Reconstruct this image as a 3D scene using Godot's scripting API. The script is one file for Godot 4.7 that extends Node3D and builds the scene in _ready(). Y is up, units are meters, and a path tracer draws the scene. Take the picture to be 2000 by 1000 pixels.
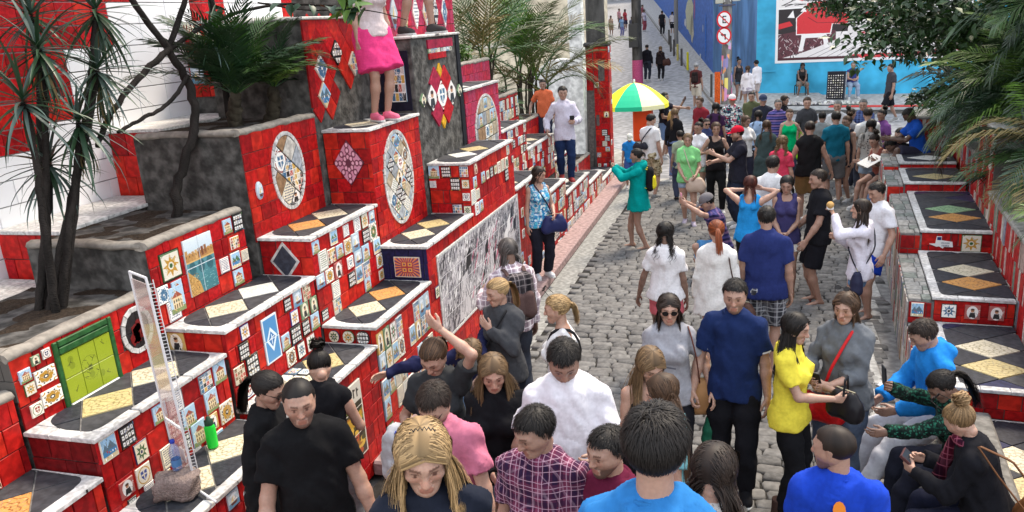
extends Node3D
# A tiled stairway street: terraced benches left and right, a cobbled lane full of people, blue walls across the road.

var rng := RandomNumberGenerator.new()
var taken := {}
var mats := {}
var tex := {}

func _ready() -> void:
	rng.seed = 7
	var cam := Camera3D.new()
	cam.name = "viewpoint"
	cam.fov = 35.65
	cam.near = 0.05
	cam.far = 400.0
	cam.transform = Transform3D(Basis(Vector3(0.95693, -0.06696, -0.28249), Vector3(-0.01787, 0.9576, -0.28753), Vector3(0.28977, 0.2802, 0.91516)).orthonormalized(), Vector3(0, 3.66, 0))
	add_child(cam)
	var we := WorldEnvironment.new()
	we.name = "environment"
	var env := Environment.new()
	env.background_mode = Environment.BG_SKY
	var sky := Sky.new()
	var sm := ProceduralSkyMaterial.new()
	sm.sky_top_color = Color(0.80, 0.83, 0.88)
	sm.sky_horizon_color = Color(0.88, 0.88, 0.88)
	sm.sky_curve = 0.3
	sm.ground_bottom_color = Color(0.45, 0.43, 0.41)
	sm.ground_horizon_color = Color(0.75, 0.75, 0.75)
	sky.sky_material = sm
	env.sky = sky
	env.tonemap_mode = Environment.TONE_MAPPER_LINEAR
	env.tonemap_exposure = 3.0
	env.sdfgi_enabled = true
	env.ssao_enabled = true
	env.ssil_enabled = true
	we.environment = env
	add_child(we)
	var sun := DirectionalLight3D.new()
	sun.name = "sun"
	sun.light_energy = 0.6
	sun.light_color = Color(1.0, 0.94, 0.86)
	sun.light_angular_distance = 16.0
	sun.shadow_enabled = true
	add_child(sun)
	sun.look_at_from_position(Vector3(2.5, 9, -5.5), Vector3.ZERO)
	make_textures()
	setting()
	left_terraces()
	right_terraces()
	across_the_road()
	street_things()
	plants()
	people()

# ---------------------------------------------------------------- nodes, materials, meshes
func numbered(called: String) -> String:
	if not taken.has(called):
		taken[called] = 0
		return called
	taken[called] += 1
	return "%s_%03d" % [called, taken[called]]

func thing(called: String, label: String, category: String, at := Vector3.ZERO, turn := 0.0, group := "") -> Node3D:
	var o := Node3D.new()
	o.name = numbered(called)
	o.position = at
	o.rotation.y = turn
	tag(o, label, category, group)
	add_child(o)
	return o

func tag(o: Node, label: String, category := "", group := "", kind := "") -> void:
	if label:
		o.set_meta("label", label)
	if category:
		o.set_meta("category", category)
	if group:
		o.set_meta("group", group)
	if kind:
		o.set_meta("kind", kind)

func part(parent: Node, called: String, mesh: Mesh, m: Material, t := Transform3D(), label := "") -> MeshInstance3D:
	var o := MeshInstance3D.new()
	o.name = numbered(called) if parent == self else called
	o.mesh = mesh
	o.material_override = m
	o.transform = t
	if label:
		o.set_meta("label", label)
	parent.add_child(o, true)
	return o

func structure(called: String, mesh: Mesh, m: Material, t := Transform3D(), label := "") -> MeshInstance3D:
	var o := part(self, called, mesh, m, t)
	o.set_meta("kind", "structure")
	if label:
		o.set_meta("label", label)
	return o

func stuff(parent: Node, called: String, mesh: Mesh, m: Material, where: Array, label := "", colors := []) -> MultiMeshInstance3D:
	var mm := MultiMesh.new()
	mm.transform_format = MultiMesh.TRANSFORM_3D
	mm.use_colors = not colors.is_empty()
	mm.mesh = mesh
	mm.instance_count = where.size()
	for i in where.size():
		mm.set_instance_transform(i, where[i])
		if colors:
			mm.set_instance_color(i, colors[i])
	var o := MultiMeshInstance3D.new()
	o.name = numbered(called) if parent == self else called
	o.multimesh = mm
	o.material_override = m
	o.set_meta("kind", "stuff")
	if label:
		o.set_meta("label", label)
	parent.add_child(o, true)
	return o

func lin(r: float, g: float, b: float) -> Color:
	return Color(r, g, b).linear_to_srgb()

# a plain material from a linear base colour, with a named mottle and relief laid over it
func M(r: float, g: float, b: float, rough := 0.8, mottle := "", scale := 1.0, relief := 0.0, bump := "") -> StandardMaterial3D:
	var key := "%.3f %.3f %.3f %.2f %s %.2f %.2f %s" % [r, g, b, rough, mottle, scale, relief, bump]
	if mats.has(key):
		return mats[key]
	var m := StandardMaterial3D.new()
	m.albedo_color = lin(r, g, b)
	m.roughness = rough
	m.metallic_specular = 0.3
	if mottle:
		m.albedo_texture = tex[mottle]
		m.uv1_triplanar = true
		m.uv1_world_triplanar = true
		m.uv1_scale = Vector3.ONE * scale
	if relief > 0.0:
		m.uv1_triplanar = true
		m.uv1_world_triplanar = true
		m.uv1_scale = Vector3.ONE * scale
		m.heightmap_enabled = true
		m.heightmap_scale = relief
		m.heightmap_texture = tex[bump if bump else mottle]
	mats[key] = m
	return m

func printed(key: String, rough := 0.35) -> StandardMaterial3D:
	var k := "print " + key + str(rough)
	if not mats.has(k):
		var m := StandardMaterial3D.new()
		m.albedo_texture = tex[key]
		m.roughness = rough
		mats[k] = m
	return mats[k]

func tinted(rough := 0.6) -> StandardMaterial3D:
	var k := "tinted %.2f" % rough
	if not mats.has(k):
		var m := StandardMaterial3D.new()
		m.vertex_color_use_as_albedo = true
		m.roughness = rough
		mats[k] = m
	return mats[k]

class MB:
	var v := PackedVector3Array()
	var n := PackedVector3Array()
	var uv := PackedVector2Array()
	var c := PackedColorArray()
	var idx := PackedInt32Array()
	var col := Color.WHITE

	func vert(p: Vector3, nn: Vector3, t := Vector2.ZERO) -> int:
		v.append(p)
		n.append(nn)
		uv.append(t)
		c.append(col)
		return v.size() - 1

	func tri(a: int, b: int, d: int, out: Vector3) -> void:
		if (v[b] - v[a]).cross(v[d] - v[a]).dot(out) > 0.0:
			idx.append_array([a, d, b])
		else:
			idx.append_array([a, b, d])

	func quad(a: Vector3, b: Vector3, d: Vector3, e: Vector3, out: Vector3, ua := Vector2(0, 1), ub := Vector2(1, 1), ud := Vector2(1, 0), ue := Vector2(0, 0)) -> void:
		var nn := (b - a).cross(d - a)
		if nn.length_squared() < 1e-16:
			nn = (d - a).cross(e - a)
		nn = nn.normalized()
		if nn.dot(out) < 0.0:
			nn = -nn
		var i := vert(a, nn, ua)
		vert(b, nn, ub)
		vert(d, nn, ud)
		vert(e, nn, ue)
		tri(i, i + 1, i + 2, nn)
		tri(i, i + 2, i + 3, nn)

	# a box between two corners, edges cut by «bev»
	func box(lo: Vector3, hi: Vector3, t := Transform3D(), bev := 0.0) -> void:
		for ax in 3:
			var b1 := (ax + 1) % 3
			var b2 := (ax + 2) % 3
			for s in 2:
				var out := Vector3.ZERO
				out[ax] = 1.0 if s else -1.0
				var p := []
				for k in [[0, 0], [1, 0], [1, 1], [0, 1]]:
					var q := Vector3.ZERO
					q[ax] = hi[ax] if s else lo[ax]
					q[b1] = hi[b1] - bev if k[0] else lo[b1] + bev
					q[b2] = hi[b2] - bev if k[1] else lo[b2] + bev
					p.append(t * q)
				quad(p[0], p[1], p[2], p[3], t.basis * out)
		if bev > 0.0:
			for ax in 3:
				var b1 := (ax + 1) % 3
				var b2 := (ax + 2) % 3
				for s1 in 2:
					for s2 in 2:
						var p := []
						for k in [[0, 0], [1, 0], [1, 1], [0, 1]]:
							var q := Vector3.ZERO
							q[ax] = hi[ax] - bev if k[0] else lo[ax] + bev
							q[b1] = (hi[b1] if s1 else lo[b1]) if k[1] else ((hi[b1] - bev) if s1 else (lo[b1] + bev))
							q[b2] = ((hi[b2] - bev) if s2 else (lo[b2] + bev)) if k[1] else (hi[b2] if s2 else lo[b2])
							p.append(t * q)
						var out := Vector3.ZERO
						out[b1] = 1.0 if s1 else -1.0
						out[b2] = 1.0 if s2 else -1.0
						quad(p[0], p[1], p[2], p[3], t.basis * out)

	# a flat polygon (in x, y of «t») with thickness along z, front at z = thick
	func prism(poly: PackedVector2Array, thick: float, t := Transform3D(), cell := Rect2(0, 0, 1, 1), fit := Rect2(), bev := 0.0) -> void:
		var tris := Geometry2D.triangulate_polygon(poly)
		if tris.is_empty():
			return
		var mid := Vector2.ZERO
		for p in poly:
			mid += p / poly.size()
		var r := fit
		if r.size.x <= 0.0:
			r = Rect2(poly[0], Vector2.ZERO)
			for p in poly:
				r = r.expand(p)
		var face := PackedVector2Array()
		for p in poly:
			face.append(p + (mid - p).limit_length(bev) if bev > 0.0 else p)
		var nn := (t.basis * Vector3(0, 0, 1)).normalized()
		var i := v.size()
		for p in face:
			var q := (p - r.position) / r.size
			vert(t * Vector3(p.x, p.y, thick), nn, cell.position + cell.size * Vector2(q.x, 1.0 - q.y))
		for k in range(0, tris.size(), 3):
			tri(i + tris[k], i + tris[k + 1], i + tris[k + 2], nn)
		var edge := cell.position + cell.size * 0.02
		for k in poly.size():
			var a := poly[k]
			var b := poly[(k + 1) % poly.size()]
			var fa := face[k]
			var fb := face[(k + 1) % poly.size()]
			var o2 := Vector2(b.y - a.y, a.x - b.x)
			if o2.dot((a + b) * 0.5 - mid) < 0.0:
				o2 = -o2
			var out := t.basis * Vector3(o2.x, o2.y, o2.length() * 0.3)
			if bev > 0.0:
				quad(t * Vector3(a.x, a.y, 0), t * Vector3(b.x, b.y, 0), t * Vector3(b.x, b.y, thick - bev), t * Vector3(a.x, a.y, thick - bev), out, edge, edge, edge, edge)
				quad(t * Vector3(a.x, a.y, thick - bev), t * Vector3(b.x, b.y, thick - bev), t * Vector3(fb.x, fb.y, thick), t * Vector3(fa.x, fa.y, thick), out, edge, edge, edge, edge)
			else:
				quad(t * Vector3(a.x, a.y, 0), t * Vector3(b.x, b.y, 0), t * Vector3(b.x, b.y, thick), t * Vector3(a.x, a.y, thick), out, edge, edge, edge, edge)

	# a round tube along points; radii one per point
	func tube(pts: Array, radii: Array, sides := 8, cap := true, flat := 1.0) -> void:
		var first := v.size()
		var side := Vector3.ZERO
		for i in pts.size():
			var d: Vector3 = (pts[mini(i + 1, pts.size() - 1)] - pts[maxi(i - 1, 0)])
			d = d.normalized()
			if side == Vector3.ZERO:
				side = d.cross(Vector3.UP if absf(d.y) < 0.9 else Vector3.RIGHT).normalized()
			else:
				side = (side - d * side.dot(d)).normalized()
			var up := side.cross(d)
			for k in sides + 1:
				var a := TAU * k / sides
				var o := side * cos(a) + up * sin(a) * flat
				vert(pts[i] + o * radii[i], (side * cos(a) * flat + up * sin(a)).normalized(), Vector2(float(k) / sides, float(i) / maxf(pts.size() - 1, 1)))
		for i in pts.size() - 1:
			for k in sides:
				var a := first + i * (sides + 1) + k
				var b := a + sides + 1
				var out := n[a] + n[b + 1]
				tri(a, a + 1, b + 1, out)
				tri(a, b + 1, b, out)
		if cap:
			for e in 2:
				var i: int = 0 if e == 0 else pts.size() - 1
				var d: Vector3 = (pts[0] - pts[1]) if e == 0 else (pts[i] - pts[i - 1])
				if radii[i] < 0.0008 or d.length_squared() < 1e-12:
					continue
				d = d.normalized()
				var m := vert(pts[i], d)
				var s := v.size()
				for k in sides:
					vert(v[first + i * (sides + 1) + k], d)
				for k in sides:
					tri(m, s + k, s + (k + 1) % sides, d)

	# profile of (radius, height) turned round y
	func lathe(prof: Array, sides := 16, t := Transform3D()) -> void:
		var first := v.size()
		for i in prof.size():
			var a: Vector2 = prof[maxi(i - 1, 0)]
			var b: Vector2 = prof[mini(i + 1, prof.size() - 1)]
			var tang := (b - a).normalized()
			for k in sides + 1:
				var w := TAU * k / sides
				var p := Vector3(cos(w) * prof[i].x, prof[i].y, sin(w) * prof[i].x)
				var nn := Vector3(cos(w) * tang.y, -tang.x, sin(w) * tang.y)
				vert(t * p, (t.basis * nn).normalized(), Vector2(float(k) / sides, float(i) / (prof.size() - 1)))
		for i in prof.size() - 1:
			for k in sides:
				var a := first + i * (sides + 1) + k
				var b := a + sides + 1
				tri(a, a + 1, b + 1, n[a] + n[b + 1])
				tri(a, b + 1, b, n[a] + n[b + 1])

	func ball(at: Vector3, r: Vector3, rings := 8, sides := 12) -> void:
		var first := v.size()
		for i in rings + 1:
			var w := PI * i / rings
			for k in sides + 1:
				var a := TAU * k / sides
				var d := Vector3(sin(w) * cos(a), cos(w), sin(w) * sin(a))
				vert(at + d * r, (d / r).normalized(), Vector2(float(k) / sides, float(i) / rings))
		for i in rings:
			for k in sides:
				var a := first + i * (sides + 1) + k
				var b := a + sides + 1
				var out := n[a] + n[b + 1]
				tri(a, a + 1, b + 1, out)
				tri(a, b + 1, b, out)

	func mesh() -> ArrayMesh:
		var m := ArrayMesh.new()
		if idx.is_empty():
			return m
		var a := []
		a.resize(Mesh.ARRAY_MAX)
		a[Mesh.ARRAY_VERTEX] = v
		a[Mesh.ARRAY_NORMAL] = n
		a[Mesh.ARRAY_TEX_UV] = uv
		a[Mesh.ARRAY_COLOR] = c
		a[Mesh.ARRAY_INDEX] = idx
		m.add_surface_from_arrays(Mesh.PRIMITIVE_TRIANGLES, a)
		return m

func box_mesh(lo: Vector3, hi: Vector3, bev := 0.0) -> ArrayMesh:
	var b := MB.new()
	b.box(lo, hi, Transform3D(), bev)
	return b.mesh()

func poly_mesh(poly: PackedVector2Array, thick: float, cell := Rect2(0, 0, 1, 1), fit := Rect2(), bev := 0.0) -> ArrayMesh:
	var b := MB.new()
	b.prism(poly, thick, Transform3D(), cell, fit, bev)
	return b.mesh()

func frame(at: Vector3, x: Vector3, y: Vector3) -> Transform3D:
	return Transform3D(Basis(x, y, x.cross(y)), at)

func jit(a: float) -> float:
	return rng.randf_range(-a, a)

func rect(x0: float, y0: float, x1: float, y1: float) -> PackedVector2Array:
	return PackedVector2Array([Vector2(x0, y0), Vector2(x1, y0), Vector2(x1, y1), Vector2(x0, y1)])

func oval(cx: float, cy: float, rx: float, ry: float, sides := 28) -> PackedVector2Array:
	var p := PackedVector2Array()
	for k in sides:
		p.append(Vector2(cx + cos(TAU * k / sides) * rx, cy + sin(TAU * k / sides) * ry))
	return p

# ---------------------------------------------------------------- computed pictures
func noise_tex(seed_: int, freq: float, lo: float, hi: float, oct := 4, size := 256, stretch := 1.0) -> ImageTexture:
	var f := FastNoiseLite.new()
	f.seed = seed_
	f.noise_type = FastNoiseLite.TYPE_SIMPLEX_SMOOTH
	f.frequency = freq
	f.fractal_octaves = oct
	var src := f.get_seamless_image(size, int(size / stretch), false, false, 0.15)
	if stretch != 1.0:
		src.resize(size, size, Image.INTERPOLATE_BILINEAR)
	src.convert(Image.FORMAT_L8)
	var d := src.get_data()
	var sum := 0.0
	for i in range(0, d.size(), 7):
		sum += d[i]
	var mean := sum / (d.size() / 7.0)
	for i in d.size():
		d[i] = int(clampf(lerpf(lo, hi, clampf(0.5 + (d[i] - mean) / 130.0, 0, 1)), 0, 1) * 255.0)
	return ImageTexture.create_from_image(Image.create_from_data(size, size, false, Image.FORMAT_L8, d))

func disc(im: Image, cx: float, cy: float, r: float, c: Color, ry := -1.0) -> void:
	if ry < 0.0:
		ry = r
	for y in range(maxi(0, int(cy - ry)), mini(im.get_height(), int(cy + ry) + 1)):
		var w := r * sqrt(maxf(0.0, 1.0 - pow((y - cy) / ry, 2.0)))
		if w > 0.3:
			im.fill_rect(Rect2i(int(cx - w), y, maxi(1, int(2 * w)), 1), c)

func line(im: Image, a: Vector2, b: Vector2, w: int, c: Color) -> void:
	var n := int(a.distance_to(b) / maxf(1.0, w * 0.5)) + 1
	for i in n + 1:
		var p := a.lerp(b, float(i) / n)
		im.fill_rect(Rect2i(int(p.x - w * 0.5), int(p.y - w * 0.5), w, w), c)

func fillpoly(im: Image, poly: PackedVector2Array, c: Color) -> void:
	var y0 := 1e9
	var y1 := -1e9
	for p in poly:
		y0 = minf(y0, p.y)
		y1 = maxf(y1, p.y)
	for y in range(int(y0), int(y1) + 1):
		var xs := []
		for k in poly.size():
			var a := poly[k]
			var b := poly[(k + 1) % poly.size()]
			if (a.y <= y + 0.5) != (b.y <= y + 0.5):
				xs.append(a.x + (y + 0.5 - a.y) / (b.y - a.y) * (b.x - a.x))
		xs.sort()
		for k in range(0, xs.size() - 1, 2):
			im.fill_rect(Rect2i(int(xs[k]), y, int(xs[k + 1] - xs[k]) + 1, 1), c)

func speckle(im: Image, r: Rect2i, n: int, amount: float) -> void:
	for i in n:
		var x := rng.randi_range(r.position.x, r.end.x - 3)
		var y := rng.randi_range(r.position.y, r.end.y - 3)
		var c := im.get_pixel(x, y)
		im.fill_rect(Rect2i(x, y, rng.randi_range(1, 3), rng.randi_range(1, 3)), c.lightened(rng.randf() * amount) if rng.randf() < 0.5 else c.darkened(rng.randf() * amount))

func pick(a: Array) -> Variant:
	return a[rng.randi() % a.size()]

# one souvenir tile, painted in a 128-pixel cell
func souvenir(im: Image, ox: int, oy: int, kind: int) -> void:
	var S := 128
	var R := Rect2i(ox, oy, S, S)
	var o := Vector2(ox, oy)
	var paper: Color = pick([Color("efe9d8"), Color("f4f2ea"), Color("e5dcc2"), Color("ddd6c6"), Color("e9e4de")])
	im.fill_rect(R, paper)
	var inks := [Color("27408b"), Color("1c2a52"), Color("8c2a22"), Color("3a5e34"), Color("2b2b2b"), Color("b98a2e"), Color("6e4a2c"), Color("406a8a")]
	var ink: Color = pick(inks)
	var ink2: Color = pick(inks)
	match kind % 10:
		0: # seaside view
			im.fill_rect(Rect2i(ox + 8, oy + 8, 112, 112), Color("9cc4e0"))
			im.fill_rect(Rect2i(ox + 8, oy + 70, 112, 50), Color("3f7fae"))
			fillpoly(im, PackedVector2Array([o + Vector2(8, 74), o + Vector2(34, 36), o + Vector2(52, 60), o + Vector2(80, 28), o + Vector2(119, 74)]), pick([Color("4d6b4a"), Color("7b7a63"), Color("59707e")]))
			im.fill_rect(Rect2i(ox + 8, oy + 100, 112, 20), Color("d8c79a"))
			for i in 9:
				im.fill_rect(Rect2i(ox + rng.randi_range(12, 108), oy + rng.randi_range(62, 104), 8, rng.randi_range(4, 14)), pick([Color.WHITE, Color("d9b08c"), Color("b04030")]))
		1: # crest in a ring
			disc(im, ox + 64, oy + 64, 54, ink)
			disc(im, ox + 64, oy + 64, 47, paper)
			fillpoly(im, PackedVector2Array([o + Vector2(38, 36), o + Vector2(90, 36), o + Vector2(88, 72), o + Vector2(64, 100), o + Vector2(40, 72)]), ink2)
			im.fill_rect(Rect2i(ox + 60, oy + 38, 8, 56), paper)
			im.fill_rect(Rect2i(ox + 42, oy + 56, 44, 8), paper)
		2: # lines of small writing
			im.fill_rect(Rect2i(ox + 5, oy + 5, 118, 118), ink)
			im.fill_rect(Rect2i(ox + 9, oy + 9, 110, 110), paper)
			for r in 7:
				var x := 18 + rng.randi_range(0, 12)
				while x < 104:
					var w := rng.randi_range(4, 15)
					im.fill_rect(Rect2i(ox + x, oy + 20 + r * 13, mini(w, 110 - x), 6), ink.lightened(0.1))
					x += w + 4
		3: # flower ornament
			for k in 8:
				var a := TAU * k / 8
				disc(im, ox + 64 + cos(a) * 30, oy + 64 + sin(a) * 30, 15, ink)
				disc(im, ox + 64 + cos(a + 0.39) * 48, oy + 64 + sin(a + 0.39) * 48, 6, ink2)
			disc(im, ox + 64, oy + 64, 16, ink2)
			disc(im, ox + 64, oy + 64, 8, paper)
			for q in [Vector2(8, 8), Vector2(120, 8), Vector2(8, 120), Vector2(120, 120)]:
				disc(im, ox + q.x, oy + q.y, 20, ink)
				disc(im, ox + q.x, oy + q.y, 12, paper)
		4: # figure in an oval
			im.fill_rect(R, ink2.lightened(0.25))
			disc(im, ox + 64, oy + 64, 46, paper, 58)
			disc(im, ox + 64, oy + 48, 15, Color("b98863"))
			fillpoly(im, PackedVector2Array([o + Vector2(36, 112), o + Vector2(46, 66), o + Vector2(82, 66), o + Vector2(92, 112)]), ink)
			disc(im, ox + 64, oy + 38, 16, Color("40261a"), 9)
		5: # building front
			im.fill_rect(R, Color("a9c7dd"))
			im.fill_rect(Rect2i(ox, oy + 100, S, 28), Color("7d8a58"))
			fillpoly(im, PackedVector2Array([o + Vector2(20, 52), o + Vector2(64, 22), o + Vector2(108, 52)]), Color("9a4a32"))
			im.fill_rect(Rect2i(ox + 24, oy + 52, 80, 54), Color("dcc59a"))
			for i in 4:
				im.fill_rect(Rect2i(ox + 31 + i * 19, oy + 62, 9, 14), Color("4a4038"))
				im.fill_rect(Rect2i(ox + 31 + i * 19, oy + 84, 9, 20), Color("5d4633"))
		6: # bold letters in black and white
			im.fill_rect(R, Color("1b1b1d"))
			for r in 3:
				for k in 4:
					var x := ox + 12 + k * 27
					var y := oy + 16 + r * 36
					im.fill_rect(Rect2i(x, y, 20, 24), Color("e9e9e4"))
					im.fill_rect(Rect2i(x + rng.randi_range(4, 10), y + rng.randi_range(4, 14), 6, 7), Color("1b1b1d"))
		7: # star medallion
			im.fill_rect(R, ink)
			im.fill_rect(Rect2i(ox + 7, oy + 7, 114, 114), paper)
			var star := PackedVector2Array()
			for k in 16:
				star.append(o + Vector2(64, 64) + Vector2.from_angle(TAU * k / 16) * (54 if k % 2 == 0 else 26))
			fillpoly(im, star, ink2)
			disc(im, ox + 64, oy + 64, 18, paper)
			disc(im, ox + 64, oy + 64, 11, ink)
		8: # boat on blue
			im.fill_rect(R, Color("b9cbd6"))
			im.fill_rect(Rect2i(ox, oy + 84, S, 44), Color("5f8cae"))
			disc(im, ox + 64, oy + 30, 40, Color("dbe6ee"), 12)
			fillpoly(im, PackedVector2Array([o + Vector2(24, 86), o + Vector2(104, 86), o + Vector2(90, 104), o + Vector2(38, 104)]), Color("5b2f22"))
			fillpoly(im, PackedVector2Array([o + Vector2(62, 30), o + Vector2(100, 80), o + Vector2(62, 80)]), paper)
			fillpoly(im, PackedVector2Array([o + Vector2(58, 38), o + Vector2(58, 80), o + Vector2(30, 80)]), Color("d9c07a"))
		9: # plaid of small squares and scribbles
			for i in 4:
				for k in 4:
					im.fill_rect(Rect2i(ox + 6 + i * 30, oy + 6 + k * 30, 26, 26), pick([ink, ink2, paper.darkened(0.15), Color("c9a04a"), Color("b8574a")]))
			for i in 10:
				line(im, o + Vector2(rng.randi_range(8, 118), rng.randi_range(8, 118)), o + Vector2(rng.randi_range(8, 118), rng.randi_range(8, 118)), 2, paper)
	for i in 16:
		var a := o + Vector2(rng.randi_range(10, 116), rng.randi_range(10, 116))
		line(im, a, (a + Vector2(jit(22), jit(22))).clamp(o + Vector2(4, 4), o + Vector2(122, 122)), rng.randi_range(1, 4), pick([ink, ink2, paper, paper.darkened(0.3)]).lerp(paper, 0.35))
	speckle(im, R, 420, 0.3)

func make_textures() -> void:
	tex.mottle = noise_tex(1, 0.012, 0.72, 1.0, 5)
	tex.grain = noise_tex(2, 0.09, 0.7, 1.0, 3)
	tex.dirt = noise_tex(3, 0.05, 0.8, 1.0, 6)
	tex.stain = noise_tex(6, 0.03, 0.62, 1.0, 6)
	tex.streak = noise_tex(4, 0.02, 0.68, 1.0, 4, 256, 4.0)
	tex.glaze = noise_tex(5, 0.03, 0.8, 1.0, 4)
	var at := Image.create(1024, 1024, false, Image.FORMAT_RGB8)
	for i in 64:
		souvenir(at, (i % 8) * 128, (i / 8) * 128, i * 7 + i / 8)
	tex.souvenirs = ImageTexture.create_from_image(at)
	# cloth weave and knit
	var w := Image.create(64, 64, false, Image.FORMAT_L8)
	for y in 64:
		for x in 64:
			var a := 0.5 + 0.25 * sin(x * TAU / 4.0) * cos(y * TAU / 8.0) + 0.2 * sin(y * TAU / 4.0) + rng.randf() * 0.1
			w.set_pixel(x, y, Color(a, a, a))
	tex.weave = ImageTexture.create_from_image(w)
	tex.plaid = plaid(Color("4e2138"), Color("2a1a35"), Color("b08f9f"), Color("74344e"), 96)
	tex.plaid_grey = plaid(Color("6c6a70"), Color("2c2d33"), Color("aeb0b4"), Color("4a4b52"), 96)
	tex.plaid_pale = plaid(Color("cbbfc3"), Color("8a7880"), Color("eee6e6"), Color("a3909a"), 96)
	tex.leopard = spots(Color("e6e2da"), [Color("1d1b1d")], 46, 5)
	tex.camo = spots(Color("a8987a"), [Color("6e5f45"), Color("c9bda0"), Color("574d3b")], 60, 14)
	tex.lace = spots(Color("12211d"), [Color("2c6a55"), Color("0a0d0d")], 140, 5)
	tex.hawaii = spots(Color("20324a"), [Color("d7e4e6"), Color("3aa39a"), Color("c43a58"), Color("e9e4d6"), Color("1a1d2c")], 90, 10)
	tex.bluefloral = spots(Color("2f86b8"), [Color("dcecf0"), Color("1e4a86"), Color("58b7c4"), Color("f2efe4")], 90, 9)
	tex.stripes = bands([Color("34386e"), Color("5f5a9a"), Color("2b2d55"), Color("8a6a94")])
	tex.denim = noise_tex(9, 0.05, 0.93, 1.0, 5, 128)
	tex.skin = noise_tex(10, 0.06, 0.93, 1.0, 4, 128)

func plaid(base: Color, dark: Color, pale: Color, mid: Color, size: int) -> ImageTexture:
	var im := Image.create(size, size, false, Image.FORMAT_RGB8)
	im.fill(base)
	for b in [[0, 22, mid], [30, 14, dark], [60, 18, dark]]:
		im.fill_rect(Rect2i(b[0], 0, b[1], size), b[2])
	for y in size:
		for b in [[0, 22, mid], [30, 14, dark], [60, 18, dark]]:
			if y >= b[0] and y < b[0] + b[1]:
				for x in size:
					im.set_pixel(x, y, im.get_pixel(x, y).lerp(b[2], 0.5))
	for k in [10, 25, 48, 84]:
		im.fill_rect(Rect2i(k, 0, 3, size), pale)
		im.fill_rect(Rect2i(0, k, size, 3), pale)
	return ImageTexture.create_from_image(im)

func spots(base: Color, cols: Array, n: int, r: float) -> ImageTexture:
	var im := Image.create(128, 128, false, Image.FORMAT_RGB8)
	im.fill(base)
	for i in n:
		var x := rng.randf() * 128
		var y := rng.randf() * 128
		var c: Color = pick(cols)
		var a := r * rng.randf_range(0.5, 1.2)
		var b := r * rng.randf_range(0.4, 1.0)
		for dx in [-128, 0, 128]:
			for dy in [-128, 0, 128]:
				disc(im, x + dx, y + dy, a, c, b)
	return ImageTexture.create_from_image(im)

func bands(cols: Array) -> ImageTexture:
	var im := Image.create(16, 128, false, Image.FORMAT_RGB8)
	for y in 128:
		im.fill_rect(Rect2i(0, y, 16, 1), cols[(y / 8) % cols.size()])
	return ImageTexture.create_from_image(im)

# ---------------------------------------------------------------- tiled terraces
var tile_meshes := {}

func reds() -> Array:
	return [M(0.56, 0.016, 0.012, 0.45, "glaze", 1.7), M(0.46, 0.010, 0.010, 0.45, "glaze", 2.3), M(0.60, 0.026, 0.014, 0.45, "glaze", 1.3), M(0.33, 0.008, 0.010, 0.45, "glaze", 1.9), M(0.51, 0.010, 0.014, 0.45, "glaze", 2.9)]

func pinks() -> Array:
	return [M(0.52, 0.03, 0.08, 0.45, "glaze", 1.7), M(0.46, 0.04, 0.10, 0.45, "glaze", 2.3), M(0.5, 0.02, 0.05, 0.45, "glaze", 1.4)]

func plain_tile(w: float, h: float) -> ArrayMesh:
	var k := "t %.2f %.2f" % [w, h]
	if not tile_meshes.has(k):
		tile_meshes[k] = poly_mesh(rect(-w / 2, -h / 2, w / 2, h / 2), 0.012, Rect2(0, 0, 1, 1), Rect2(), 0.003)
	return tile_meshes[k]

func cell_rect(i: int) -> Rect2:
	return Rect2((i % 8) / 8.0 + 0.002, (i / 8) / 8.0 + 0.002, 0.121, 0.121)

func picture_tile(i: int, w: float, h: float) -> ArrayMesh:
	var k := "p %d %.2f %.2f" % [i, w, h]
	if not tile_meshes.has(k):
		tile_meshes[k] = poly_mesh(rect(-w / 2, -h / 2, w / 2, h / 2), 0.017, cell_rect(i), Rect2(), 0.003)
	return tile_meshes[k]

func clip_all(poly: PackedVector2Array, holes: Array) -> Array:
	var left := [poly]
	for hole in holes:
		var next := []
		for p in left:
			for q in Geometry2D.clip_polygons(p, hole):
				if not Geometry2D.is_polygon_clockwise(q) or left.size() == 0:
					next.append(q)
		left = next
	return left

func poly_area(p: PackedVector2Array) -> float:
	var a := 0.0
	for k in p.size():
		a += p[k].cross(p[(k + 1) % p.size()])
	return absf(a) * 0.5

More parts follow.
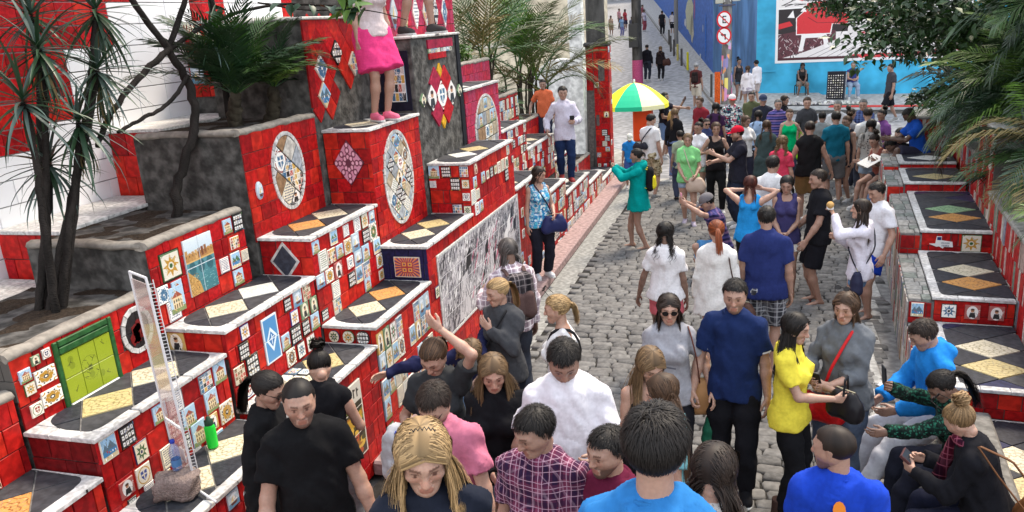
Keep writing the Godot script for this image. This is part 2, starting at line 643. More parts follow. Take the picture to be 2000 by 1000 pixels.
# covers a face with glazed tiles; «f» has its origin at the top left corner, x along, y up, z out
func tile_face(o: Node, f: Transform3D, w: float, h: float, pics: float, holes := [], colours := [], size := 0.15, style := "") -> void:
	var pal: Array = colours if colours else reds()
	var y := 0.0
	var row := 0
	while y < h - 0.03:
		var rh := size * rng.randf_range(0.9, 1.12)
		var band := false
		if style == "gallery":
			band = row % 3 == 0
			rh = 0.05 if band else size * 1.15
		rh = minf(rh, h - y)
		var x := 0.0
		var first := true
		while x < w - 0.02:
			var rw := size * rng.randf_range(0.92, 1.12)
			if style == "gallery":
				rw = size * (1.3 if band else 0.78)
			elif first and row % 2 == 1:
				rw *= 0.55
			elif rng.randf() < 0.12:
				rw *= 0.5
			first = false
			rw = minf(rw, w - x)
			if w - x - rw < 0.03:
				rw = w - x
			var cx := x + rw / 2
			var cy := -y - rh / 2
			var r := Rect2(x + 0.003, -y - rh + 0.003, rw - 0.006, rh - 0.006)
			var poly := rect(r.position.x, r.position.y, r.end.x, r.end.y)
			var hit := false
			for hole in holes:
				if not Geometry2D.intersect_polygons(poly, hole).is_empty():
					hit = true
			if hit:
				for q in clip_all(poly, holes):
					if q.size() >= 3 and poly_area(q) > 0.0006:
						part(o, "tile", poly_mesh(q, 0.012, Rect2(0, 0, 1, 1), Rect2(), 0.002), pick(pal), f)
			else:
				var t := f * Transform3D(Basis(Vector3.BACK, jit(0.02)) * Basis(Vector3.RIGHT, jit(0.012)), Vector3(cx, cy, jit(0.0015)))
				var small := rw < 0.06 or rh < 0.06
				if style == "gallery" and not band and not small:
					if rng.randf() < 0.82:
						part(o, "picture_tile", picture_tile(rng.randi() % 64, snappedf(rw - 0.012, 0.01), snappedf(rh - 0.01, 0.01)), printed("souvenirs"), t)
					else:
						part(o, "tile", plain_tile(snappedf(rw - 0.006, 0.01), snappedf(rh - 0.006, 0.01)), pick(pal), t)
				elif rng.randf() < pics and not small and rw > 0.09 and rh > 0.09:
					part(o, "tile", plain_tile(snappedf(rw - 0.004, 0.01), snappedf(rh - 0.004, 0.01)), pick(pal), t)
					var k := minf(rw, rh) * rng.randf_range(0.72, 0.95)
					part(o, "picture_tile", picture_tile(rng.randi() % 64, snappedf(k, 0.01), snappedf(k * rng.randf_range(0.95, 1.25), 0.01)), printed("souvenirs"), t * Transform3D(Basis(), Vector3(0, 0, 0.004)))
				else:
					part(o, "tile", plain_tile(snappedf(rw - 0.006, 0.01), snappedf(rh - 0.006, 0.01)), pick(pal), t)
			x += rw
		y += rh
		row += 1

func bezier(a: Vector2, b: Vector2, c: Vector2, n := 7) -> PackedVector2Array:
	var p := PackedVector2Array()
	for i in n + 1:
		var t := float(i) / n
		p.append(a.lerp(b, t).lerp(b.lerp(c, t), t))
	return p

func whites() -> Array:
	return [M(0.70, 0.69, 0.66, 0.5, "glaze", 2.2), M(0.63, 0.62, 0.60, 0.5, "glaze", 3.0), M(0.74, 0.73, 0.71, 0.5, "glaze", 1.8), M(0.55, 0.54, 0.53, 0.5, "glaze", 2.6)]

# the dark slate seat with its white rim and diamond inlays; x across from the back (-d) to the lane (0), y along
func slate_top(o: Node, f: Transform3D, d: float, l: float, inlays: Array, mirror := false, at := 0.34) -> void:
	var rim := 0.058
	var out := PackedVector2Array()
	if mirror:
		out.append(Vector2(-d - 0.01, rim))
	else:
		out.append(Vector2(-d - 0.01, l * 0.2))
		out.append_array(bezier(Vector2(-d + 0.01, l * 0.17), Vector2(-d + 0.04, rim + 0.02), Vector2(-d + 0.24, rim)))
	out.append_array(bezier(Vector2(-0.13, rim), Vector2(-rim, rim), Vector2(-rim, 0.14)))
	out.append_array(bezier(Vector2(-rim, l - 0.14), Vector2(-rim, l - 0.02), Vector2(-0.15, l - 0.015)))
	out.append(Vector2(-d - 0.01, l - 0.008))
	if mirror:
		for i in out.size():
			out[i].x = -out[i].x
		out.reverse()
	var sgn := -1.0 if not mirror else 1.0
	var whole := rect(-d, -0.02, 0.02, l) if not mirror else rect(-0.02, -0.02, d, l)
	# rim, in broken pieces of white tile
	var rims := Geometry2D.clip_polygons(whole, out)
	for p in rims:
		if poly_area(p) < 0.002:
			continue
		var y := -0.1
		while y < l:
			var y1 := y + rng.randf_range(0.16, 0.3)
			var sl := jit(0.03)
			for q in Geometry2D.intersect_polygons(p, PackedVector2Array([Vector2(-d - 0.1, y + 0.002), Vector2(d + 0.1, y + sl + 0.002), Vector2(d + 0.1, y1 + sl - 0.002), Vector2(-d - 0.1, y1 - 0.002)])):
				if poly_area(q) > 0.0008:
					var xs := [-9.0, sgn * d * 0.62, sgn * d * 0.3, 9.0]
					if absf(q[0].y) > 0.3 and y > 0.1:
						xs = [-9.0, 9.0]
					xs.sort()
					for k in xs.size() - 1:
						for q2 in Geometry2D.intersect_polygons(q, rect(xs[k] + 0.0015, -2, xs[k + 1] - 0.0015, 9)):
							if poly_area(q2) > 0.0006:
								part(o, "rim_tile", poly_mesh(q2, 0.026, Rect2(0, 0, 1, 1), Rect2(), 0.005), pick(whites()), f * Transform3D(Basis(), Vector3(0, 0, -0.013 + jit(0.0015))))
			y = y1
	# slates
	var a := 0.20 * d / 0.5
	var b := 0.215
	var c0 := Vector2(sgn * (d * 0.5 + 0.035), l * at)
	var slate := [M(0.042, 0.044, 0.052, 0.6, "dirt", 1.2, 0.3, "grain"), M(0.06, 0.06, 0.066, 0.6, "dirt", 0.9, 0.3, "grain"), M(0.034, 0.036, 0.046, 0.55, "dirt", 1.5, 0.3, "grain")]
	var blue := [M(0.032, 0.036, 0.085, 0.4, "dirt", 1.2), M(0.04, 0.04, 0.045, 0.5, "dirt", 1.0), M(0.05, 0.045, 0.07, 0.5, "dirt", 1.0)]
	for j in range(-8, 14):
		for i in range(-4, 5):
			var c := c0 + Vector2(i * 2 * a + (a if posmod(j, 2) == 1 else 0.0), j * b)
			var dia := PackedVector2Array([c + Vector2(-a + 0.008, 0), c + Vector2(0, -b + 0.008), c + Vector2(a - 0.008, 0), c + Vector2(0, b - 0.008)])
			var kind := -1
			if i == 0 and (j == 0 or j == 2) and inlays.size() > j / 2:
				kind = j / 2
			for q in Geometry2D.intersect_polygons(dia, out):
				if poly_area(q) < 0.0012:
					continue
				if kind >= 0:
					var box := Rect2(c.x - a, c.y - b, 2 * a, 2 * b)
					for s in [[Vector2(-a, -b), 1], [Vector2(a, b), 1]]:
						var half := PackedVector2Array([c + Vector2(-a, 0) * 1.2 + Vector2(0, 0.0015 * signf(s[0].y)), c + Vector2(a, 0) * 1.2 + Vector2(0, 0.0015 * signf(s[0].y)), c + Vector2(a * 1.2, s[0].y * 1.2), c + Vector2(-a * 1.2, s[0].y * 1.2)])
						for q2 in Geometry2D.intersect_polygons(q, half):
							part(o, "inlay_tile", poly_mesh(q2, 0.013, Rect2(0, 0, 1, 1), box, 0.002), printed("inlay_" + inlays[kind], 0.45), f)
				else:
					part(o, "slate", poly_mesh(q, 0.009 + rng.randf() * 0.003, Rect2(0, 0, 1, 1), Rect2(), 0.002), pick(blue if mirror and rng.randf() < 0.3 else slate), f)

func inlay_textures() -> void:
	for k in [["cream", Color("c9c0a8"), Color("8f8567")], ["orange", Color("c58f4f"), Color("8a5a2c")], ["white", Color("cfcfc8"), Color("b0b0a8")], ["green", Color("8fae84"), Color("3f6a48")], ["straw", Color("b8a877"), Color("86764a")]]:
		var im := Image.create(128, 128, false, Image.FORMAT_RGB8)
		im.fill(k[1])
		for r in [56, 44, 30, 17]:
			for i in 90:
				var an := TAU * i / 90
				var rr: float = r + 3 * sin(an * 8)
				disc(im, 64 + cos(an) * rr, 64 + sin(an) * rr, 1.6, k[2])
		for i in 16:
			var an := TAU * i / 16
			line(im, Vector2(64, 64) + Vector2.from_angle(an) * 18, Vector2(64, 64) + Vector2.from_angle(an) * 42, 2, k[2].lightened(0.2))
		speckle(im, Rect2i(0, 0, 128, 128), 900, 0.18)
		tex["inlay_" + k[0]] = ImageTexture.create_from_image(im)

# one terrace block: lane face at x = 0 looking to +x, near end z = 0, far end z = -l, top at y
func block(label: String, cat: String, x: float, z: float, l: float, d: float, y: float, side_h: float, front_h: float, top: String, opt := {}) -> Node3D:
	var o := thing(opt.get("called", "tiled_bench"), label, cat, Vector3(x, 0, z), 0.0, opt.get("group", "tiled benches of the left terraces"))
	var conc := M(0.125, 0.12, 0.112, 0.95, "stain", 0.8, 1.2, "grain")
	part(o, "core", box_mesh(Vector3(-d, 0, -l), Vector3(-0.012, y - 0.03, -0.012), 0.01), conc)
	var side := frame(Vector3(-0.012, y - 0.03, -0.002), Vector3.FORWARD, Vector3.UP)
	var front := frame(Vector3(-d, y - 0.03, -0.012), Vector3.RIGHT, Vector3.UP)
	if side_h > 0.0:
		tile_face(o, side, l - 0.004, minf(side_h, y - 0.03), opt.get("pics", 0.2), opt.get("side_holes", []), opt.get("side_pal", []), opt.get("size", 0.15), opt.get("style", ""))
	if front_h > 0.0:
		tile_face(o, front, d, minf(front_h, y - 0.03), opt.get("front_pics", 0.05), opt.get("front_holes", []), opt.get("front_pal", []), opt.get("front_size", 0.15))
	var tf := frame(Vector3(0, y - 0.012, 0), Vector3.RIGHT, Vector3.FORWARD)
	if top == "slate":
		part(o, "bedding", box_mesh(Vector3(-d, y - 0.03, -l), Vector3(0, y - 0.011, 0)), M(0.22, 0.21, 0.2, 0.9, "dirt", 1.0))
		slate_top(o, tf, d, l, opt.get("inlays", ["cream", "cream"]))
	elif top == "white":
		var b := M(0.78, 0.77, 0.74, 0.55, "dirt", 0.6)
		var n := 0
		var zz := 0.0
		while zz < l - 0.05:
			var z1 := minf(zz + rng.randf_range(0.24, 0.34), l)
			for k in 2:
				part(o, "slab_tile", box_mesh(Vector3(-d + k * d / 2 + 0.003, y - 0.03, -z1 + 0.003), Vector3(-d + (k + 1) * d / 2 - 0.003 + (0.03 if k else 0.0), y + jit(0.002), -zz - 0.003 + (0.02 if n == 0 else 0.0)), 0.004), pick(whites()))
			zz = z1
			n += 1
	elif top == "soil":
		var lip := M(0.32, 0.29, 0.25, 0.95, "dirt", 0.8, 1.0, "grain")
		var rb := MB.new()
		var pts := []
		var rad := []
		for i in 13:
			pts.append(Vector3(-0.05 + jit(0.006), y - 0.02 + jit(0.006), -l * i / 12.0))
			rad.append(0.062 + jit(0.006))
		rb.tube(pts, rad, 8, true, 0.55)
		pts = []
		rad = []
		for i in 9:
			pts.append(Vector3(-0.05 - (d - 0.1) * i / 8.0, y - 0.02 + jit(0.006), -0.05 + 0.02 * sin(i)))
			rad.append(0.06 + jit(0.006))
		rb.tube(pts, rad, 8, true, 0.55)
		part(o, "lip", rb.mesh(), lip)
		var sb := MB.new()
		var nx := 12
		var nz := 14
		var fn := FastNoiseLite.new()
		fn.seed = int(z * 100)
		fn.frequency = 3.0
		for j in nz + 1:
			for i in nx + 1:
				var p := Vector3(lerpf(-d, -0.02, float(i) / nx), 0, lerpf(-0.02, -l, float(j) / nz))
				p.y = y - 0.03 + fn.get_noise_2d(p.x, p.z) * 0.03
				sb.vert(p, Vector3.UP)
		for j in nz:
			for i in nx:
				var q := j * (nx + 1) + i
				sb.tri(q, q + 1, q + nx + 2, Vector3.UP)
				sb.tri(q, q + nx + 2, q + nx + 1, Vector3.UP)
		part(o, "soil", sb.mesh(), M(0.045, 0.032, 0.022, 1.0, "dirt", 1.5, 2.5, "grain"))
	elif top == "plain":
		part(o, "cap", box_mesh(Vector3(-d, y - 0.03, -l), Vector3(0.02, y, 0.02), 0.008), M(0.62, 0.6, 0.57, 0.6, "dirt", 0.8))
	return o

# pieces of broken or cut tile that fill an oval: a collage of pictures with dark joints, ringed with white chips
func medallion(o: Node, f: Transform3D, cx: float, cy: float, rx: float, ry: float, slant: float, size: float, inner := "souvenirs") -> void:
	part(o, "medallion_ground", poly_mesh(oval(cx, cy, rx, ry), 0.014), M(0.06, 0.055, 0.05, 0.6), f)
	var n := int(TAU * (rx + ry) / 2 / 0.07)
	for k in n:
		var a0 := TAU * (k + 0.04) / n
		var a1 := TAU * (k + 0.96) / n
		var p := PackedVector2Array()
		for q in [[a0, 1.0], [a1, 1.0], [a1, 1.0 - 0.035 / rx], [a0, 1.0 - 0.035 / rx]]:
			p.append(Vector2(cx + cos(q[0]) * rx * q[1], cy + sin(q[0]) * ry * (q[1] if q[1] == 1.0 else 1.0 - 0.035 / ry)))
		part(o, "rim_tile", poly_mesh(p, 0.022, Rect2(0, 0, 1, 1), Rect2(), 0.002), pick(whites()), f)
	var inside := oval(cx, cy, rx - 0.04, ry - 0.04)
	if inner == "dark":
		var dark := [M(0.02, 0.018, 0.02, 0.45, "glaze", 2.0), M(0.03, 0.026, 0.028, 0.45, "glaze", 2.0)]
		for i in 2:
			for j in 2:
				for q in Geometry2D.intersect_polygons(inside, rect(cx - rx + i * rx + 0.002, cy - ry + j * ry + 0.002, cx - rx + (i + 1) * rx - 0.002, cy - ry + (j + 1) * ry - 0.002)):
					part(o, "disc_tile", poly_mesh(q, 0.02), pick(dark), f)
		var red := M(0.16, 0.012, 0.012, 0.4)
		for i in 7:
			var c := Vector2(cx + jit(rx * 0.45), cy + jit(ry * 0.45))
			var p := PackedVector2Array()
			for k in 7:
				p.append(c + Vector2.from_angle(TAU * k / 7) * rng.randf_range(0.02, 0.055))
			part(o, "emblem_chip", poly_mesh(p, 0.0225), red, f)
		return
	var ca := Vector2(cos(slant), sin(slant))
	var cb := Vector2(-sin(slant), cos(slant))
	var m := int((rx + ry) / size) + 2
	for i in range(-m, m):
		var off := 0.0 if posmod(i, 2) == 0 else size * 0.4
		for j in range(-m, m):
			var c := Vector2(cx, cy) + cb * (i * size * 0.95) + ca * (j * size * 0.8 + off)
			var q4 := PackedVector2Array()
			for s in [[-0.37, -0.44], [0.37, -0.44], [0.37, 0.44], [-0.37, 0.44]]:
				q4.append(c + ca * (s[0] * size) + cb * (s[1] * size))
			for q in Geometry2D.intersect_polygons(inside, q4):
				if poly_area(q) > 0.0008 and rng.randf() < 0.5:
					part(o, "plain_chip", poly_mesh(q, 0.021, Rect2(0, 0, 1, 1), Rect2(), 0.002), pick(chips()), f)
				elif poly_area(q) > 0.0008:
					part(o, "picture_tile", poly_mesh(q, 0.021, cell_rect(rng.randi() % 64), Rect2(), 0.002), printed("souvenirs"), f)

# diamond-shaped pieces set on a face: each entry is [x, y, half width, half height, material or souvenir index]
func diamonds(o: Node, f: Transform3D, list: Array, thick := 0.024) -> void:
	for q in list:
		var p := PackedVector2Array([Vector2(q[0] - q[2], q[1]), Vector2(q[0], q[1] - q[3]), Vector2(q[0] + q[2], q[1]), Vector2(q[0], q[1] + q[3])])
		if q[4] is int:
			part(o, "diamond_tile", poly_mesh(p, thick, cell_rect(q[4]), Rect2(), 0.003), printed("souvenirs"), f)
		else:
			part(o, "diamond_tile", poly_mesh(p, thick - 0.004, Rect2(0, 0, 1, 1), Rect2(), 0.003), q[4], f)

# a picture made of several tiles
func panel(o: Node, f: Transform3D, x0: float, y0: float, x1: float, y1: float, nx: int, ny: int, key: String, thick := 0.02, called := "panel_tile", gap := 0.002) -> void:
	var all := Rect2(x0, y0, x1 - x0, y1 - y0)
	for i in nx:
		for j in ny:
			var p := rect(lerpf(x0, x1, float(i) / nx) + gap, lerpf(y0, y1, float(j) / ny) + gap, lerpf(x0, x1, float(i + 1) / nx) - gap, lerpf(y0, y1, float(j + 1) / ny) - gap)
			part(o, called, poly_mesh(p, thick, Rect2(0, 0, 1, 1), all, 0.002), printed(key), f)

func panel_textures() -> void:
	# the lime green football table panel
	var im := Image.create(256, 192, false, Image.FORMAT_RGB8)
	im.fill(Color("93a324"))
	for i in 5:
		var a := rng.randf() * TAU
		disc(im, 40 + rng.randi() % 180, 30 + rng.randi() % 130, 14, Color("7d8d1c"))
	for i in 40:
		var a := TAU * i / 40
		disc(im, 128 + cos(a) * 46, 96 + sin(a) * 46, 1.6, Color("39420f"))
	for i in 14:
		var p := Vector2(90 + rng.randi() % 76, 60 + rng.randi() % 74)
		line(im, p, p + Vector2(jit(20), jit(20)), 2, Color("39420f"))
	disc(im, 128, 96, 10, Color("4a5416"))
	for q in [Vector2(40, 40), Vector2(210, 30), Vector2(44, 150), Vector2(206, 150)]:
		for i in 4:
			line(im, q, q + Vector2(jit(16), jit(16)), 2, Color("4a5416"))
	speckle(im, Rect2i(0, 0, 256, 192), 1500, 0.12)
	tex.lime = ImageTexture.create_from_image(im)
	# bridge over a river
	im = Image.create(256, 320, false, Image.FORMAT_RGB8)
	for y in 320:
		im.fill_rect(Rect2i(0, y, 256, 1), Color("d9e4ea").lerp(Color("b9cdd8"), y / 110.0) if y < 110 else Color("5b8f98").lerp(Color("2f6a72"), (y - 110) / 210.0))
	im.fill_rect(Rect2i(0, 84, 256, 44), Color("a97d4b"))
	for i in 9:
		im.fill_rect(Rect2i(4 + i * 28, 60 + (i * 37) % 20, 22, 50), pick([Color("b58a52"), Color("8d5f3b"), Color("c7a26b"), Color("7a4a32")]))
		im.fill_rect(Rect2i(10 + i * 28, 90, 6, 12), Color("4a3323"))
	for i in 3:
		disc(im, 50 + i * 78, 168, 30, Color("315f68"), 40)
	im.fill_rect(Rect2i(0, 124, 256, 8), Color("d0a868"))
	fillpoly(im, PackedVector2Array([Vector2(0, 170), Vector2(90, 250), Vector2(110, 320), Vector2(0, 320)]), Color("b68b4c"))
	for i in 120:
		disc(im, rng.randi() % 90, 200 + rng.randi() % 118, 3, pick([Color("8f6a35"), Color("d7b672"), Color("5d4a28")]))
	for i in 60:
		im.fill_rect(Rect2i(100 + rng.randi() % 150, 190 + rng.randi() % 120, 14, 2), pick([Color("8fc0bf"), Color("47818a")]))
	speckle(im, Rect2i(0, 0, 256, 320), 2000, 0.2)
	tex.bridge = ImageTexture.create_from_image(im)
	# burst with a cross
	im = Image.create(128, 96, false, Image.FORMAT_RGB8)
	im.fill(Color("6a2f63"))
	for k in 24:
		var a := TAU * k / 24
		fillpoly(im, PackedVector2Array([Vector2(64, 48), Vector2(64, 48) + Vector2.from_angle(a) * 90, Vector2(64, 48) + Vector2.from_angle(a + 0.13) * 90]), Color("d9804a"))
	im.fill_rect(Rect2i(36, 22, 56, 52), Color("a03040"))
	for i in 4:
		im.fill_rect(Rect2i(40 + (i % 2) * 28, 26 + (i / 2) * 26, 20, 18), Color("d99a4a"))
		im.fill_rect(Rect2i(46 + (i % 2) * 28, 31 + (i / 2) * 26, 8, 8), Color("6a2f63"))
	im.fill_rect(Rect2i(0, 0, 128, 5), Color("cdbfae"))
	im.fill_rect(Rect2i(0, 91, 128, 5), Color("cdbfae"))
	im.fill_rect(Rect2i(0, 0, 5, 96), Color("cdbfae"))
	im.fill_rect(Rect2i(123, 0, 5, 96), Color("cdbfae"))
	tex.burst = ImageTexture.create_from_image(im)
	# fruit still life with a line of letters
	im = Image.create(192, 256, false, Image.FORMAT_RGB8)
	im.fill(Color("3a3424"))
	for i in 60:
		disc(im, rng.randi() % 192, 70 + rng.randi() % 180, 8 + rng.randi() % 16, pick([Color("c79a2e"), Color("e0b545"), Color("a86a24"), Color("6e7a2c"), Color("4a4a20"), Color("b5532a")]), 12)
	im.fill_rect(Rect2i(0, 0, 192, 66), Color("d5cfc0"))
	for i in 11:
		var x := 8 + i * 16
		im.fill_rect(Rect2i(x, 18 + (i % 3) * 3, 5, 30), Color("2b2620"))
		im.fill_rect(Rect2i(x + 5, 18 + (i * 7 % 20), 6, 6), Color("2b2620"))
	for i in 6:
		im.fill_rect(Rect2i(112 + (i % 3) * 22, 150 + (i / 3) * 28, 5, 22), Color("20180f"))
		im.fill_rect(Rect2i(112 + (i % 3) * 22, 150 + (i / 3) * 28, 15, 5), Color("20180f"))
	for e in [Rect2i(0, 0, 192, 6), Rect2i(0, 250, 192, 6), Rect2i(0, 0, 6, 256), Rect2i(186, 0, 6, 256)]:
		im.fill_rect(e, Color("d8d2c4"))
	tex.fruit = ImageTexture.create_from_image(im)
	# black and white street scene
	im = Image.create(768, 256, false, Image.FORMAT_RGB8)
	im.fill(Color("aaa6a8"))
	for i in 2600:
		var p := Vector2(rng.randi() % 768, rng.randi() % 256)
		var dark := 0.55 + 0.3 * sin(p.x * 0.021 + p.y * 0.03)
		var d := Vector2(-0.5, 1).rotated(jit(0.45)) * rng.randf_range(5, 22)
		line(im, p, p + d, 2 + rng.randi() % 3, pick([Color("16151a"), Color("26242c"), Color("4a4852")]) if rng.randf() < dark else pick([Color("f4f2f0"), Color("d5d0d2"), Color("a59fa8")]))
	for i in 16:
		var p := Vector2(rng.randi() % 740, 20 + rng.randi() % 190)
		var w := rng.randf_range(14, 46)
		fillpoly(im, PackedVector2Array([p, p + Vector2(w, -w * 0.5), p + Vector2(w * 0.7, w * 0.9), p + Vector2(-w * 0.4, w * 1.2)]), pick([Color("1a191e"), Color("1a191e"), Color("e6e3e2")]))
	for i in 3:
		var x := 120 + i * 250
		fillpoly(im, PackedVector2Array([Vector2(x, 250), Vector2(x + 40, 120), Vector2(x + 90, 110), Vector2(x + 100, 250)]), Color("c9c5c6"))
		for k in 30:
			var p := Vector2(x + 20 + rng.randi() % 75, 120 + rng.randi() % 130)
			line(im, p, p + Vector2(jit(12), 22), 2, Color("37343c"))
	for i in 26:
		var p := Vector2(200 + rng.randi() % 520, 60 + rng.randi() % 180)
		line(im, p, p + Vector2(26, -30), 4, Color("c0486c"))
	speckle(im, Rect2i(0, 0, 768, 256), 3000, 0.3)
	tex.scene = ImageTexture.create_from_image(im)
	# blue house number style panel
	im = Image.create(96, 192, false, Image.FORMAT_RGB8)
	im.fill(Color("4f8cc0"))
	for e in [Rect2i(0, 0, 96, 8), Rect2i(0, 184, 96, 8), Rect2i(0, 0, 8, 192), Rect2i(88, 0, 8, 192)]:
		im.fill_rect(e, Color("d9e2e8"))
	fillpoly(im, PackedVector2Array([Vector2(16, 96), Vector2(46, 46), Vector2(82, 90), Vector2(50, 150)]), Color("dbe8f0"))
	fillpoly(im, PackedVector2Array([Vector2(28, 96), Vector2(46, 64), Vector2(70, 92), Vector2(48, 130)]), Color("3a74ac"))
	line(im, Vector2(38, 96), Vector2(62, 88), 4, Color("e8eef2"))
	line(im, Vector2(48, 78), Vector2(48, 116), 4, Color("e8eef2"))
	tex.bluepanel = ImageTexture.create_from_image(im)
	# ornate pink tile
	im = Image.create(128, 128, false, Image.FORMAT_RGB8)
	im.fill(Color("c98aa0"))
	for k in 8:
		var a := TAU * k / 8
		for r in [18, 36, 52]:
			disc(im, 64 + cos(a) * r, 64 + sin(a) * r, 10, Color("6c3348"))
			disc(im, 64 + cos(a) * r, 64 + sin(a) * r, 6, Color("dba6b6"))
	disc(im, 64, 64, 11, Color("5c2a3c"))
	for e in [Rect2i(0, 0, 128, 6), Rect2i(0, 122, 128, 6), Rect2i(0, 0, 6, 128), Rect2i(122, 0, 6, 128)]:
		im.fill_rect(e, Color("5c2a3c"))
	tex.pinktile = ImageTexture.create_from_image(im)

func left_terraces() -> void:
	inlay_textures()
	panel_textures()
	# ---- row nearest the lane
	var row1 := -3.1
	var o := block("low tiled bench at the lower left carrying the wire rack and the stone", "bench", row1, -3.2, 1.22, 0.5, 1.02, 1.0, 0.75, "slate", {"pics": 0.45, "inlays": ["cream", "cream"]})
	o = block("tiled bench behind the woman with the hair bun, fruit picture on its lane side", "bench", row1, -4.46, 1.27, 0.5, 1.08, 1.05, 0.2, "slate", {"pics": 0.06, "inlays": ["cream", "straw"], "side_holes": [rect(0.22, -0.78, 0.92, -0.1)]})
	var side := frame(Vector3(-0.012, 1.05, -0.002), Vector3.FORWARD, Vector3.UP)
	panel(o, side, 0.23, -0.77, 0.91, -0.11, 2, 3, "fruit")
	for k in 4:
		part(o, "picture_tile", picture_tile(6 + k * 11, 0.09, 0.1), printed("souvenirs"), Transform3D(Basis(Vector3.RIGHT, -PI / 2), Vector3(-0.43 + (k % 2) * 0.11, 1.077, -0.52 - (k / 2) * 0.13)))
	o = block("tiled bench touched by the outstretched hand, three round tiles on its near end", "bench", row1, -5.75, 1.25, 0.5, 1.24, 1.2, 0.16, "slate", {"pics": 0.62, "inlays": ["cream", "orange"], "style": "gallery", "size": 0.17})
	for k in 3:
		part(o, "round_tile", poly_mesh(oval(-0.40 + k * 0.14, 1.135, 0.05 + k * 0.006, 0.055 + k * 0.004, 18), 0.02, cell_rect(1 + k * 7), Rect2(), 0.002), printed("souvenirs"), Transform3D(Basis(), Vector3(0, 0, -0.006)))
	o = block("tiled bench with a navy near end and burst picture", "bench", row1, -7.0, 1.38, 0.5, 1.6, 1.5, 0.36, "slate", {"pics": 0.03, "inlays": ["cream", "straw"], "front_pal": [M(0.012, 0.014, 0.06, 0.45, "glaze", 2.0), M(0.018, 0.016, 0.075, 0.45, "glaze", 1.6)], "front_pics": 0.0, "front_holes": [rect(0.13, -0.3, 0.42, -0.08)], "side_holes": [rect(0.24, -1.1, 2.0, -0.14)]})
	panel(o, frame(Vector3(-0.5, 1.57, -0.012), Vector3.RIGHT, Vector3.UP), 0.132, -0.298, 0.418, -0.082, 1, 1, "burst")
	o = block("tall tiled bench beside the black and white mural, picture tiles on its near end", "bench", row1, -8.4, 1.74, 0.5, 2.18, 2.1, 0.6, "slate", {"pics": 0.45, "inlays": ["white", "straw"], "front_pics": 0.4, "side_holes": [rect(-0.1, -1.68, 1.9, -0.72)]})
	o = block("stepped tiled bench just beyond the tall one, one pale diamond on top", "bench", row1, -10.16, 1.33, 0.5, 1.5, 1.4, 0.0, "slate", {"pics": 0.4, "inlays": ["cream"], "at": 0.4})
	o = block("low gallery-tiled bench beside the leaning woman in the blue top", "bench", row1, -11.5, 1.6, 0.5, 1.06, 1.0, 0.0, "slate", {"style": "gallery", "size": 0.16, "inlays": ["white"]})
	o = block("low gallery-tiled bench on which the man in the white shirt stands", "bench", row1, -13.12, 1.98, 0.5, 0.78, 0.74, 0.0, "slate", {"style": "gallery", "size": 0.17, "inlays": ["white", "white"]})
	o = block("low gallery-tiled bench between the man in the white shirt and the red pillar", "bench", row1, -15.12, 1.4, 0.5, 0.55, 0.5, 0.0, "slate", {"style": "gallery", "size": 0.17, "inlays": ["white"]})
	o = block("lowest and farthest gallery-tiled bench, under the red tiled pillar", "bench", row1, -16.54, 1.9, 0.62, 0.33, 0.3, 0.0, "slate", {"style": "gallery", "size": 0.17, "inlays": ["white", "white"]})
	# ---- second row
	var row2 := -3.6
	o = block("dark bench corner cut by the lower left edge of the photograph, orange inlay", "bench", row2, -1.9, 1.28, 0.5, 1.3, 0.35, 0.3, "slate", {"pics": 0.45, "inlays": ["orange", "orange"], "at": 0.5})
	o = block("tiled bench with two pale inlays below the lime green panel", "bench", row2, -3.2, 1.22, 0.5, 1.54, 0.55, 0.35, "slate", {"pics": 0.75, "inlays": ["straw", "cream"], "front_pics": 0.3, "front_pal": [M(0.16, 0.008, 0.01, 0.4, "glaze", 1.7), M(0.2, 0.01, 0.012, 0.4, "glaze", 2.0)]})
	o = block("tiled bench with the tall blue picture on its lane side, white inlay on top", "bench", row2, -4.46, 1.25, 0.5, 1.7, 0.62, 0.2, "slate", {"pics": 0.8, "inlays": ["cream", "white"], "front_pics": 0.3, "side_holes": [rect(0.42, -0.44, 0.63, -0.06)]})
	panel(o, frame(Vector3(-0.012, 1.67, -0.002), Vector3.FORWARD, Vector3.UP), 0.422, -0.438, 0.628, -0.062, 1, 2, "bluepanel")
	o = block("tiled bench with a white-edged slate diamond on its near end, rows of picture tiles", "bench", row2, -5.73, 1.28, 0.5, 2.03, 0.8, 0.36, "slate", {"pics": 0.8, "inlays": ["orange", "cream"], "front_pics": 0.0})
	var fr := frame(Vector3(-0.5, 2.0, -0.012), Vector3.RIGHT, Vector3.UP)
	diamonds(o, fr, [[0.23, -0.18, 0.145, 0.175, M(0.6, 0.57, 0.55, 0.5, "dirt", 1.0)]], 0.022)
	diamonds(o, fr, [[0.23, -0.18, 0.115, 0.14, M(0.05, 0.055, 0.075, 0.4, "glaze", 2.0)]], 0.027)
	o = block("tall tiled bench under the pink skirt, big oval collage on its lane side", "bench", row2, -7.03, 1.24, 0.5, 2.77, 1.2, 0.75, "slate", {"pics": 0.0, "inlays": ["cream", "white"], "front_pics": 0.0, "size": 0.13, "side_holes": [oval(0.58, -0.56, 0.36, 0.5)], "front_holes": [PackedVector2Array([Vector2(0.08, -0.3), Vector2(0.25, -0.53), Vector2(0.42, -0.3), Vector2(0.25, -0.07)])]})
	medallion(o, frame(Vector3(-0.012, 2.74, -0.002), Vector3.FORWARD, Vector3.UP), 0.58, -0.56, 0.36, 0.5, -0.75, 0.15)
	fr = frame(Vector3(-0.5, 2.74, -0.012), Vector3.RIGHT, Vector3.UP)
	var pd := PackedVector2Array([Vector2(0.085, -0.3), Vector2(0.25, -0.525), Vector2(0.415, -0.3), Vector2(0.25, -0.075)])
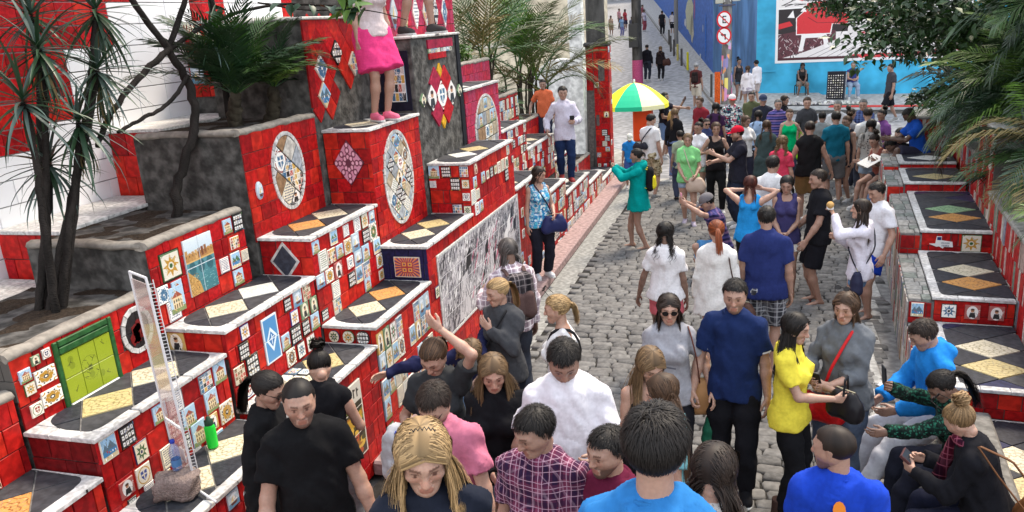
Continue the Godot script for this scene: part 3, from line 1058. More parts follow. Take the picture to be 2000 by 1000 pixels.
	part(o, "ornate_tile", poly_mesh(pd, 0.02, Rect2(0, 0, 1, 1), Rect2(), 0.002), printed("pinktile"), fr, "pink ornate diamond tile")
	# the grey concrete block with the harlequin diamonds
	o = block("bare grey concrete block with red, yellow and white diamond tiles, grey shoes standing on it", "wall", row2, -8.28, 1.5, 0.5, 3.6, 0.0, 0.0, "plain", {"called": "concrete_block"})
	side = frame(Vector3(-0.012, 3.57, -0.002), Vector3.FORWARD, Vector3.UP)
	var cr := M(0.5, 0.01, 0.015, 0.45, "glaze", 1.7)
	var mg := M(0.42, 0.02, 0.06, 0.45, "glaze", 1.7)
	var ye := M(0.72, 0.4, 0.02, 0.45, "glaze", 1.7)
	diamonds(o, side, [[0.75, -0.68, 0.192, 0.172, 3], [0.43, -0.68, 0.176, 0.155, 9], [1.07, -0.68, 0.176, 0.155, 9], [0.59, -0.51, 0.192, 0.172, mg], [0.91, -0.51, 0.192, 0.172, cr], [0.59, -0.86, 0.192, 0.172, mg], [0.91, -0.86, 0.192, 0.172, cr], [0.75, -0.39, 0.072, 0.086, ye], [0.75, -0.99, 0.072, 0.086, ye], [0.53, -0.69, 0.064, 0.086, ye], [0.99, -0.68, 0.064, 0.086, ye], [0.17, -0.68, 0.080, 0.077, 2], [1.36, -0.68, 0.080, 0.077, 2]])
	part(o, "tile", box_mesh(Vector3(0.45, -0.13, 0), Vector3(1.25, -0.03, 0.02), 0.003), mg, side)
	part(o, "tile", box_mesh(Vector3(0.47, -0.25, 0), Vector3(1.0, -0.18, 0.02), 0.003), cr, side)
	for k in 8:
		part(o, "picture_tile", picture_tile(2 + k * 5, 0.08, 0.05), printed("souvenirs"), side * Transform3D(Basis(), Vector3(0.5 + k * 0.095, -0.155, 0)))
	# dark near end with a picture of a vase
	part(o, "dark_panel", box_mesh(Vector3(-0.47, 2.8, -0.012), Vector3(-0.06, 3.45, 0.0), 0.003), M(0.015, 0.014, 0.03, 0.5, "dirt", 1.0))
	part(o, "picture_tile", picture_tile(28, 0.18, 0.4), printed("souvenirs"), Transform3D(Basis(), Vector3(-0.2, 3.1, 0.001)))
	part(o, "black_strip", box_mesh(Vector3(-0.012, 2.2, -1.5), Vector3(0.004, 3.57, -1.38), 0.003), M(0.012, 0.012, 0.016, 0.6))
	o = block("pink tiled block with an arched collage of pictures, beyond the grey concrete block", "bench", row2, -9.82, 1.45, 0.5, 2.88, 0.85, 0.0, "slate", {"pics": 0.0, "side_pal": pinks(), "inlays": ["white"], "side_holes": [oval(0.8, -0.62, 0.5, 0.52)]})
	medallion(o, frame(Vector3(-0.012, 2.85, -0.002), Vector3.FORWARD, Vector3.UP), 0.8, -0.62, 0.5, 0.52, 0.03, 0.2)
	o = block("red block with framed pictures left of the boy in the orange shirt", "bench", row2, -11.28, 1.32, 0.5, 2.13, 0.75, 0.0, "slate", {"pics": 0.7, "inlays": ["white"]})
	o = block("red block with picture tiles in front of the boy in the orange shirt", "bench", row2, -12.62, 1.8, 0.5, 1.65, 0.7, 0.0, "slate", {"pics": 0.5, "inlays": ["white", "cream"]})
	o = block("gallery-tiled block behind the man in the white shirt", "bench", row2, -14.44, 1.7, 0.5, 1.15, 0.6, 0.0, "slate", {"style": "gallery", "size": 0.16, "inlays": ["white"]})
	o = block("low dark planter wall left of the red tiled pillar", "planter", row2, -16.16, 1.6, 0.5, 0.72, 0.4, 0.0, "soil", {"called": "planter", "pics": 0.1})
	# ---- third row: planters
	var row3 := -4.1
	var pg := "tiled planters of the left terraces"
	o = block("dark planter at the left edge, before the lime green panel", "planter", row3, -1.9, 1.28, 1.1, 1.8, 0.5, 0.45, "soil", {"called": "planter", "pics": 0.45, "group": pg})
	o = block("planter with the lime green panel and the black disc on its red side", "planter", row3, -3.2, 1.2, 1.1, 2.02, 0.5, 0.3, "soil", {"called": "planter", "pics": 0.0, "group": pg, "front_pal": [M(0.1, 0.09, 0.08, 0.9)], "side_holes": [rect(0.3, -0.46, 0.78, -0.02), oval(0.99, -0.2, 0.15, 0.17)]})
	side = frame(Vector3(-0.012, 1.99, -0.002), Vector3.FORWARD, Vector3.UP)
	var grn := M(0.03, 0.12, 0.035, 0.45, "glaze", 2.0)
	for e in [[0.3, -0.46, 0.335, -0.02], [0.745, -0.46, 0.78, -0.02], [0.337, -0.06, 0.743, -0.02], [0.337, -0.11, 0.743, -0.065]]:
		part(o, "frame_tile", box_mesh(Vector3(e[0], e[1], 0), Vector3(e[2], e[3], 0.026), 0.005), grn, side)
	part(o, "frame_tile", box_mesh(Vector3(0.337, -0.46, 0), Vector3(0.743, -0.445, 0.03), 0.004), M(0.7, 0.7, 0.66, 0.4), side)
	panel(o, side, 0.337, -0.443, 0.743, -0.115, 3, 2, "lime")
	medallion(o, side, 0.99, -0.2, 0.15, 0.17, 0.0, 0.1, "dark")
	for q in [[0.08, -0.13, 40, 0.08], [0.17, -0.07, 2, 0.06], [0.25, -0.06, 10, 0.06], [0.09, -0.22, 8, 0.075], [0.1, -0.36, 17, 0.08]]:
		part(o, "picture_tile", picture_tile(q[2], q[3], q[3]), printed("souvenirs"), side * Transform3D(Basis(), Vector3(q[0], q[1], 0.006)))
	for q in [[0.21, -0.19], [0.22, -0.33]]:
		part(o, "plaque_tile", picture_tile(23, 0.15, 0.1), printed("souvenirs"), side * Transform3D(Basis(), Vector3(q[0], q[1], 0.006)))
	o = block("planter with the bridge picture on its red side, slim tree growing in it", "planter", row3, -4.42, 1.14, 1.1, 2.34, 0.65, 0.0, "soil", {"called": "planter", "pics": 0.6, "group": pg, "side_holes": [rect(0.36, -0.5, 0.7, -0.05), rect(0.1, -0.3, 0.32, -0.08)]})
	side = frame(Vector3(-0.012, 2.31, -0.002), Vector3.FORWARD, Vector3.UP)
	panel(o, side, 0.362, -0.498, 0.698, -0.052, 2, 2, "bridge")
	part(o, "picture_tile", picture_tile(8, 0.2, 0.2), printed("souvenirs"), side * Transform3D(Basis(), Vector3(0.21, -0.19, 0)))
	part(o, "picture_tile", picture_tile(33, 0.16, 0.2), printed("souvenirs"), side * Transform3D(Basis(), Vector3(0.2, -0.45, 0.006)))
	o = block("planter with palms and an oval collage on its red side", "planter", row3, -5.7, 1.22, 1.1, 2.95, 0.95, 0.0, "soil", {"called": "planter", "pics": 0.0, "group": pg, "side_holes": [oval(0.64, -0.42, 0.27, 0.36)]})
	side = frame(Vector3(-0.012, 2.92, -0.002), Vector3.FORWARD, Vector3.UP)
	medallion(o, side, 0.64, -0.42, 0.27, 0.36, -0.7, 0.2)
	part(o, "carved_face", poly_mesh(oval(0.14, -0.5, 0.045, 0.08, 14), 0.035, cell_rect(4), Rect2(), 0.012), printed("souvenirs"), side)
	# bare concrete, red harlequin shield on the upper part
	o = block("grey concrete planter with a shield of red and patterned diamonds, white rim", "planter", row3, -6.92, 1.3, 1.1, 3.85, 0.0, 0.0, "plain", {"called": "planter", "group": pg})
	side = frame(Vector3(-0.012, 3.82, -0.002), Vector3.FORWARD, Vector3.UP)
	var rp := reds()
	tile_face(o, side, 1.28, 0.3, 0.0)
	for i in 10:
		for j in 5:
			var x := i * 0.115 + 0.12
			var yy := -0.07 - j * 0.26 - (0.13 if i % 2 else 0.0)
			if yy < -0.86 + (0.2 if i > 3 else 0.0) + (0.1 if i in [4, 8] else 0.0):
				continue
			var pat := i % 3 == 1 and j in [1, 2]
			diamonds(o, side, [[x, yy, 0.112, 0.127, (3 + (i * 5 + j) % 8 * 8) if pat else rp[(i * 3 + j * 2) % 5]]], 0.03 if pat else 0.018)
	part(o, "red_edge", box_mesh(Vector3(-0.02, 3.0, -0.1), Vector3(0.004, 3.8, -0.0), 0.003), rp[3])
	o = block("pink wall with patterned diamonds behind the grey shoes", "wall", row3, -8.26, 2.75, 0.9, 4.12, 0.6, 0.0, "plain", {"called": "pink_wall", "pics": 0.0, "side_pal": pinks(), "size": 0.2})
	side = frame(Vector3(-0.012, 4.09, -0.002), Vector3.FORWARD, Vector3.UP)
	for k in 7:
		diamonds(o, side, [[0.4 + k * 0.33, -0.22, 0.1, 0.2, 3 + k * 8]], 0.026)
	o = block("pink block with a small arch picture, behind the arched collage", "planter", row3, -11.06, 1.4, 0.9, 3.15, 0.5, 0.0, "soil", {"called": "planter", "pics": 0.15, "side_pal": pinks(), "group": pg})
	o = block("low planter with picture tiles before the feathery palms", "planter", row3, -12.5, 1.45, 0.9, 2.5, 0.55, 0.0, "soil", {"called": "planter", "style": "gallery", "size": 0.16, "group": pg})
	o = block("palm planter behind the boy in the orange shirt", "planter", row3, -14.0, 1.8, 0.9, 1.9, 0.5, 0.0, "soil", {"called": "planter", "pics": 0.1, "group": pg})
	o = block("farthest palm planter, behind the man in the white shirt", "planter", row3, -15.85, 1.9, 0.9, 1.2, 0.5, 0.0, "soil", {"called": "planter", "pics": 0.1, "group": pg})
	# ---- fourth row: white benches along the wall
	var wg := "white-topped benches along the painted wall"
	for q in [["white-topped bench at the left edge, behind the dracaena", -2.2, 2.5, 1.95], ["white-topped bench beside the dracaena leaves, second from the left", -4.74, 1.3, 2.34], ["white-topped bench behind the slim tree, third from the left", -6.1, 1.25, 2.95], ["white-topped bench highest up, behind the grey concrete planter", -7.4, 2.6, 3.9]]:
		block(q[0], "bench", -5.2, q[1], q[2], 0.62, q[3], 0.0, 0.75, "white", {"called": "white_bench", "group": wg, "front_size": 0.2})
	# ---- the black and white mural
	o = thing("tiled_mural", "wide black and white painted tile mural on the lane side of the terraces", "mural", Vector3(row1 - 0.012, 0, -7.25))
	var mf := frame(Vector3(0, 0.5, 0), Vector3.FORWARD, Vector3.UP)
	panel(o, mf, 0.0, 0.0, 2.92, 0.9, 12, 4, "scene", 0.02)
	for e in [[-0.03, -0.03, 2.95, 0.0], [-0.03, 0.9, 2.95, 0.93], [-0.03, 0.0, 0.0, 0.9], [2.92, 0.0, 2.95, 0.9]]:
		part(o, "border", box_mesh(Vector3(e[0], e[1], 0), Vector3(e[2], e[3], 0.024), 0.003), whites()[0], mf)

func right_terraces() -> void:
	var yaw := -atan(0.0875)
	var ax := Vector3(0.0872, 0, -0.9962)
	var rg := "tiled benches of the right terraces"
	var specs := [
		["lowest bench at the lower right, grey slate with a round cream inlay", 1.45, -5.1, 1.5, 0.64, 0.35, ["straw", "cream"], 0.3],
		["slate bench under the blue hoodie with a cream and a straw diamond", 1.57, -6.62, 1.46, 0.66, 0.6, ["straw", "cream"], 0.3],
		["bench with three framed tiles on its red near end, orange diamond on top", 1.69, -8.1, 1.6, 0.68, 0.85, ["orange", "cream"], 0.3],
		["bench with the state-shaped tile on its red end, yellow and green diamonds", 1.85, -9.75, 2.1, 0.72, 1.08, ["orange", "green"], 0.3],
		["narrow upper bench just beyond the one with the green diamond", 1.99, -11.86, 1.05, 0.74, 1.2, ["straw"], 0.4],
		["last and highest bench of the right terrace, where the bare foot rests", 2.08, -12.92, 1.0, 0.74, 1.28, ["white"], 0.4]]
	var n := 0
	for s in specs:
		var o := thing("tiled_bench", s[0], "bench", Vector3(s[1], 0, s[2]), yaw, rg)
		var w: float = s[4]
		var y: float = s[5]
		var l: float = s[3]
		part(o, "core", box_mesh(Vector3(0.0, 0, -l), Vector3(w, y - 0.03, -0.012)), M(0.12, 0.115, 0.105, 0.95, "dirt", 0.55))
		part(o, "bedding", box_mesh(Vector3(0, y - 0.03, -l), Vector3(w, y - 0.011, 0)), M(0.22, 0.21, 0.2, 0.9, "dirt", 1.0))
		slate_top(o, frame(Vector3(0, y - 0.012, 0), Vector3.RIGHT, Vector3.FORWARD), w, l, s[6], true, s[7])
		tile_face(o, frame(Vector3(-0.0, y - 0.035, -0.012), Vector3.RIGHT, Vector3.UP), w, 0.22, 0.0)
		# outer ledge of pale stones
		part(o, "ledge_core", box_mesh(Vector3(-0.22, 0, -l), Vector3(-0.0, y - 0.06, 0)), M(0.2, 0.19, 0.18, 0.95, "dirt", 0.7))
		var zz := 0.0
		while zz < l - 0.02:
			var z1 := minf(zz + rng.randf_range(0.1, 0.2), l)
			var xm := -0.1 + jit(0.03)
			part(o, "ledge_stone", box_mesh(Vector3(-0.225, y - 0.07, -z1 + 0.004), Vector3(xm - 0.004, y - 0.035 + jit(0.006), -zz - 0.004), 0.006), pick(greys()))
			part(o, "ledge_stone", box_mesh(Vector3(xm, y - 0.07, -z1 + 0.004), Vector3(-0.024, y - 0.03 + jit(0.006), -zz - 0.004), 0.006), pick(greys()))
			zz = z1
		shards(o, frame(Vector3(-0.22, y - 0.065, -l), Vector3.BACK, Vector3.UP), l, y - 0.08, 48 if n > 3 else 70)
		tile_face(o, frame(Vector3(-0.22, y - 0.065, 0.0), Vector3.RIGHT, Vector3.UP), 0.2, 0.22, 0.3)
		if n == 2:
			for k in 3:
				part(o, "framed_tile", picture_tile(47 if k else 39, 0.13, 0.14), printed("souvenirs"), Transform3D(Basis(), Vector3(0.13 + k * 0.2, y - 0.135, 0.0)))
		if n == 3:
			var tx := PackedVector2Array([Vector2(-0.12, -0.02), Vector2(-0.06, -0.015), Vector2(-0.05, 0.07), Vector2(0.0, 0.07), Vector2(0.0, 0.025), Vector2(0.11, 0.01), Vector2(0.12, -0.05), Vector2(0.03, -0.05), Vector2(0.02, -0.07), Vector2(-0.02, -0.045), Vector2(-0.05, -0.05)])
			part(o, "shaped_tile", poly_mesh(tx, 0.018, Rect2(0, 0, 1, 1), Rect2(), 0.0), M(0.75, 0.75, 0.74, 0.4), Transform3D(Basis(), Vector3(0.2, y - 0.14, 0.0)), "white state-shaped tile")
			part(o, "shaped_tile", box_mesh(Vector3(-0.045, 0.03, 0.0), Vector3(-0.004, 0.066, 0.02)), M(0.02, 0.04, 0.16, 0.4), Transform3D(Basis(), Vector3(0.2, y - 0.14, 0.0)))
			for q in [["WELCOME", 0.002, 0.018], ["TEXAS", -0.03, 0.026]]:
				var tm := TextMesh.new()
				tm.text = q[0]
				tm.font = SystemFont.new()
				tm.font_size = 24
				tm.pixel_size = q[2] / 24.0
				tm.depth = 0.002
				part(o, "lettering", tm, M(0.02, 0.03, 0.09, 0.5), Transform3D(Basis(), Vector3(0.24, y - 0.145 + q[1], 0.0195)))
			part(o, "blue_tile", picture_tile(8, 0.2, 0.2), printed("souvenirs"), Transform3D(Basis(), Vector3(0.5, y - 0.14, 0.0)))
		n += 1
	# retaining wall on the right with its zigzag of red strips
	var segs := [["right retaining wall nearest the photograph's edge, low zigzag tiles", Vector3(2.03, 0, -4.4), 3.0, 1.15], ["right retaining wall beside the green diamond bench, red zigzag tiles", Vector3(2.32, 0, -7.4), 2.75, 1.4], ["tall peaked piece of the right wall with bold red zigzag", Vector3(2.6, 0, -10.15), 1.2, 2.1], ["right retaining wall beyond the tall peaked piece", Vector3(2.72, 0, -11.35), 2.5, 1.6]]
	for s in segs:
		var o := thing("zigzag_wall", s[0], "wall", s[1], -atan(0.0975))
		var l: float = s[2]
		var y: float = s[3]
		part(o, "core", box_mesh(Vector3(0.015, 0, -l), Vector3(0.35, y, 0)), M(0.16, 0.15, 0.14, 0.95, "dirt", 0.6))
		part(o, "coping", box_mesh(Vector3(-0.02, y, -l), Vector3(0.4, y + 0.06, 0.02), 0.015), M(0.36, 0.35, 0.32, 0.9, "dirt", 0.9))
		shards(o, frame(Vector3(0.015, y, -l), Vector3.BACK, Vector3.UP), l, y - 0.3, 130, true)
	# wall across the end where a man sits
	var o2 := thing("zigzag_wall", "mosaic wall at the far end of the right terrace, blue-shirted man seated on it", "wall", Vector3(2.2, 0, -14.15), yaw)
	part(o2, "core", box_mesh(Vector3(0.25, 0, -0.9), Vector3(1.9, 1.75, -0.015)), M(0.16, 0.15, 0.14, 0.95, "dirt", 0.6))
	part(o2, "coping", box_mesh(Vector3(0.2, 1.75, -0.95), Vector3(1.9, 1.8, 0.02), 0.015), M(0.42, 0.41, 0.38, 0.9, "dirt", 0.9))
	shards(o2, frame(Vector3(0.25, 1.75, -0.015), Vector3.RIGHT, Vector3.UP), 1.6, 0.8, 90, true)
	o2 = thing("low_wall", "low seat wall past the right terrace where two people sit reading", "wall", Vector3(2.05, 0, -13.98), yaw)
	part(o2, "core", box_mesh(Vector3(0, 0, -1.4), Vector3(0.36, 0.66, 0), 0.02), M(0.2, 0.19, 0.18, 0.95, "dirt", 0.6))
	part(o2, "coping", box_mesh(Vector3(-0.03, 0.66, -1.43), Vector3(0.38, 0.71, 0.03), 0.012), M(0.5, 0.49, 0.46, 0.8, "dirt", 0.9))

func chips() -> Array:
	return [M(0.6, 0.52, 0.38, 0.4, "glaze", 2.0), M(0.5, 0.42, 0.3, 0.4, "glaze", 2.0), M(0.66, 0.63, 0.56, 0.4, "glaze", 2.0), M(0.34, 0.36, 0.38, 0.4, "glaze", 2.0), M(0.36, 0.22, 0.12, 0.4, "glaze", 2.0), M(0.42, 0.46, 0.5, 0.4, "glaze", 2.0)]

func greys() -> Array:
	return [M(0.3, 0.29, 0.27, 0.8, "dirt", 1.3), M(0.36, 0.35, 0.33, 0.8, "dirt", 1.0), M(0.28, 0.28, 0.27, 0.85, "dirt", 1.6), M(0.2, 0.22, 0.2, 0.8, "dirt", 1.2)]

# upright slivers of broken tile set side by side in uneven courses
func shards(o: Node, f: Transform3D, w: float, h: float, most: int, zigzag := false) -> void:
	var cols := [M(0.62, 0.55, 0.47, 0.5, "glaze", 2.0), M(0.7, 0.67, 0.62, 0.45, "glaze", 2.0), M(0.52, 0.38, 0.33, 0.5, "glaze", 2.0), M(0.5, 0.02, 0.02, 0.45, "glaze", 2.0), M(0.45, 0.42, 0.4, 0.5, "glaze", 2.0), M(0.6, 0.4, 0.36, 0.5, "glaze", 2.0), M(0.2, 0.28, 0.22, 0.5, "glaze", 2.0), M(0.3, 0.32, 0.4, 0.5, "glaze", 2.0), M(0.66, 0.6, 0.5, 0.45, "glaze", 2.0), M(0.45, 0.3, 0.18, 0.5, "glaze", 2.0)]
	part(o, "mortar", box_mesh(Vector3(0, -h, -0.004), Vector3(w, 0, 0.004)), M(0.3, 0.28, 0.26, 0.95, "dirt", 1.0), f)
	var courses := maxi(2, int(h / 0.22))
	var per := int(ceil(float(most) / courses))
	var dx := w / per
	for r in courses:
		var y1 := -h * r / courses
		var y0 := -h * (r + 1) / courses
		for k in per:
			var x := k * dx
			var sl := jit(0.35) * dx
			var p := PackedVector2Array([Vector2(clampf(x + jit(0.006) + sl, 0, w), y0 + jit(0.02) + 0.004), Vector2(clampf(x + dx - 0.004 + sl, 0.005, w), y0 + jit(0.02) + 0.004), Vector2(minf(x + dx - 0.004, w), y1 + jit(0.015) - 0.004), Vector2(x, y1 + jit(0.015) - 0.004)])
			var c: Material = pick(cols)
			if zigzag:
				var u := fposmod((x / 0.5), 1.0)
				var vv := fposmod(float(r) / courses * 2.0, 1.0)
				if absf(absf(u - 0.5) * 2.0 - vv) < 0.42:
					c = cols[3]
			part(o, "shard", poly_mesh(p, 0.012 + rng.randf() * 0.006), c, f)

# ---------------------------------------------------------------- ground, lane, walls, road
func lane_right(z: float) -> float:
	return 1.0 + 0.118 * (-z - 6.6)

func wall_right(z: float) -> float:
	return 1.23 + 0.0875 * (-z - 5.1)

func stair_y(z: float) -> float:
	var y := 0.0
	for k in STEPS.size():
		if z >= STEPS[k]:
			y = 0.16 * (k + 1)
	return y

const STEPS := [-4.5, -3.7, -2.95, -2.6, -2.3, -2.0, -1.7, -1.4, -1.1, -0.8, -0.5, -0.2, 0.1, 0.4]

func sheet(called: String, poly: Array, y: float, m: Material, label := "") -> void:
	var b := MB.new()
	var p := PackedVector2Array()
	for q in poly:
		p.append(Vector2(q[0], -q[1]))
	b.prism(p, 0.001, frame(Vector3(0, y - 0.001, 0), Vector3.RIGHT, Vector3.FORWARD))
	structure(called, b.mesh(), m, Transform3D(), label)

func slope_y(z: float) -> float:
	return maxf(0.0, 0.07 * (-z - 33.0))

func setting() -> void:
	var asphalt := M(0.30, 0.30, 0.31, 0.9, "dirt", 0.25, 0.5, "grain")
	sheet("ground", [[-90, 12], [90, 12], [90, -33], [-90, -33]], -0.05, M(0.13, 0.12, 0.11, 0.95, "dirt", 0.3), "dull bare ground")
	sheet("road", [[-60, -18.2], [60, -18.2], [60, -33], [-60, -33]], 0.0, asphalt, "grey asphalt cross street")
	# the street that climbs away beyond the crossing
	var b := MB.new()
	var up := Vector3(0, 1, 0.07).normalized()
	var fl := func(z: float) -> float: return -7.6 - 0.20 * (-z - 34.5)
	var fr := func(z: float) -> float: return -1.35 - 0.176 * (-z - 31.2)
	for k in 30:
		var z0 := -33.0 - k * 3.4
		var z1 := z0 - 3.4
		b.quad(Vector3(fl.call(z0) - 1.5, slope_y(z0), z0), Vector3(fr.call(z0), slope_y(z0), z0), Vector3(fr.call(z1), slope_y(z1), z1), Vector3(fl.call(z1) - 1.5, slope_y(z1), z1), up)
	structure("side_street", b.mesh(), M(0.34, 0.34, 0.35, 0.9, "dirt", 0.2, 0.5, "grain"), Transform3D(), "pale asphalt street climbing away")
	# pavement along the blue wall, with its kerb
	b = MB.new()
	var kb := MB.new()
	for k in 30:
		var z0 := -31.2 - k * 3.2
		var z1 := z0 - 3.2
		var y0 := slope_y(z0)
		var y1 := slope_y(z1)
		b.quad(Vector3(fr.call(z0) + 0.15, y0 + 0.13, z0), Vector3(fr.call(z0) + 4.2, y0 + 0.13, z0), Vector3(fr.call(z1) + 4.2, y1 + 0.13, z1), Vector3(fr.call(z1) + 0.15, y1 + 0.13, z1), Vector3.UP)
		kb.quad(Vector3(fr.call(z0), y0, z0), Vector3(fr.call(z1), y1, z1), Vector3(fr.call(z1), y1 + 0.13, z1), Vector3(fr.call(z0), y0 + 0.13, z0), Vector3.LEFT)
		kb.quad(Vector3(fr.call(z0), y0 + 0.13, z0), Vector3(fr.call(z1), y1 + 0.13, z1), Vector3(fr.call(z1) + 0.15, y1 + 0.13, z1), Vector3(fr.call(z0) + 0.15, y0 + 0.13, z0), Vector3.UP)
	b.quad(Vector3(-1.05, 0.13, -31.2), Vector3(-0.85, 0.13, -29.8), Vector3(40, 0.13, -20.0), Vector3(40, 0.13, -25.0), Vector3.UP)
	b.quad(Vector3(-1.05, 0.13, -31.2), Vector3(40, 0.13, -25.0), Vector3(40, 0.13, -36.0), Vector3(-1.1, 0.13, -36.0), Vector3.UP)
	kb.quad(Vector3(-1.0, 0, -29.95), Vector3(40, 0, -20.1), Vector3(40, 0.13, -20.1), Vector3(-1.0, 0.13, -29.95), Vector3.BACK)
	kb.quad(Vector3(-1.0, 0.131, -29.95), Vector3(40, 0.131, -20.1), Vector3(40, 0.131, -20.26), Vector3(-1.0, 0.131, -30.11), Vector3.UP)
	kb.quad(Vector3(-1.2, 0, -31.25), Vector3(-1.0, 0, -29.95), Vector3(-1.0, 0.13, -29.95), Vector3(-1.2, 0.13, -31.25), Vector3.LEFT)
	structure("pavement", b.mesh(), M(0.42, 0.41, 0.39, 0.9, "dirt", 0.35, 0.4, "grain"), Transform3D(), "worn concrete pavement by the blue wall")
	structure("kerb", kb.mesh(), M(0.3, 0.29, 0.28, 0.9, "dirt", 0.8), Transform3D(), "stone kerb along the blue wall")
	sheet("pavement", [[-40, -17.95], [-2.9, -17.95], [-2.9, -21.5], [-6.5, -26], [-40, -40]], 0.004, M(0.36, 0.35, 0.33, 0.9, "dirt", 0.35), "pavement round the red pillar")
	sheet("kerb", [[-2.78, -17.85], [2.6, -17.85], [2.6, -18.2], [-2.78, -18.2]], 0.012, M(0.42, 0.41, 0.38, 0.85, "dirt", 0.9), "granite strip at the end of the lane")
	# gutters and edges of the lane
	sheet("path", [[1.9, -18], [2.6, -18], [1.4, -4.0], [0.6, -4.0]], 0.006, M(0.26, 0.25, 0.24, 0.9, "dirt", 0.7), "grey concrete gutter along the right wall")
	var ke := MB.new()
	ke.box(Vector3(-3.1, 0, -18.0), Vector3(-2.78, 0.14, -5.4), Transform3D(), 0.02)
	structure("kerb", ke.mesh(), M(0.4, 0.28, 0.27, 0.85, "dirt", 0.9), Transform3D(), "worn red-painted kerb along the left terraces")
	sheet("path", [[-2.78, -17.85], [-2.45, -17.85], [-2.45, -5.2], [-2.78, -5.2]], 0.010, M(0.3, 0.3, 0.285, 0.9, "dirt", 0.8), "pale cement gutter along the left kerb")
	kb = MB.new()
	for k in 16:
		var z0 := -4.4 - k * 0.85
		var w := 0.12 + jit(0.02)
		kb.box(Vector3(lane_right(z0) + jit(0.015), 0, z0 - 0.82), Vector3(lane_right(z0) + w, 0.035 + jit(0.01), z0), Transform3D(), 0.012)
	structure("kerb", kb.mesh(), M(0.5, 0.49, 0.46, 0.85, "dirt", 0.9), Transform3D(), "row of flat pale edging stones on the right of the lane")
	cobbles()
	stairs()
	painted_wall()

func cobble_mesh(w: float, l: float, s: int) -> ArrayMesh:
	rng.seed = 100 + s
	var b := MB.new()
	var n := 12
	var ring := []
	for lev in [[1.0, 0.0], [0.98, 0.03], [0.86, 0.045]]:
		var r := []
		for k in n:
			var a := TAU * (k + 0.5) / n
			var sq := Vector2(signf(cos(a)) * pow(absf(cos(a)), 0.3), signf(sin(a)) * pow(absf(sin(a)), 0.3))
			var jx := 1.0 + 0.07 * sin(s * 3.1 + k * 2.3)
			r.append(Vector3(sq.x * w * 0.5 * lev[0] * jx, lev[1] + (0.004 * sin(s + k * 1.7) if lev[1] > 0.03 else 0.0), sq.y * l * 0.5 * lev[0] * jx))
		ring.append(r)
	for lev in 3:
		for k in n:
			var d: Vector3 = ring[lev][k]
			var nn := Vector3(d.x / w, [0.1, 0.5, 1.6][lev], d.z / l).normalized()
			b.vert(d, nn)
	var top := b.vert(Vector3(0, 0.047, 0), Vector3.UP)
	for lev in 2:
		for k in n:
			var a := lev * n + k
			var c := lev * n + (k + 1) % n
			b.tri(a, c, c + n, b.n[a] + b.n[c + n])
			b.tri(a, c + n, a + n, b.n[a] + b.n[c + n])
	for k in n:
		b.tri(top, 2 * n + k, 2 * n + (k + 1) % n, Vector3.UP)
	return b.mesh()

func cobbles() -> void:
	sheet("lane", [[-2.6, -17.9], [2.0, -17.9], [0.75, -4.2], [-3.05, -4.2]], 0.005, M(0.03, 0.028, 0.026, 0.95, "dirt", 0.9, 0.6, "grain"), "dark joints of the cobbled lane")
	var lane := get_node("lane")
	var kinds := []
	for k in 10:
		kinds.append(cobble_mesh(0.24 + 0.012 * (k % 4), 0.108 + 0.006 * (k % 3), k))
	rng.seed = 21
	var cols := [M(0.165, 0.161, 0.157, 0.75, "dirt", 1.1, 0.4, "grain"), M(0.195, 0.19, 0.184, 0.75, "dirt", 0.8, 0.4, "grain"), M(0.128, 0.125, 0.123, 0.7, "dirt", 1.3, 0.4, "grain"), M(0.175, 0.169, 0.163, 0.75, "dirt", 0.9, 0.4, "grain")]
	var made := 0
	var rest := []
	for k in kinds:
		rest.append([])
	var z := -4.58
	var row := 0
	while z > -17.75:
		var dz := 0.122 + jit(0.006)
		var x := -2.46 + (0.0 if row % 2 else 0.13) + jit(0.05)
		var bend := 0.05 * sin(row * 0.35)
		while x < lane_right(z) - 0.04:
			var w := rng.randf_range(0.16, 0.27)
			var k := rng.randi() % 10
			var t := Transform3D(Basis(Vector3.UP, jit(0.06)) * Basis(Vector3.RIGHT, jit(0.03)) * Basis.from_scale(Vector3((w - 0.012) / 0.25, 1.0, 1.0 + jit(0.05))), Vector3(x + w / 2, -0.012 + jit(0.007), z + bend * (x + 0.5) * 0.5 + jit(0.008)))
			if made < 300 and x > -2.2 and z < -4.5:
				part(lane, "cobblestone", kinds[k], cols[rng.randi() % 4], t)
				made += 1
			else:
				rest[k].append(t)
			x += w
		z -= dz
		row += 1
	for k in kinds.size():
		stuff(lane, "cobblestones", kinds[k], cols[k % 4], rest[k])

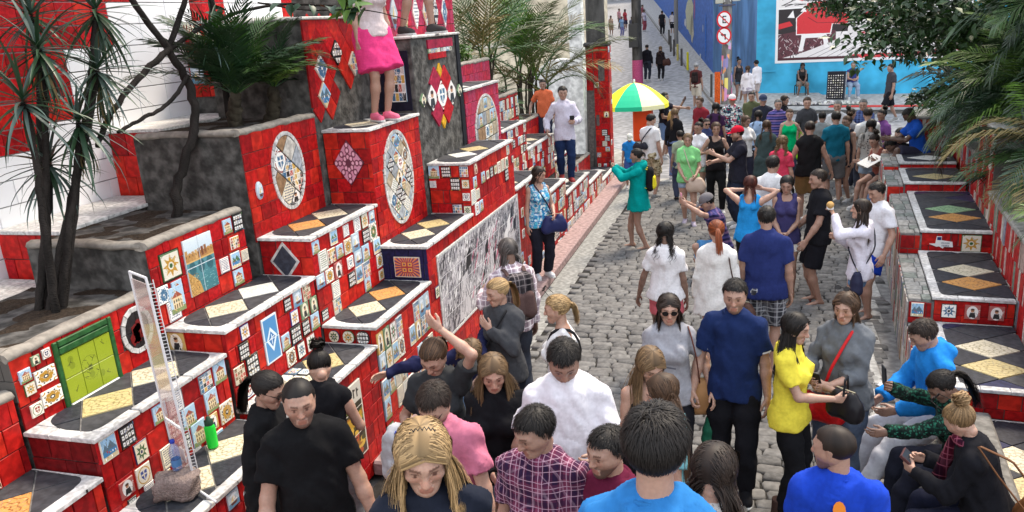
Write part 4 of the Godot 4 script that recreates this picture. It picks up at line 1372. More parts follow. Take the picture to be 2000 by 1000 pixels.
func stairs() -> void:
	var o := thing("stairway", "red and white tiled stairway climbing towards the viewer under the nearest people", "stairs")
	var conc := M(0.2, 0.19, 0.18, 0.9, "dirt", 0.6, 0.6, "grain")
	for k in STEPS.size():
		var z0: float = STEPS[k]
		var z1: float = STEPS[k + 1] if k < STEPS.size() - 1 else 0.8
		var y := stair_y(z0 + 0.01)
		part(o, "step", box_mesh(Vector3(-3.08, 0, z0 + 0.012), Vector3(1.0, y, z1), 0.006), conc)
		if k < 8:
			var x := -3.05
			while x < 0.95:
				var w := minf(rng.randf_range(0.14, 0.2), 0.97 - x)
				var c: Material = pick(reds()) if rng.randf() < 0.72 else pick(whites())
				if x < -1.7 or rng.randf() < 0.3:
					part(o, "riser_tile", box_mesh(Vector3(x + 0.002, y - 0.16, z0), Vector3(x + w - 0.002, y - 0.008, z0 + 0.011), 0.003), c)
				if x < -2.2:
					var zt := z0 + 0.03
					while zt < z1 - 0.1:
						part(o, "tread_tile", box_mesh(Vector3(x + 0.002, y + 0.001, zt + 0.002), Vector3(x + w - 0.002, y + 0.01, minf(zt + 0.19, z1)), 0.003), pick(reds()) if rng.randf() < 0.62 else pick(whites()))
						zt += 0.2
				x += w
	# ground behind and beside the stairs on which nothing stands
	part(o, "landing", box_mesh(Vector3(-3.08, 0, 2.02), Vector3(1.0, 2.38, 7.0)), conc)

func painted_wall() -> void:
	var o := thing("painted_wall", "tall white-painted block wall with stepped red areas behind the left planters", "wall", Vector3(-5.82, 0, 0))
	part(o, "core", box_mesh(Vector3(-0.4, 0, -11.2), Vector3(-0.014, 7.0, -1.2)), M(0.4, 0.4, 0.4, 0.9, "dirt", 0.6))
	var f := frame(Vector3(-0.014, 0, -2.2), Vector3.FORWARD, Vector3.UP)
	var wp := [M(0.80, 0.81, 0.83, 0.75), M(0.77, 0.78, 0.81, 0.75), M(0.83, 0.83, 0.85, 0.75)]
	var rp := reds()
	var y := 1.7
	var row := 0
	while y < 5.2:
		var x := 0.0
		while x < 8.6:
			var z := -2.2 - x
			var red_above := 2.75
			if z < -5.3:
				red_above = 3.1
			if z < -5.75:
				red_above = 3.6
			if z < -6.3:
				red_above = 3.95
			if z < -6.75:
				red_above = 9.0
			var red := y > red_above or (z < -7.45 and z > -8.1 and y < 4.4) or z < -9.4
			var w := 0.2 if red else 0.4
			if not red and row % 2 == 1 and x == 0.0:
				w = 0.2
			part(o, "block", plain_tile(w - 0.006, 0.19), pick(rp) if red else pick(wp), f * Transform3D(Basis(), Vector3(x + w / 2, y + 0.1, jit(0.001))))
			x += w
		y += 0.2
		row += 1

# ---------------------------------------------------------------- walls and things across the road
func across_the_road() -> void:
	var o := thing("blue_building", "blue building on the corner across the road, mural on its bright front", "building")
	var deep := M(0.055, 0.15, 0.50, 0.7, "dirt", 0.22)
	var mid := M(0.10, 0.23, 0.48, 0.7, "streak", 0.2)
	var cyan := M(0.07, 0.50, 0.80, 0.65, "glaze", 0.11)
	var b := MB.new()
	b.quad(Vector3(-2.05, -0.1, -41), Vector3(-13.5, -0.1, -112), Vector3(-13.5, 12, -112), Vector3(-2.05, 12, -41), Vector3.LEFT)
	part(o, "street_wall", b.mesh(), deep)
	b = MB.new()
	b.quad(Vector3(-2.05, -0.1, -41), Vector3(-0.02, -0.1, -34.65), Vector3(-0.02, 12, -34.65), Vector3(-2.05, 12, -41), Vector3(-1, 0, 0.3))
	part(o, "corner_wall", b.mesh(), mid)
	var yaw := -atan(0.24)
	var f := Transform3D(Basis(Vector3.UP, yaw), Vector3(0, 0, -34.6))
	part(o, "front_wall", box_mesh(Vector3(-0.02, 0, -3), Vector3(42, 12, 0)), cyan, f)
	part(o, "plinth", box_mesh(Vector3(-0.02, 0, 0), Vector3(42, 0.14, 0.05), 0.02), M(0.3, 0.3, 0.3, 0.9, "dirt", 0.5), f)
	part(o, "moulding", box_mesh(Vector3(0, 1.05, 0), Vector3(0.75, 1.12, 0.03), 0.01), cyan, f)
	# peeled patches on the street wall
	var d := (Vector3(-13.5, 0, -112) - Vector3(-2.05, 0, -41)).normalized()
	var sf := frame(Vector3(-2.05, 0, -41) + Vector3(-0.012, 0, 0), -d, Vector3.UP)
	rng.seed = 50
	for q in [[-13.0, 3.4, 3.0, 1.3, Color(0.5, 0.52, 0.4)], [-11.2, 2.6, 1.2, 0.9, Color(0.52, 0.5, 0.42)], [-16.5, 2.9, 0.7, 0.3, Color(0.6, 0.62, 0.66)], [-9.6, 3.9, 0.5, 0.7, Color(0.34, 0.13, 0.3)], [-4.6, 2.7, 0.14, 0.2, Color(0.6, 0.65, 0.7)], [-3.2, 2.3, 0.3, 1.2, Color(0.03, 0.16, 0.62)], [-6.0, 1.2, 0.35, 0.16, Color(0.6, 0.65, 0.7)]]:
		var p := PackedVector2Array()
		for k in 13:
			var a := TAU * k / 13
			p.append(Vector2(q[0] + cos(a) * q[2] * rng.randf_range(0.7, 1.1), q[1] + sin(a) * q[3] * rng.randf_range(0.75, 1.1)))
		var c: Color = q[4]
		part(o, "peeled_patch", poly_mesh(p, 0.006), M(c.r, c.g, c.b, 0.85, "dirt", 0.6), sf)
	# the mural, painted flat on the wall
	mural_texture()
	o = thing("street_mural", "black, white and red painted mural with a red horned figure on the blue wall", "mural", Vector3(0, 0, -34.6), yaw)
	part(o, "painting", poly_mesh(rect(0.82, 1.5, 7.4, 4.15), 0.012), printed("mural", 0.6))
	part(o, "painting", poly_mesh(rect(0.82, 4.2, 7.4, 5.6), 0.012), printed("scene", 0.6))
	part(o, "painted_border", box_mesh(Vector3(0.82, 4.15, 0), Vector3(7.4, 4.2, 0.014)), M(0.78, 0.78, 0.78, 0.6))
	for e in [[0.72, 1.4, 7.5, 1.5], [0.72, 5.6, 7.5, 5.7], [0.72, 1.5, 0.82, 5.6], [7.4, 1.5, 7.5, 5.6]]:
		part(o, "painted_border", box_mesh(Vector3(e[0], e[1], 0), Vector3(e[2], e[3], 0.014)), M(0.78, 0.78, 0.78, 0.6))
	# buildings on the left of the climbing street and at its end
	o = thing("beige_building", "beige rendered building behind the feathery palms", "building", Vector3(0, 0, -24.5))
	part(o, "wall", box_mesh(Vector3(-24, 0, -6), Vector3(-5.3, 8, 0), 0.03), M(0.66, 0.58, 0.44, 0.85, "dirt", 0.25))
	part(o, "door_opening", box_mesh(Vector3(-6.6, 0, -0.02), Vector3(-5.9, 2.2, 0.015)), M(0.02, 0.03, 0.04, 0.5))
	part(o, "band", box_mesh(Vector3(-24, 2.95, 0), Vector3(-5.3, 3.1, 0.06), 0.01), M(0.62, 0.58, 0.5, 0.8, "dirt", 0.5))
	o = thing("white_archway", "white rounded archway behind the man in the white shirt", "arch", Vector3(-4.75, 0, -20.4))
	var p := PackedVector2Array([Vector2(-0.75, 0), Vector2(-0.75, 2.1)])
	for k in range(1, 12):
		p.append(Vector2(-0.75 * cos(PI * k / 12), 2.1 + 0.62 * sin(PI * k / 12)))
	p.append_array([Vector2(0.75, 2.1), Vector2(0.75, 0)])
	part(o, "arch_slab", poly_mesh(p, 0.3, Rect2(0, 0, 1, 1), Rect2(), 0.02), M(0.82, 0.81, 0.79, 0.6, "dirt", 0.4))
	part(o, "pier", box_mesh(Vector3(0.3, 0, 0.1), Vector3(0.62, 4.3, 0.45), 0.015), M(0.84, 0.83, 0.8, 0.6, "dirt", 0.4))
	o = thing("pale_house", "pale row of houses on the left of the climbing street", "building")
	b = MB.new()
	b.quad(Vector3(-9.4, -0.1, -36), Vector3(-25, -0.1, -115), Vector3(-25, 14, -115), Vector3(-9.4, 14, -36), Vector3.RIGHT)
	b.quad(Vector3(-9.4, -0.1, -36), Vector3(-30, -0.1, -36), Vector3(-30, 9, -36), Vector3(-9.4, 9, -36), Vector3.BACK)
	part(o, "wall", b.mesh(), M(0.55, 0.54, 0.5, 0.85, "dirt", 0.15))
	o = thing("pale_house", "far pale house that closes the view up the climbing street", "building", Vector3(-18, 4, -113))
	part(o, "wall", box_mesh(Vector3(-12, -2, -4), Vector3(12, 12, 0)), M(0.55, 0.55, 0.52, 0.85, "dirt", 0.15))
	for k in 6:
		part(o, "window", box_mesh(Vector3(-8 + k * 2.4, 2, 0), Vector3(-7 + k * 2.4, 4, 0.05)), M(0.05, 0.06, 0.07, 0.2))

func mural_texture() -> void:
	var im := Image.create(768, 480, false, Image.FORMAT_RGB8)
	im.fill(Color("e9e4e2"))
	im.fill_rect(Rect2i(0, 0, 300, 120), Color("e4e0de"))
	for i in 40:
		line(im, Vector2(rng.randi() % 300, rng.randi() % 110), Vector2(rng.randi() % 300, rng.randi() % 110), 4, Color("1d1a1c"))
	im.fill_rect(Rect2i(0, 118, 320, 8), Color("f2f0ee"))
	im.fill_rect(Rect2i(0, 126, 420, 170), Color("2b2326"))
	fillpoly(im, PackedVector2Array([Vector2(0, 300), Vector2(130, 270), Vector2(250, 285), Vector2(250, 350), Vector2(130, 420), Vector2(0, 470)]), Color("5a2f38"))
	for i in 130:
		var q := Vector2(rng.randi() % 240, 300 + rng.randi() % 150)
		line(im, q, q + Vector2(jit(14), 16), 3, pick([Color("241d20"), Color("c9bcbc"), Color("7d4a52")]))
	# floor boards
	fillpoly(im, PackedVector2Array([Vector2(90, 440), Vector2(300, 330), Vector2(768, 300), Vector2(768, 480), Vector2(60, 480)]), Color("e6e1df"))
	for i in 16:
		line(im, Vector2(330 + i * 26, 330), Vector2(110 + i * 44, 478), 2, Color("6a6264"))
	# room beyond
	fillpoly(im, PackedVector2Array([Vector2(300, 200), Vector2(420, 190), Vector2(560, 220), Vector2(768, 200), Vector2(768, 330), Vector2(300, 335)]), Color("ddd8d6"))
	for i in 60:
		var q := Vector2(430 + rng.randi() % 330, 60 + rng.randi() % 250)
		line(im, q, q + Vector2(jit(40), jit(30)), 3, pick([Color("3a3436"), Color("8c8486"), Color("2a2426")]))
	fillpoly(im, PackedVector2Array([Vector2(300, 200), Vector2(380, 176), Vector2(440, 186), Vector2(470, 210), Vector2(400, 204)]), Color("c03040"))
	disc(im, 520, 210, 24, Color("e4b8a0"), 34)
	disc(im, 520, 222, 17, Color("c8303c"), 20)
	line(im, Vector2(360, 310), Vector2(410, 290), 6, Color("c8303c"))
	line(im, Vector2(360, 310), Vector2(400, 330), 6, Color("c8303c"))
	for i in 130:
		var x := 330 + rng.randi() % 430
		disc(im, x, 476 - absf(x - 520) * 0.02 - rng.randi() % 34 * (x / 768.0), 10, pick([Color("c42c34"), Color("a82430"), Color("d8484a")]), 7)
	im.fill_rect(Rect2i(0, 462, 350, 18), Color("4a2028"))
	# the red standing figure with a long snout
	var halo := PackedVector2Array([Vector2(84, 300), Vector2(82, 190), Vector2(112, 150), Vector2(126, 92), Vector2(204, 84), Vector2(216, 100), Vector2(196, 124), Vector2(270, 160), Vector2(320, 210), Vector2(318, 232), Vector2(280, 246), Vector2(232, 240), Vector2(226, 302)])
	var big := PackedVector2Array()
	for q in halo:
		big.append(Vector2(156, 190) + (q - Vector2(156, 190)) * 1.06)
	fillpoly(im, big, Color("f0ecea"))
	fillpoly(im, halo, Color("cf2f36"))
	fillpoly(im, PackedVector2Array([Vector2(108, 116), Vector2(150, 96), Vector2(196, 118), Vector2(176, 128), Vector2(140, 128)]), Color("8d1f28"))
	line(im, Vector2(130, 190), Vector2(170, 230), 4, Color("8d1f28"))
	line(im, Vector2(170, 230), Vector2(290, 236), 4, Color("8d1f28"))
	disc(im, 232, 162, 5, Color("f0ecea"))
	fillpoly(im, PackedVector2Array([Vector2(104, 302), Vector2(210, 302), Vector2(216, 330), Vector2(224, 400), Vector2(206, 400), Vector2(196, 330), Vector2(122, 330), Vector2(110, 420), Vector2(92, 420), Vector2(102, 340)]), Color("efebe9"))
	for q in [[Vector2(40, 160), 24], [Vector2(96, 128), 20], [Vector2(70, 60), 20]]:
		fillpoly(im, PackedVector2Array([q[0] + Vector2(0, q[1]), q[0] + Vector2(q[1], -q[1]), q[0] + Vector2(q[1] * 1.3, q[1] * 1.2)]), Color("f0ecea"))
	fillpoly(im, PackedVector2Array([Vector2(76, 62), Vector2(110, 30), Vector2(124, 54), Vector2(104, 78)]), Color("d9616a"))
	fillpoly(im, PackedVector2Array([Vector2(0, 226), Vector2(50, 210), Vector2(64, 240), Vector2(0, 262)]), Color("cf2f36"))
	speckle(im, Rect2i(0, 0, 768, 480), 2500, 0.15)
	tex.mural = ImageTexture.create_from_image(im)

func sign_disc(label: String, at: Vector3, kind: String, turn: float) -> void:
	var o := thing("road_sign", label, "sign", at, turn, "")
	part(o, "back_plate", poly_mesh(oval(0, 0, 0.27, 0.31, 26), 0.012), M(0.6, 0.02, 0.03, 0.4))
	part(o, "face", poly_mesh(oval(0, 0, 0.215, 0.25, 26), 0.016), M(0.8, 0.8, 0.8, 0.4))
	var ink := M(0.02, 0.02, 0.02, 0.5)
	if kind == "E":
		for e in [[-0.06, -0.13, -0.02, 0.13], [-0.02, 0.09, 0.08, 0.13], [-0.02, -0.02, 0.06, 0.02], [-0.02, -0.13, 0.08, -0.09]]:
			part(o, "letter_stroke", box_mesh(Vector3(e[0], e[1], 0.016), Vector3(e[2], e[3], 0.019)), ink)
	else:
		for e in [PackedVector2Array([Vector2(0.02, -0.14), Vector2(0.065, -0.14), Vector2(0.065, 0.05), Vector2(0.02, 0.05)]), PackedVector2Array([Vector2(-0.05, 0.02), Vector2(0.065, 0.02), Vector2(0.065, 0.06), Vector2(-0.05, 0.06)]), PackedVector2Array([Vector2(-0.13, 0.04), Vector2(-0.045, -0.03), Vector2(-0.045, 0.11)])]:
			part(o, "arrow", poly_mesh(e, 0.019), ink)
	part(o, "slash", box_mesh(Vector3(-0.24, -0.018, 0.0), Vector3(0.24, 0.018, 0.021)), M(0.6, 0.02, 0.03, 0.4), Transform3D(Basis(Vector3.BACK, -PI / 4), Vector3.ZERO))

func street_things() -> void:
	var b := MB.new()
	# lamp pole with posters and signs
	var o := thing("utility_pole", "grey utility pole wrapped in bright paint, carrying two round signs", "pole", Vector3(-1.08, 0.13, -31.9))
	b.tube([Vector3(0, 0, 0), Vector3(0, 2.5, 0), Vector3(0, 9, 0)], [0.2, 0.18, 0.14], 14)
	part(o, "shaft", b.mesh(), M(0.3, 0.29, 0.28, 0.9, "streak", 0.8))
	rng.seed = 31
	var pc := [lin(0.7, 0.12, 0.02), lin(0.75, 0.5, 0.03), lin(0.6, 0.04, 0.12), lin(0.06, 0.05, 0.22), lin(0.7, 0.66, 0.6), lin(0.5, 0.1, 0.3), lin(0.2, 0.35, 0.4)]
	b = MB.new()
	for i in 44:
		b.col = pc[rng.randi() % 7]
		var a := rng.randf() * TAU
		var y := rng.randf_range(0.05, 2.4)
		var r := 0.205 - y * 0.008 + 0.0002 * i
		var w := rng.randf_range(0.3, 0.8)
		var h := rng.randf_range(0.15, 0.5)
		var k0 := jit(0.2)
		for k in 4:
			var a0 := a + w * k / 4.0
			var a1 := a + w * (k + 1) / 4.0
			b.quad(Vector3(cos(a0) * r, y + k0 * k * 0.2, sin(a0) * r), Vector3(cos(a1) * r, y + k0 * (k + 1) * 0.2, sin(a1) * r), Vector3(cos(a1) * r, minf(y + h, 2.45), sin(a1) * r), Vector3(cos(a0) * r, minf(y + h, 2.45), sin(a0) * r), Vector3(cos(a0), 0, sin(a0)))
	part(o, "painted_wrap", b.mesh(), tinted(0.6))
	b = MB.new()
	for i in 7:
		b.tube([Vector3(0.22 * cos(i), 3.75, 0.22 * sin(i)), Vector3(0.3 * cos(i), 4.3, 0.3 * sin(i)), Vector3(0.12 * cos(i), 5.2, 0.12 * sin(i))], [0.03, 0.05, 0.03], 6)
	part(o, "cable_bundle", b.mesh(), M(0.5, 0.49, 0.46, 0.7))
	part(o, "meter_box", box_mesh(Vector3(-0.42, 3.7, -0.1), Vector3(-0.12, 4.3, 0.2), 0.02), M(0.42, 0.42, 0.36, 0.6))
	part(o, "meter_box", box_mesh(Vector3(0.18, 3.75, -0.1), Vector3(0.46, 4.35, 0.2), 0.02), M(0.48, 0.48, 0.44, 0.6))
	part(o, "bracket", box_mesh(Vector3(-0.3, 3.6, -0.05), Vector3(0.3, 3.66, 0.22), 0.01), M(0.08, 0.08, 0.12, 0.5))
	sign_disc("round no-parking sign with a struck-out E, upper of the two on the painted pole", Vector3(-1.18, 3.26, -31.66), "E", 0.0)
	sign_disc("round no-left-turn sign with a struck-out arrow, lower of the two on the painted pole", Vector3(-1.18, 2.68, -31.66), "arrow", 0.0)
	o = thing("orange_board", "narrow orange board leaning at the foot of the painted pole", "board", Vector3(-1.42, 0.13, -31.6))
	part(o, "panel", box_mesh(Vector3(-0.09, 0.0, -0.02), Vector3(0.12, 1.25, 0.02), 0.008), M(0.75, 0.12, 0.02, 0.5, "dirt", 0.8))
	part(o, "foot", box_mesh(Vector3(-0.12, 0.0, -0.12), Vector3(0.14, 0.05, 0.12), 0.008), M(0.3, 0.3, 0.3, 0.6))
	# dark pole with pink foot further up
	o = thing("utility_pole", "dark thick pole with a pink painted foot beside the walking couple", "pole", Vector3(-5.5, 0.35, -39.5))
	b = MB.new()
	b.tube([Vector3(0, 0, 0), Vector3(0, 5, 0), Vector3(0, 11, 0)], [0.25, 0.22, 0.18], 14)
	part(o, "shaft", b.mesh(), M(0.09, 0.085, 0.08, 0.9, "streak", 0.8))
	b = MB.new()
	b.tube([Vector3(0, 0, 0), Vector3(0, 1.2, 0)], [0.258, 0.252], 14)
	part(o, "pink_foot", b.mesh(), M(0.55, 0.09, 0.22, 0.6, "dirt", 1.2))
	part(o, "meter_box", box_mesh(Vector3(-0.35, 1.8, -0.1), Vector3(0.1, 2.9, 0.3), 0.02), M(0.05, 0.05, 0.05, 0.6))
	o = thing("thin_pole", "thin grey pole on the pavement before the blue street wall", "pole", Vector3(-4.9, 1.35, -53.0))
	b = MB.new()
	b.tube([Vector3.ZERO, Vector3(0, 9, 0)], [0.14, 0.1], 10)
	part(o, "shaft", b.mesh(), M(0.2, 0.2, 0.2, 0.7))
	var n := 0
	for q in [[-3.35, -42.3, 0.85, "y", "yellow bollard nearest the crossing"], [-3.8, -44.0, 0.85, "d", "dark bollard just beyond the yellow one"], [-4.2, -46.2, 0.85, "y2", "dull yellow bollard, second of the yellow ones"], [-4.6, -48.3, 0.9, "d", "dark bollard halfway up the pavement row"], [-5.0, -50.5, 0.9, "d", "dark bollard beside the thin grey pole"], [-5.5, -54.5, 0.9, "d", "farthest dark bollard of the pavement row"]]:
		var c: Material = {"y": M(0.6, 0.55, 0.02, 0.6), "y2": M(0.45, 0.38, 0.1, 0.6), "d": M(0.08, 0.075, 0.07, 0.7)}[q[3]]
		o = thing("bollard", q[4], "bollard", Vector3(q[0], slope_y(q[1]) + 0.12, q[1]), 0.0, "bollards along the pavement")
		b = MB.new()
		b.tube([Vector3(0, 0, 0), Vector3(0, q[2], 0)], [0.06, 0.055], 8)
		part(o, "post", b.mesh(), c)
		b = MB.new()
		b.ball(Vector3(0, q[2], 0), Vector3(0.065, 0.05, 0.065), 5, 8)
		part(o, "knob", b.mesh(), c)
	o = thing("bollard", "slim dark post standing alone left of the painted pole", "bollard", Vector3(-1.75, 0.13, -34.0))
	b = MB.new()
	b.tube([Vector3.ZERO, Vector3(0, 1.0, 0)], [0.05, 0.045], 8)
	part(o, "post", b.mesh(), M(0.07, 0.065, 0.06, 0.7))
	# tall pillar clad in red tiles
	o = thing("tiled_pillar", "old grey tree-like pillar half clad in red tiles at the end of the terraces", "pillar", Vector3(-3.45, 0.33, -18.3))
	b = MB.new()
	b.tube([Vector3(-0.06, 0, 0), Vector3(-0.05, 1.2, 0), Vector3(-0.02, 2.8, 0), Vector3(0, 7.5, 0)], [0.26, 0.24, 0.22, 0.17], 12)
	part(o, "shaft", b.mesh(), M(0.1, 0.095, 0.09, 0.95, "streak", 0.8, 1.5, "grain"))
	part(o, "cladding_core", box_mesh(Vector3(-0.22, 0, -0.12), Vector3(0.28, 2.7, 0.24)), M(0.15, 0.13, 0.12, 0.9, "dirt", 1.0))
	part(o, "collar", box_mesh(Vector3(-0.26, 2.7, -0.2), Vector3(0.3, 2.8, 0.3), 0.03), M(0.1, 0.095, 0.09, 0.9, "dirt", 1.0))
	tile_face(o, frame(Vector3(-0.05, 2.7, 0.24), Vector3.RIGHT, Vector3.UP), 0.33, 2.7, 0.3, [rect(0.02, -1.75, 0.1, -1.5), rect(0.1, -0.75, 0.25, -0.3)], [], 0.13)
	tile_face(o, frame(Vector3(0.28, 2.7, 0.24), Vector3.FORWARD, Vector3.UP), 0.36, 2.7, 0.3, [], [], 0.13)
	tile_face(o, frame(Vector3(-0.22, 2.65, 0.24), Vector3.RIGHT, Vector3.UP), 0.16, 0.9, 0.0, [], [], 0.13)
	# vendor's umbrella
	o = thing("parasol", "round yellow, green and white parasol over the vendor's cart", "umbrella", Vector3(-2.92, -0.17, -20.3))
	b = MB.new()
	b.tube([Vector3.ZERO, Vector3(0, 2.2, 0)], [0.022, 0.02], 8)
	part(o, "pole", b.mesh(), M(0.6, 0.6, 0.6, 0.4))
	b = MB.new()
	b.ball(Vector3(0, 2.24, 0), Vector3(0.03, 0.05, 0.03), 5, 8)
	part(o, "finial", b.mesh(), M(0.7, 0.7, 0.7, 0.4))
	var cols := [M(0.02, 0.46, 0.24, 0.6), M(0.80, 0.77, 0.42, 0.6), M(0.78, 0.70, 0.03, 0.6), M(0.02, 0.46, 0.24, 0.6), M(0.8, 0.78, 0.6, 0.6), M(0.78, 0.70, 0.03, 0.6), M(0.02, 0.46, 0.24, 0.6), M(0.78, 0.70, 0.03, 0.6)]
	for k in 8:
		b = MB.new()
		var a0 := TAU * (k - 0.5) / 8 - 1.62
		var a1 := a0 + TAU / 8
		for i in 6:
			for j in 4:
				var pt := []
				for q in [[i, j], [i + 1, j], [i + 1, j + 1], [i, j + 1]]:
					var r: float = q[0] / 6.0
					var t: float = q[1] / 4.0
					var rr := 0.86 * r * (1.0 - 0.035 * sin(PI * t))
					var a := lerpf(a0, a1, t)
					pt.append(Vector3(cos(a) * rr, 2.2 - 0.52 * pow(r, 1.7), -sin(a) * rr))
				b.quad(pt[0], pt[1], pt[2], pt[3], Vector3(0, 1, 0))
		for j in 4:
			var pt := []
			for q in [[0, 0.0], [1, 0.0], [1, 0.1], [0, 0.1]]:
				var t: float = (j + q[0]) / 4.0
				var rr: float = 0.86 * (1.0 - 0.035 * sin(PI * t)) + q[1] * 0.08
				var a := lerpf(a0, a1, t)
				pt.append(Vector3(cos(a) * rr, 1.68 - q[1], -sin(a) * rr))
			b.quad(pt[0], pt[1], pt[2], pt[3], Vector3(cos(a0), 0.2, -sin(a0)))
		part(o, "panel", b.mesh(), cols[k])
		b = MB.new()
		b.tube([Vector3(0, 2.17, 0), Vector3(cos(a0) * 0.45, 2.0, -sin(a0) * 0.45), Vector3(cos(a0) * 0.85, 1.67, -sin(a0) * 0.85)], [0.006, 0.006, 0.005], 5)
		part(o, "rib", b.mesh(), M(0.5, 0.5, 0.5, 0.4))
	o = thing("vending_cart", "orange drinks cart under the parasol, patterned crate at its foot", "cart", Vector3(-2.72, 0, -20.1))
	part(o, "body", box_mesh(Vector3(-0.2, 0.62, -0.2), Vector3(0.26, 1.5, 0.2), 0.03), M(0.72, 0.07, 0.015, 0.35))
	part(o, "lid", box_mesh(Vector3(-0.23, 1.5, -0.23), Vector3(0.29, 1.56, 0.23), 0.02), M(0.78, 0.1, 0.02, 0.35))
	part(o, "crate", box_mesh(Vector3(-0.2, 0.12, -0.2), Vector3(0.26, 0.6, 0.22), 0.02), M(0.5, 0.5, 0.5, 0.5, "dirt", 6.0))
	for s in [-1, 1]:
		b = MB.new()
		b.tube([Vector3(0.03 + s * 0.2, 0.1, 0), Vector3(0.03 + s * 0.25, 0.1, 0)], [0.1, 0.1], 12)
		part(o, "wheel", b.mesh(), M(0.03, 0.03, 0.03, 0.7))
	# street sellers' goods
	o = thing("goods_blanket", "dark blanket on the pavement covered with small wares", "blanket", Vector3(1.8, 0.131, -30.9), -0.24)
	part(o, "cloth", box_mesh(Vector3(-0.95, 0, -0.45), Vector3(0.95, 0.03, 0.45), 0.01), M(0.03, 0.03, 0.035, 0.9))
	rng.seed = 12
	b = MB.new()
	for i in 130:
		var c := rng.randf_range(0.05, 0.75)
		b.col = lin(c, c * rng.randf_range(0.8, 1), c * rng.randf_range(0.7, 1))
		var x := rng.randf_range(-0.9, 0.88)
		var z := rng.randf_range(-0.4, 0.38)
		b.box(Vector3(x, 0.03, z), Vector3(x + rng.randf_range(0.02, 0.1), 0.05 + rng.randf() * 0.06, z + rng.randf_range(0.02, 0.09)))
	var w := part(o, "wares", b.mesh(), tinted(0.5))
	tag(w, "", "", "", "stuff")
	o = thing("jewellery_board", "black upright board hung with jewellery beside the seated seller", "display board", Vector3(2.8, 0.131, -32.0), -0.24)
	part(o, "panel", box_mesh(Vector3(-0.3, 0.02, -0.02), Vector3(0.3, 1.0, 0.02), 0.008), M(0.02, 0.02, 0.025, 0.8), Transform3D(Basis(Vector3.RIGHT, -0.12), Vector3.ZERO))
	for e in [[-0.32, 0.0, -0.28, 1.04], [0.28, 0.0, 0.32, 1.04], [-0.28, 1.0, 0.28, 1.04]]:
		part(o, "frame_bar", box_mesh(Vector3(e[0], e[1], -0.03), Vector3(e[2], e[3], 0.03), 0.006), M(0.03, 0.035, 0.05, 0.5), Transform3D(Basis(Vector3.RIGHT, -0.12), Vector3.ZERO))
	b = MB.new()
	for i in 70:
		var c := rng.randf_range(0.15, 0.7)
		b.col = lin(c, c * 0.85, c * rng.randf_range(0.4, 0.8))
		var x := -0.26 + (i % 7) * 0.08
		var y := 0.1 + (i / 7) * 0.087
		b.ball(Vector3(x, y, 0.03), Vector3(rng.randf_range(0.012, 0.035), rng.randf_range(0.012, 0.03), 0.01), 3, 5)
	w = part(o, "trinkets", b.mesh(), tinted(0.35), Transform3D(Basis(Vector3.RIGHT, -0.12), Vector3.ZERO))
	tag(w, "", "", "", "stuff")
	o = thing("goods_blanket", "grey-green cloth with wares at the feet of the seller in blue", "blanket", Vector3(3.2, 0.131, -30.6), -0.24)
	part(o, "cloth", box_mesh(Vector3(-0.5, 0, -0.35), Vector3(0.5, 0.03, 0.35), 0.01), M(0.12, 0.14, 0.12, 0.9))
	b = MB.new()
	for i in 60:
		var c := rng.randf_range(0.04, 0.6)
		b.col = lin(c, c, c * rng.randf_range(0.7, 1))
		var x := rng.randf_range(-0.45, 0.4)
		var z := rng.randf_range(-0.3, 0.25)
		b.box(Vector3(x, 0.03, z), Vector3(x + 0.06, 0.05 + rng.randf() * 0.05, z + 0.06))
	w = part(o, "wares", b.mesh(), tinted(0.5))
	tag(w, "", "", "", "stuff")
	o = thing("red_cloth", "long red cloth laid along the pavement kerb", "cloth", Vector3(3.9, 0.131, -29.6), -0.24)
	part(o, "cloth", box_mesh(Vector3(-1.5, 0, -0.22), Vector3(1.5, 0.025, 0.22), 0.01), M(0.6, 0.06, 0.05, 0.8, "dirt", 1.2))
	for q in [["black folding chair under the seller with long dark hair", 1.68, -33.75, Color(0.02, 0.02, 0.02)], ["white plastic chair under the seller in the blue top", 3.38, -32.6, Color(0.7, 0.7, 0.7)]]:
		o = thing("chair", q[0], "chair", Vector3(q[1], 0.131, q[2]), -0.2)
		var c: Color = q[3]
		var m := M(c.r, c.g, c.b, 0.6)
		part(o, "seat", box_mesh(Vector3(-0.22, 0.42, -0.2), Vector3(0.22, 0.45, 0.22), 0.012), m)
		part(o, "backrest", box_mesh(Vector3(-0.22, 0.55, -0.24), Vector3(0.22, 0.85, -0.21), 0.012), m)
		for s in [[-0.2, -0.2], [0.2, -0.2], [-0.2, 0.2], [0.2, 0.2]]:
			part(o, "leg", box_mesh(Vector3(s[0] - 0.015, 0, s[1] - 0.015), Vector3(s[0] + 0.015, 0.85 if s[1] < 0 else 0.42, s[1] + 0.015)), m)
	near_things()

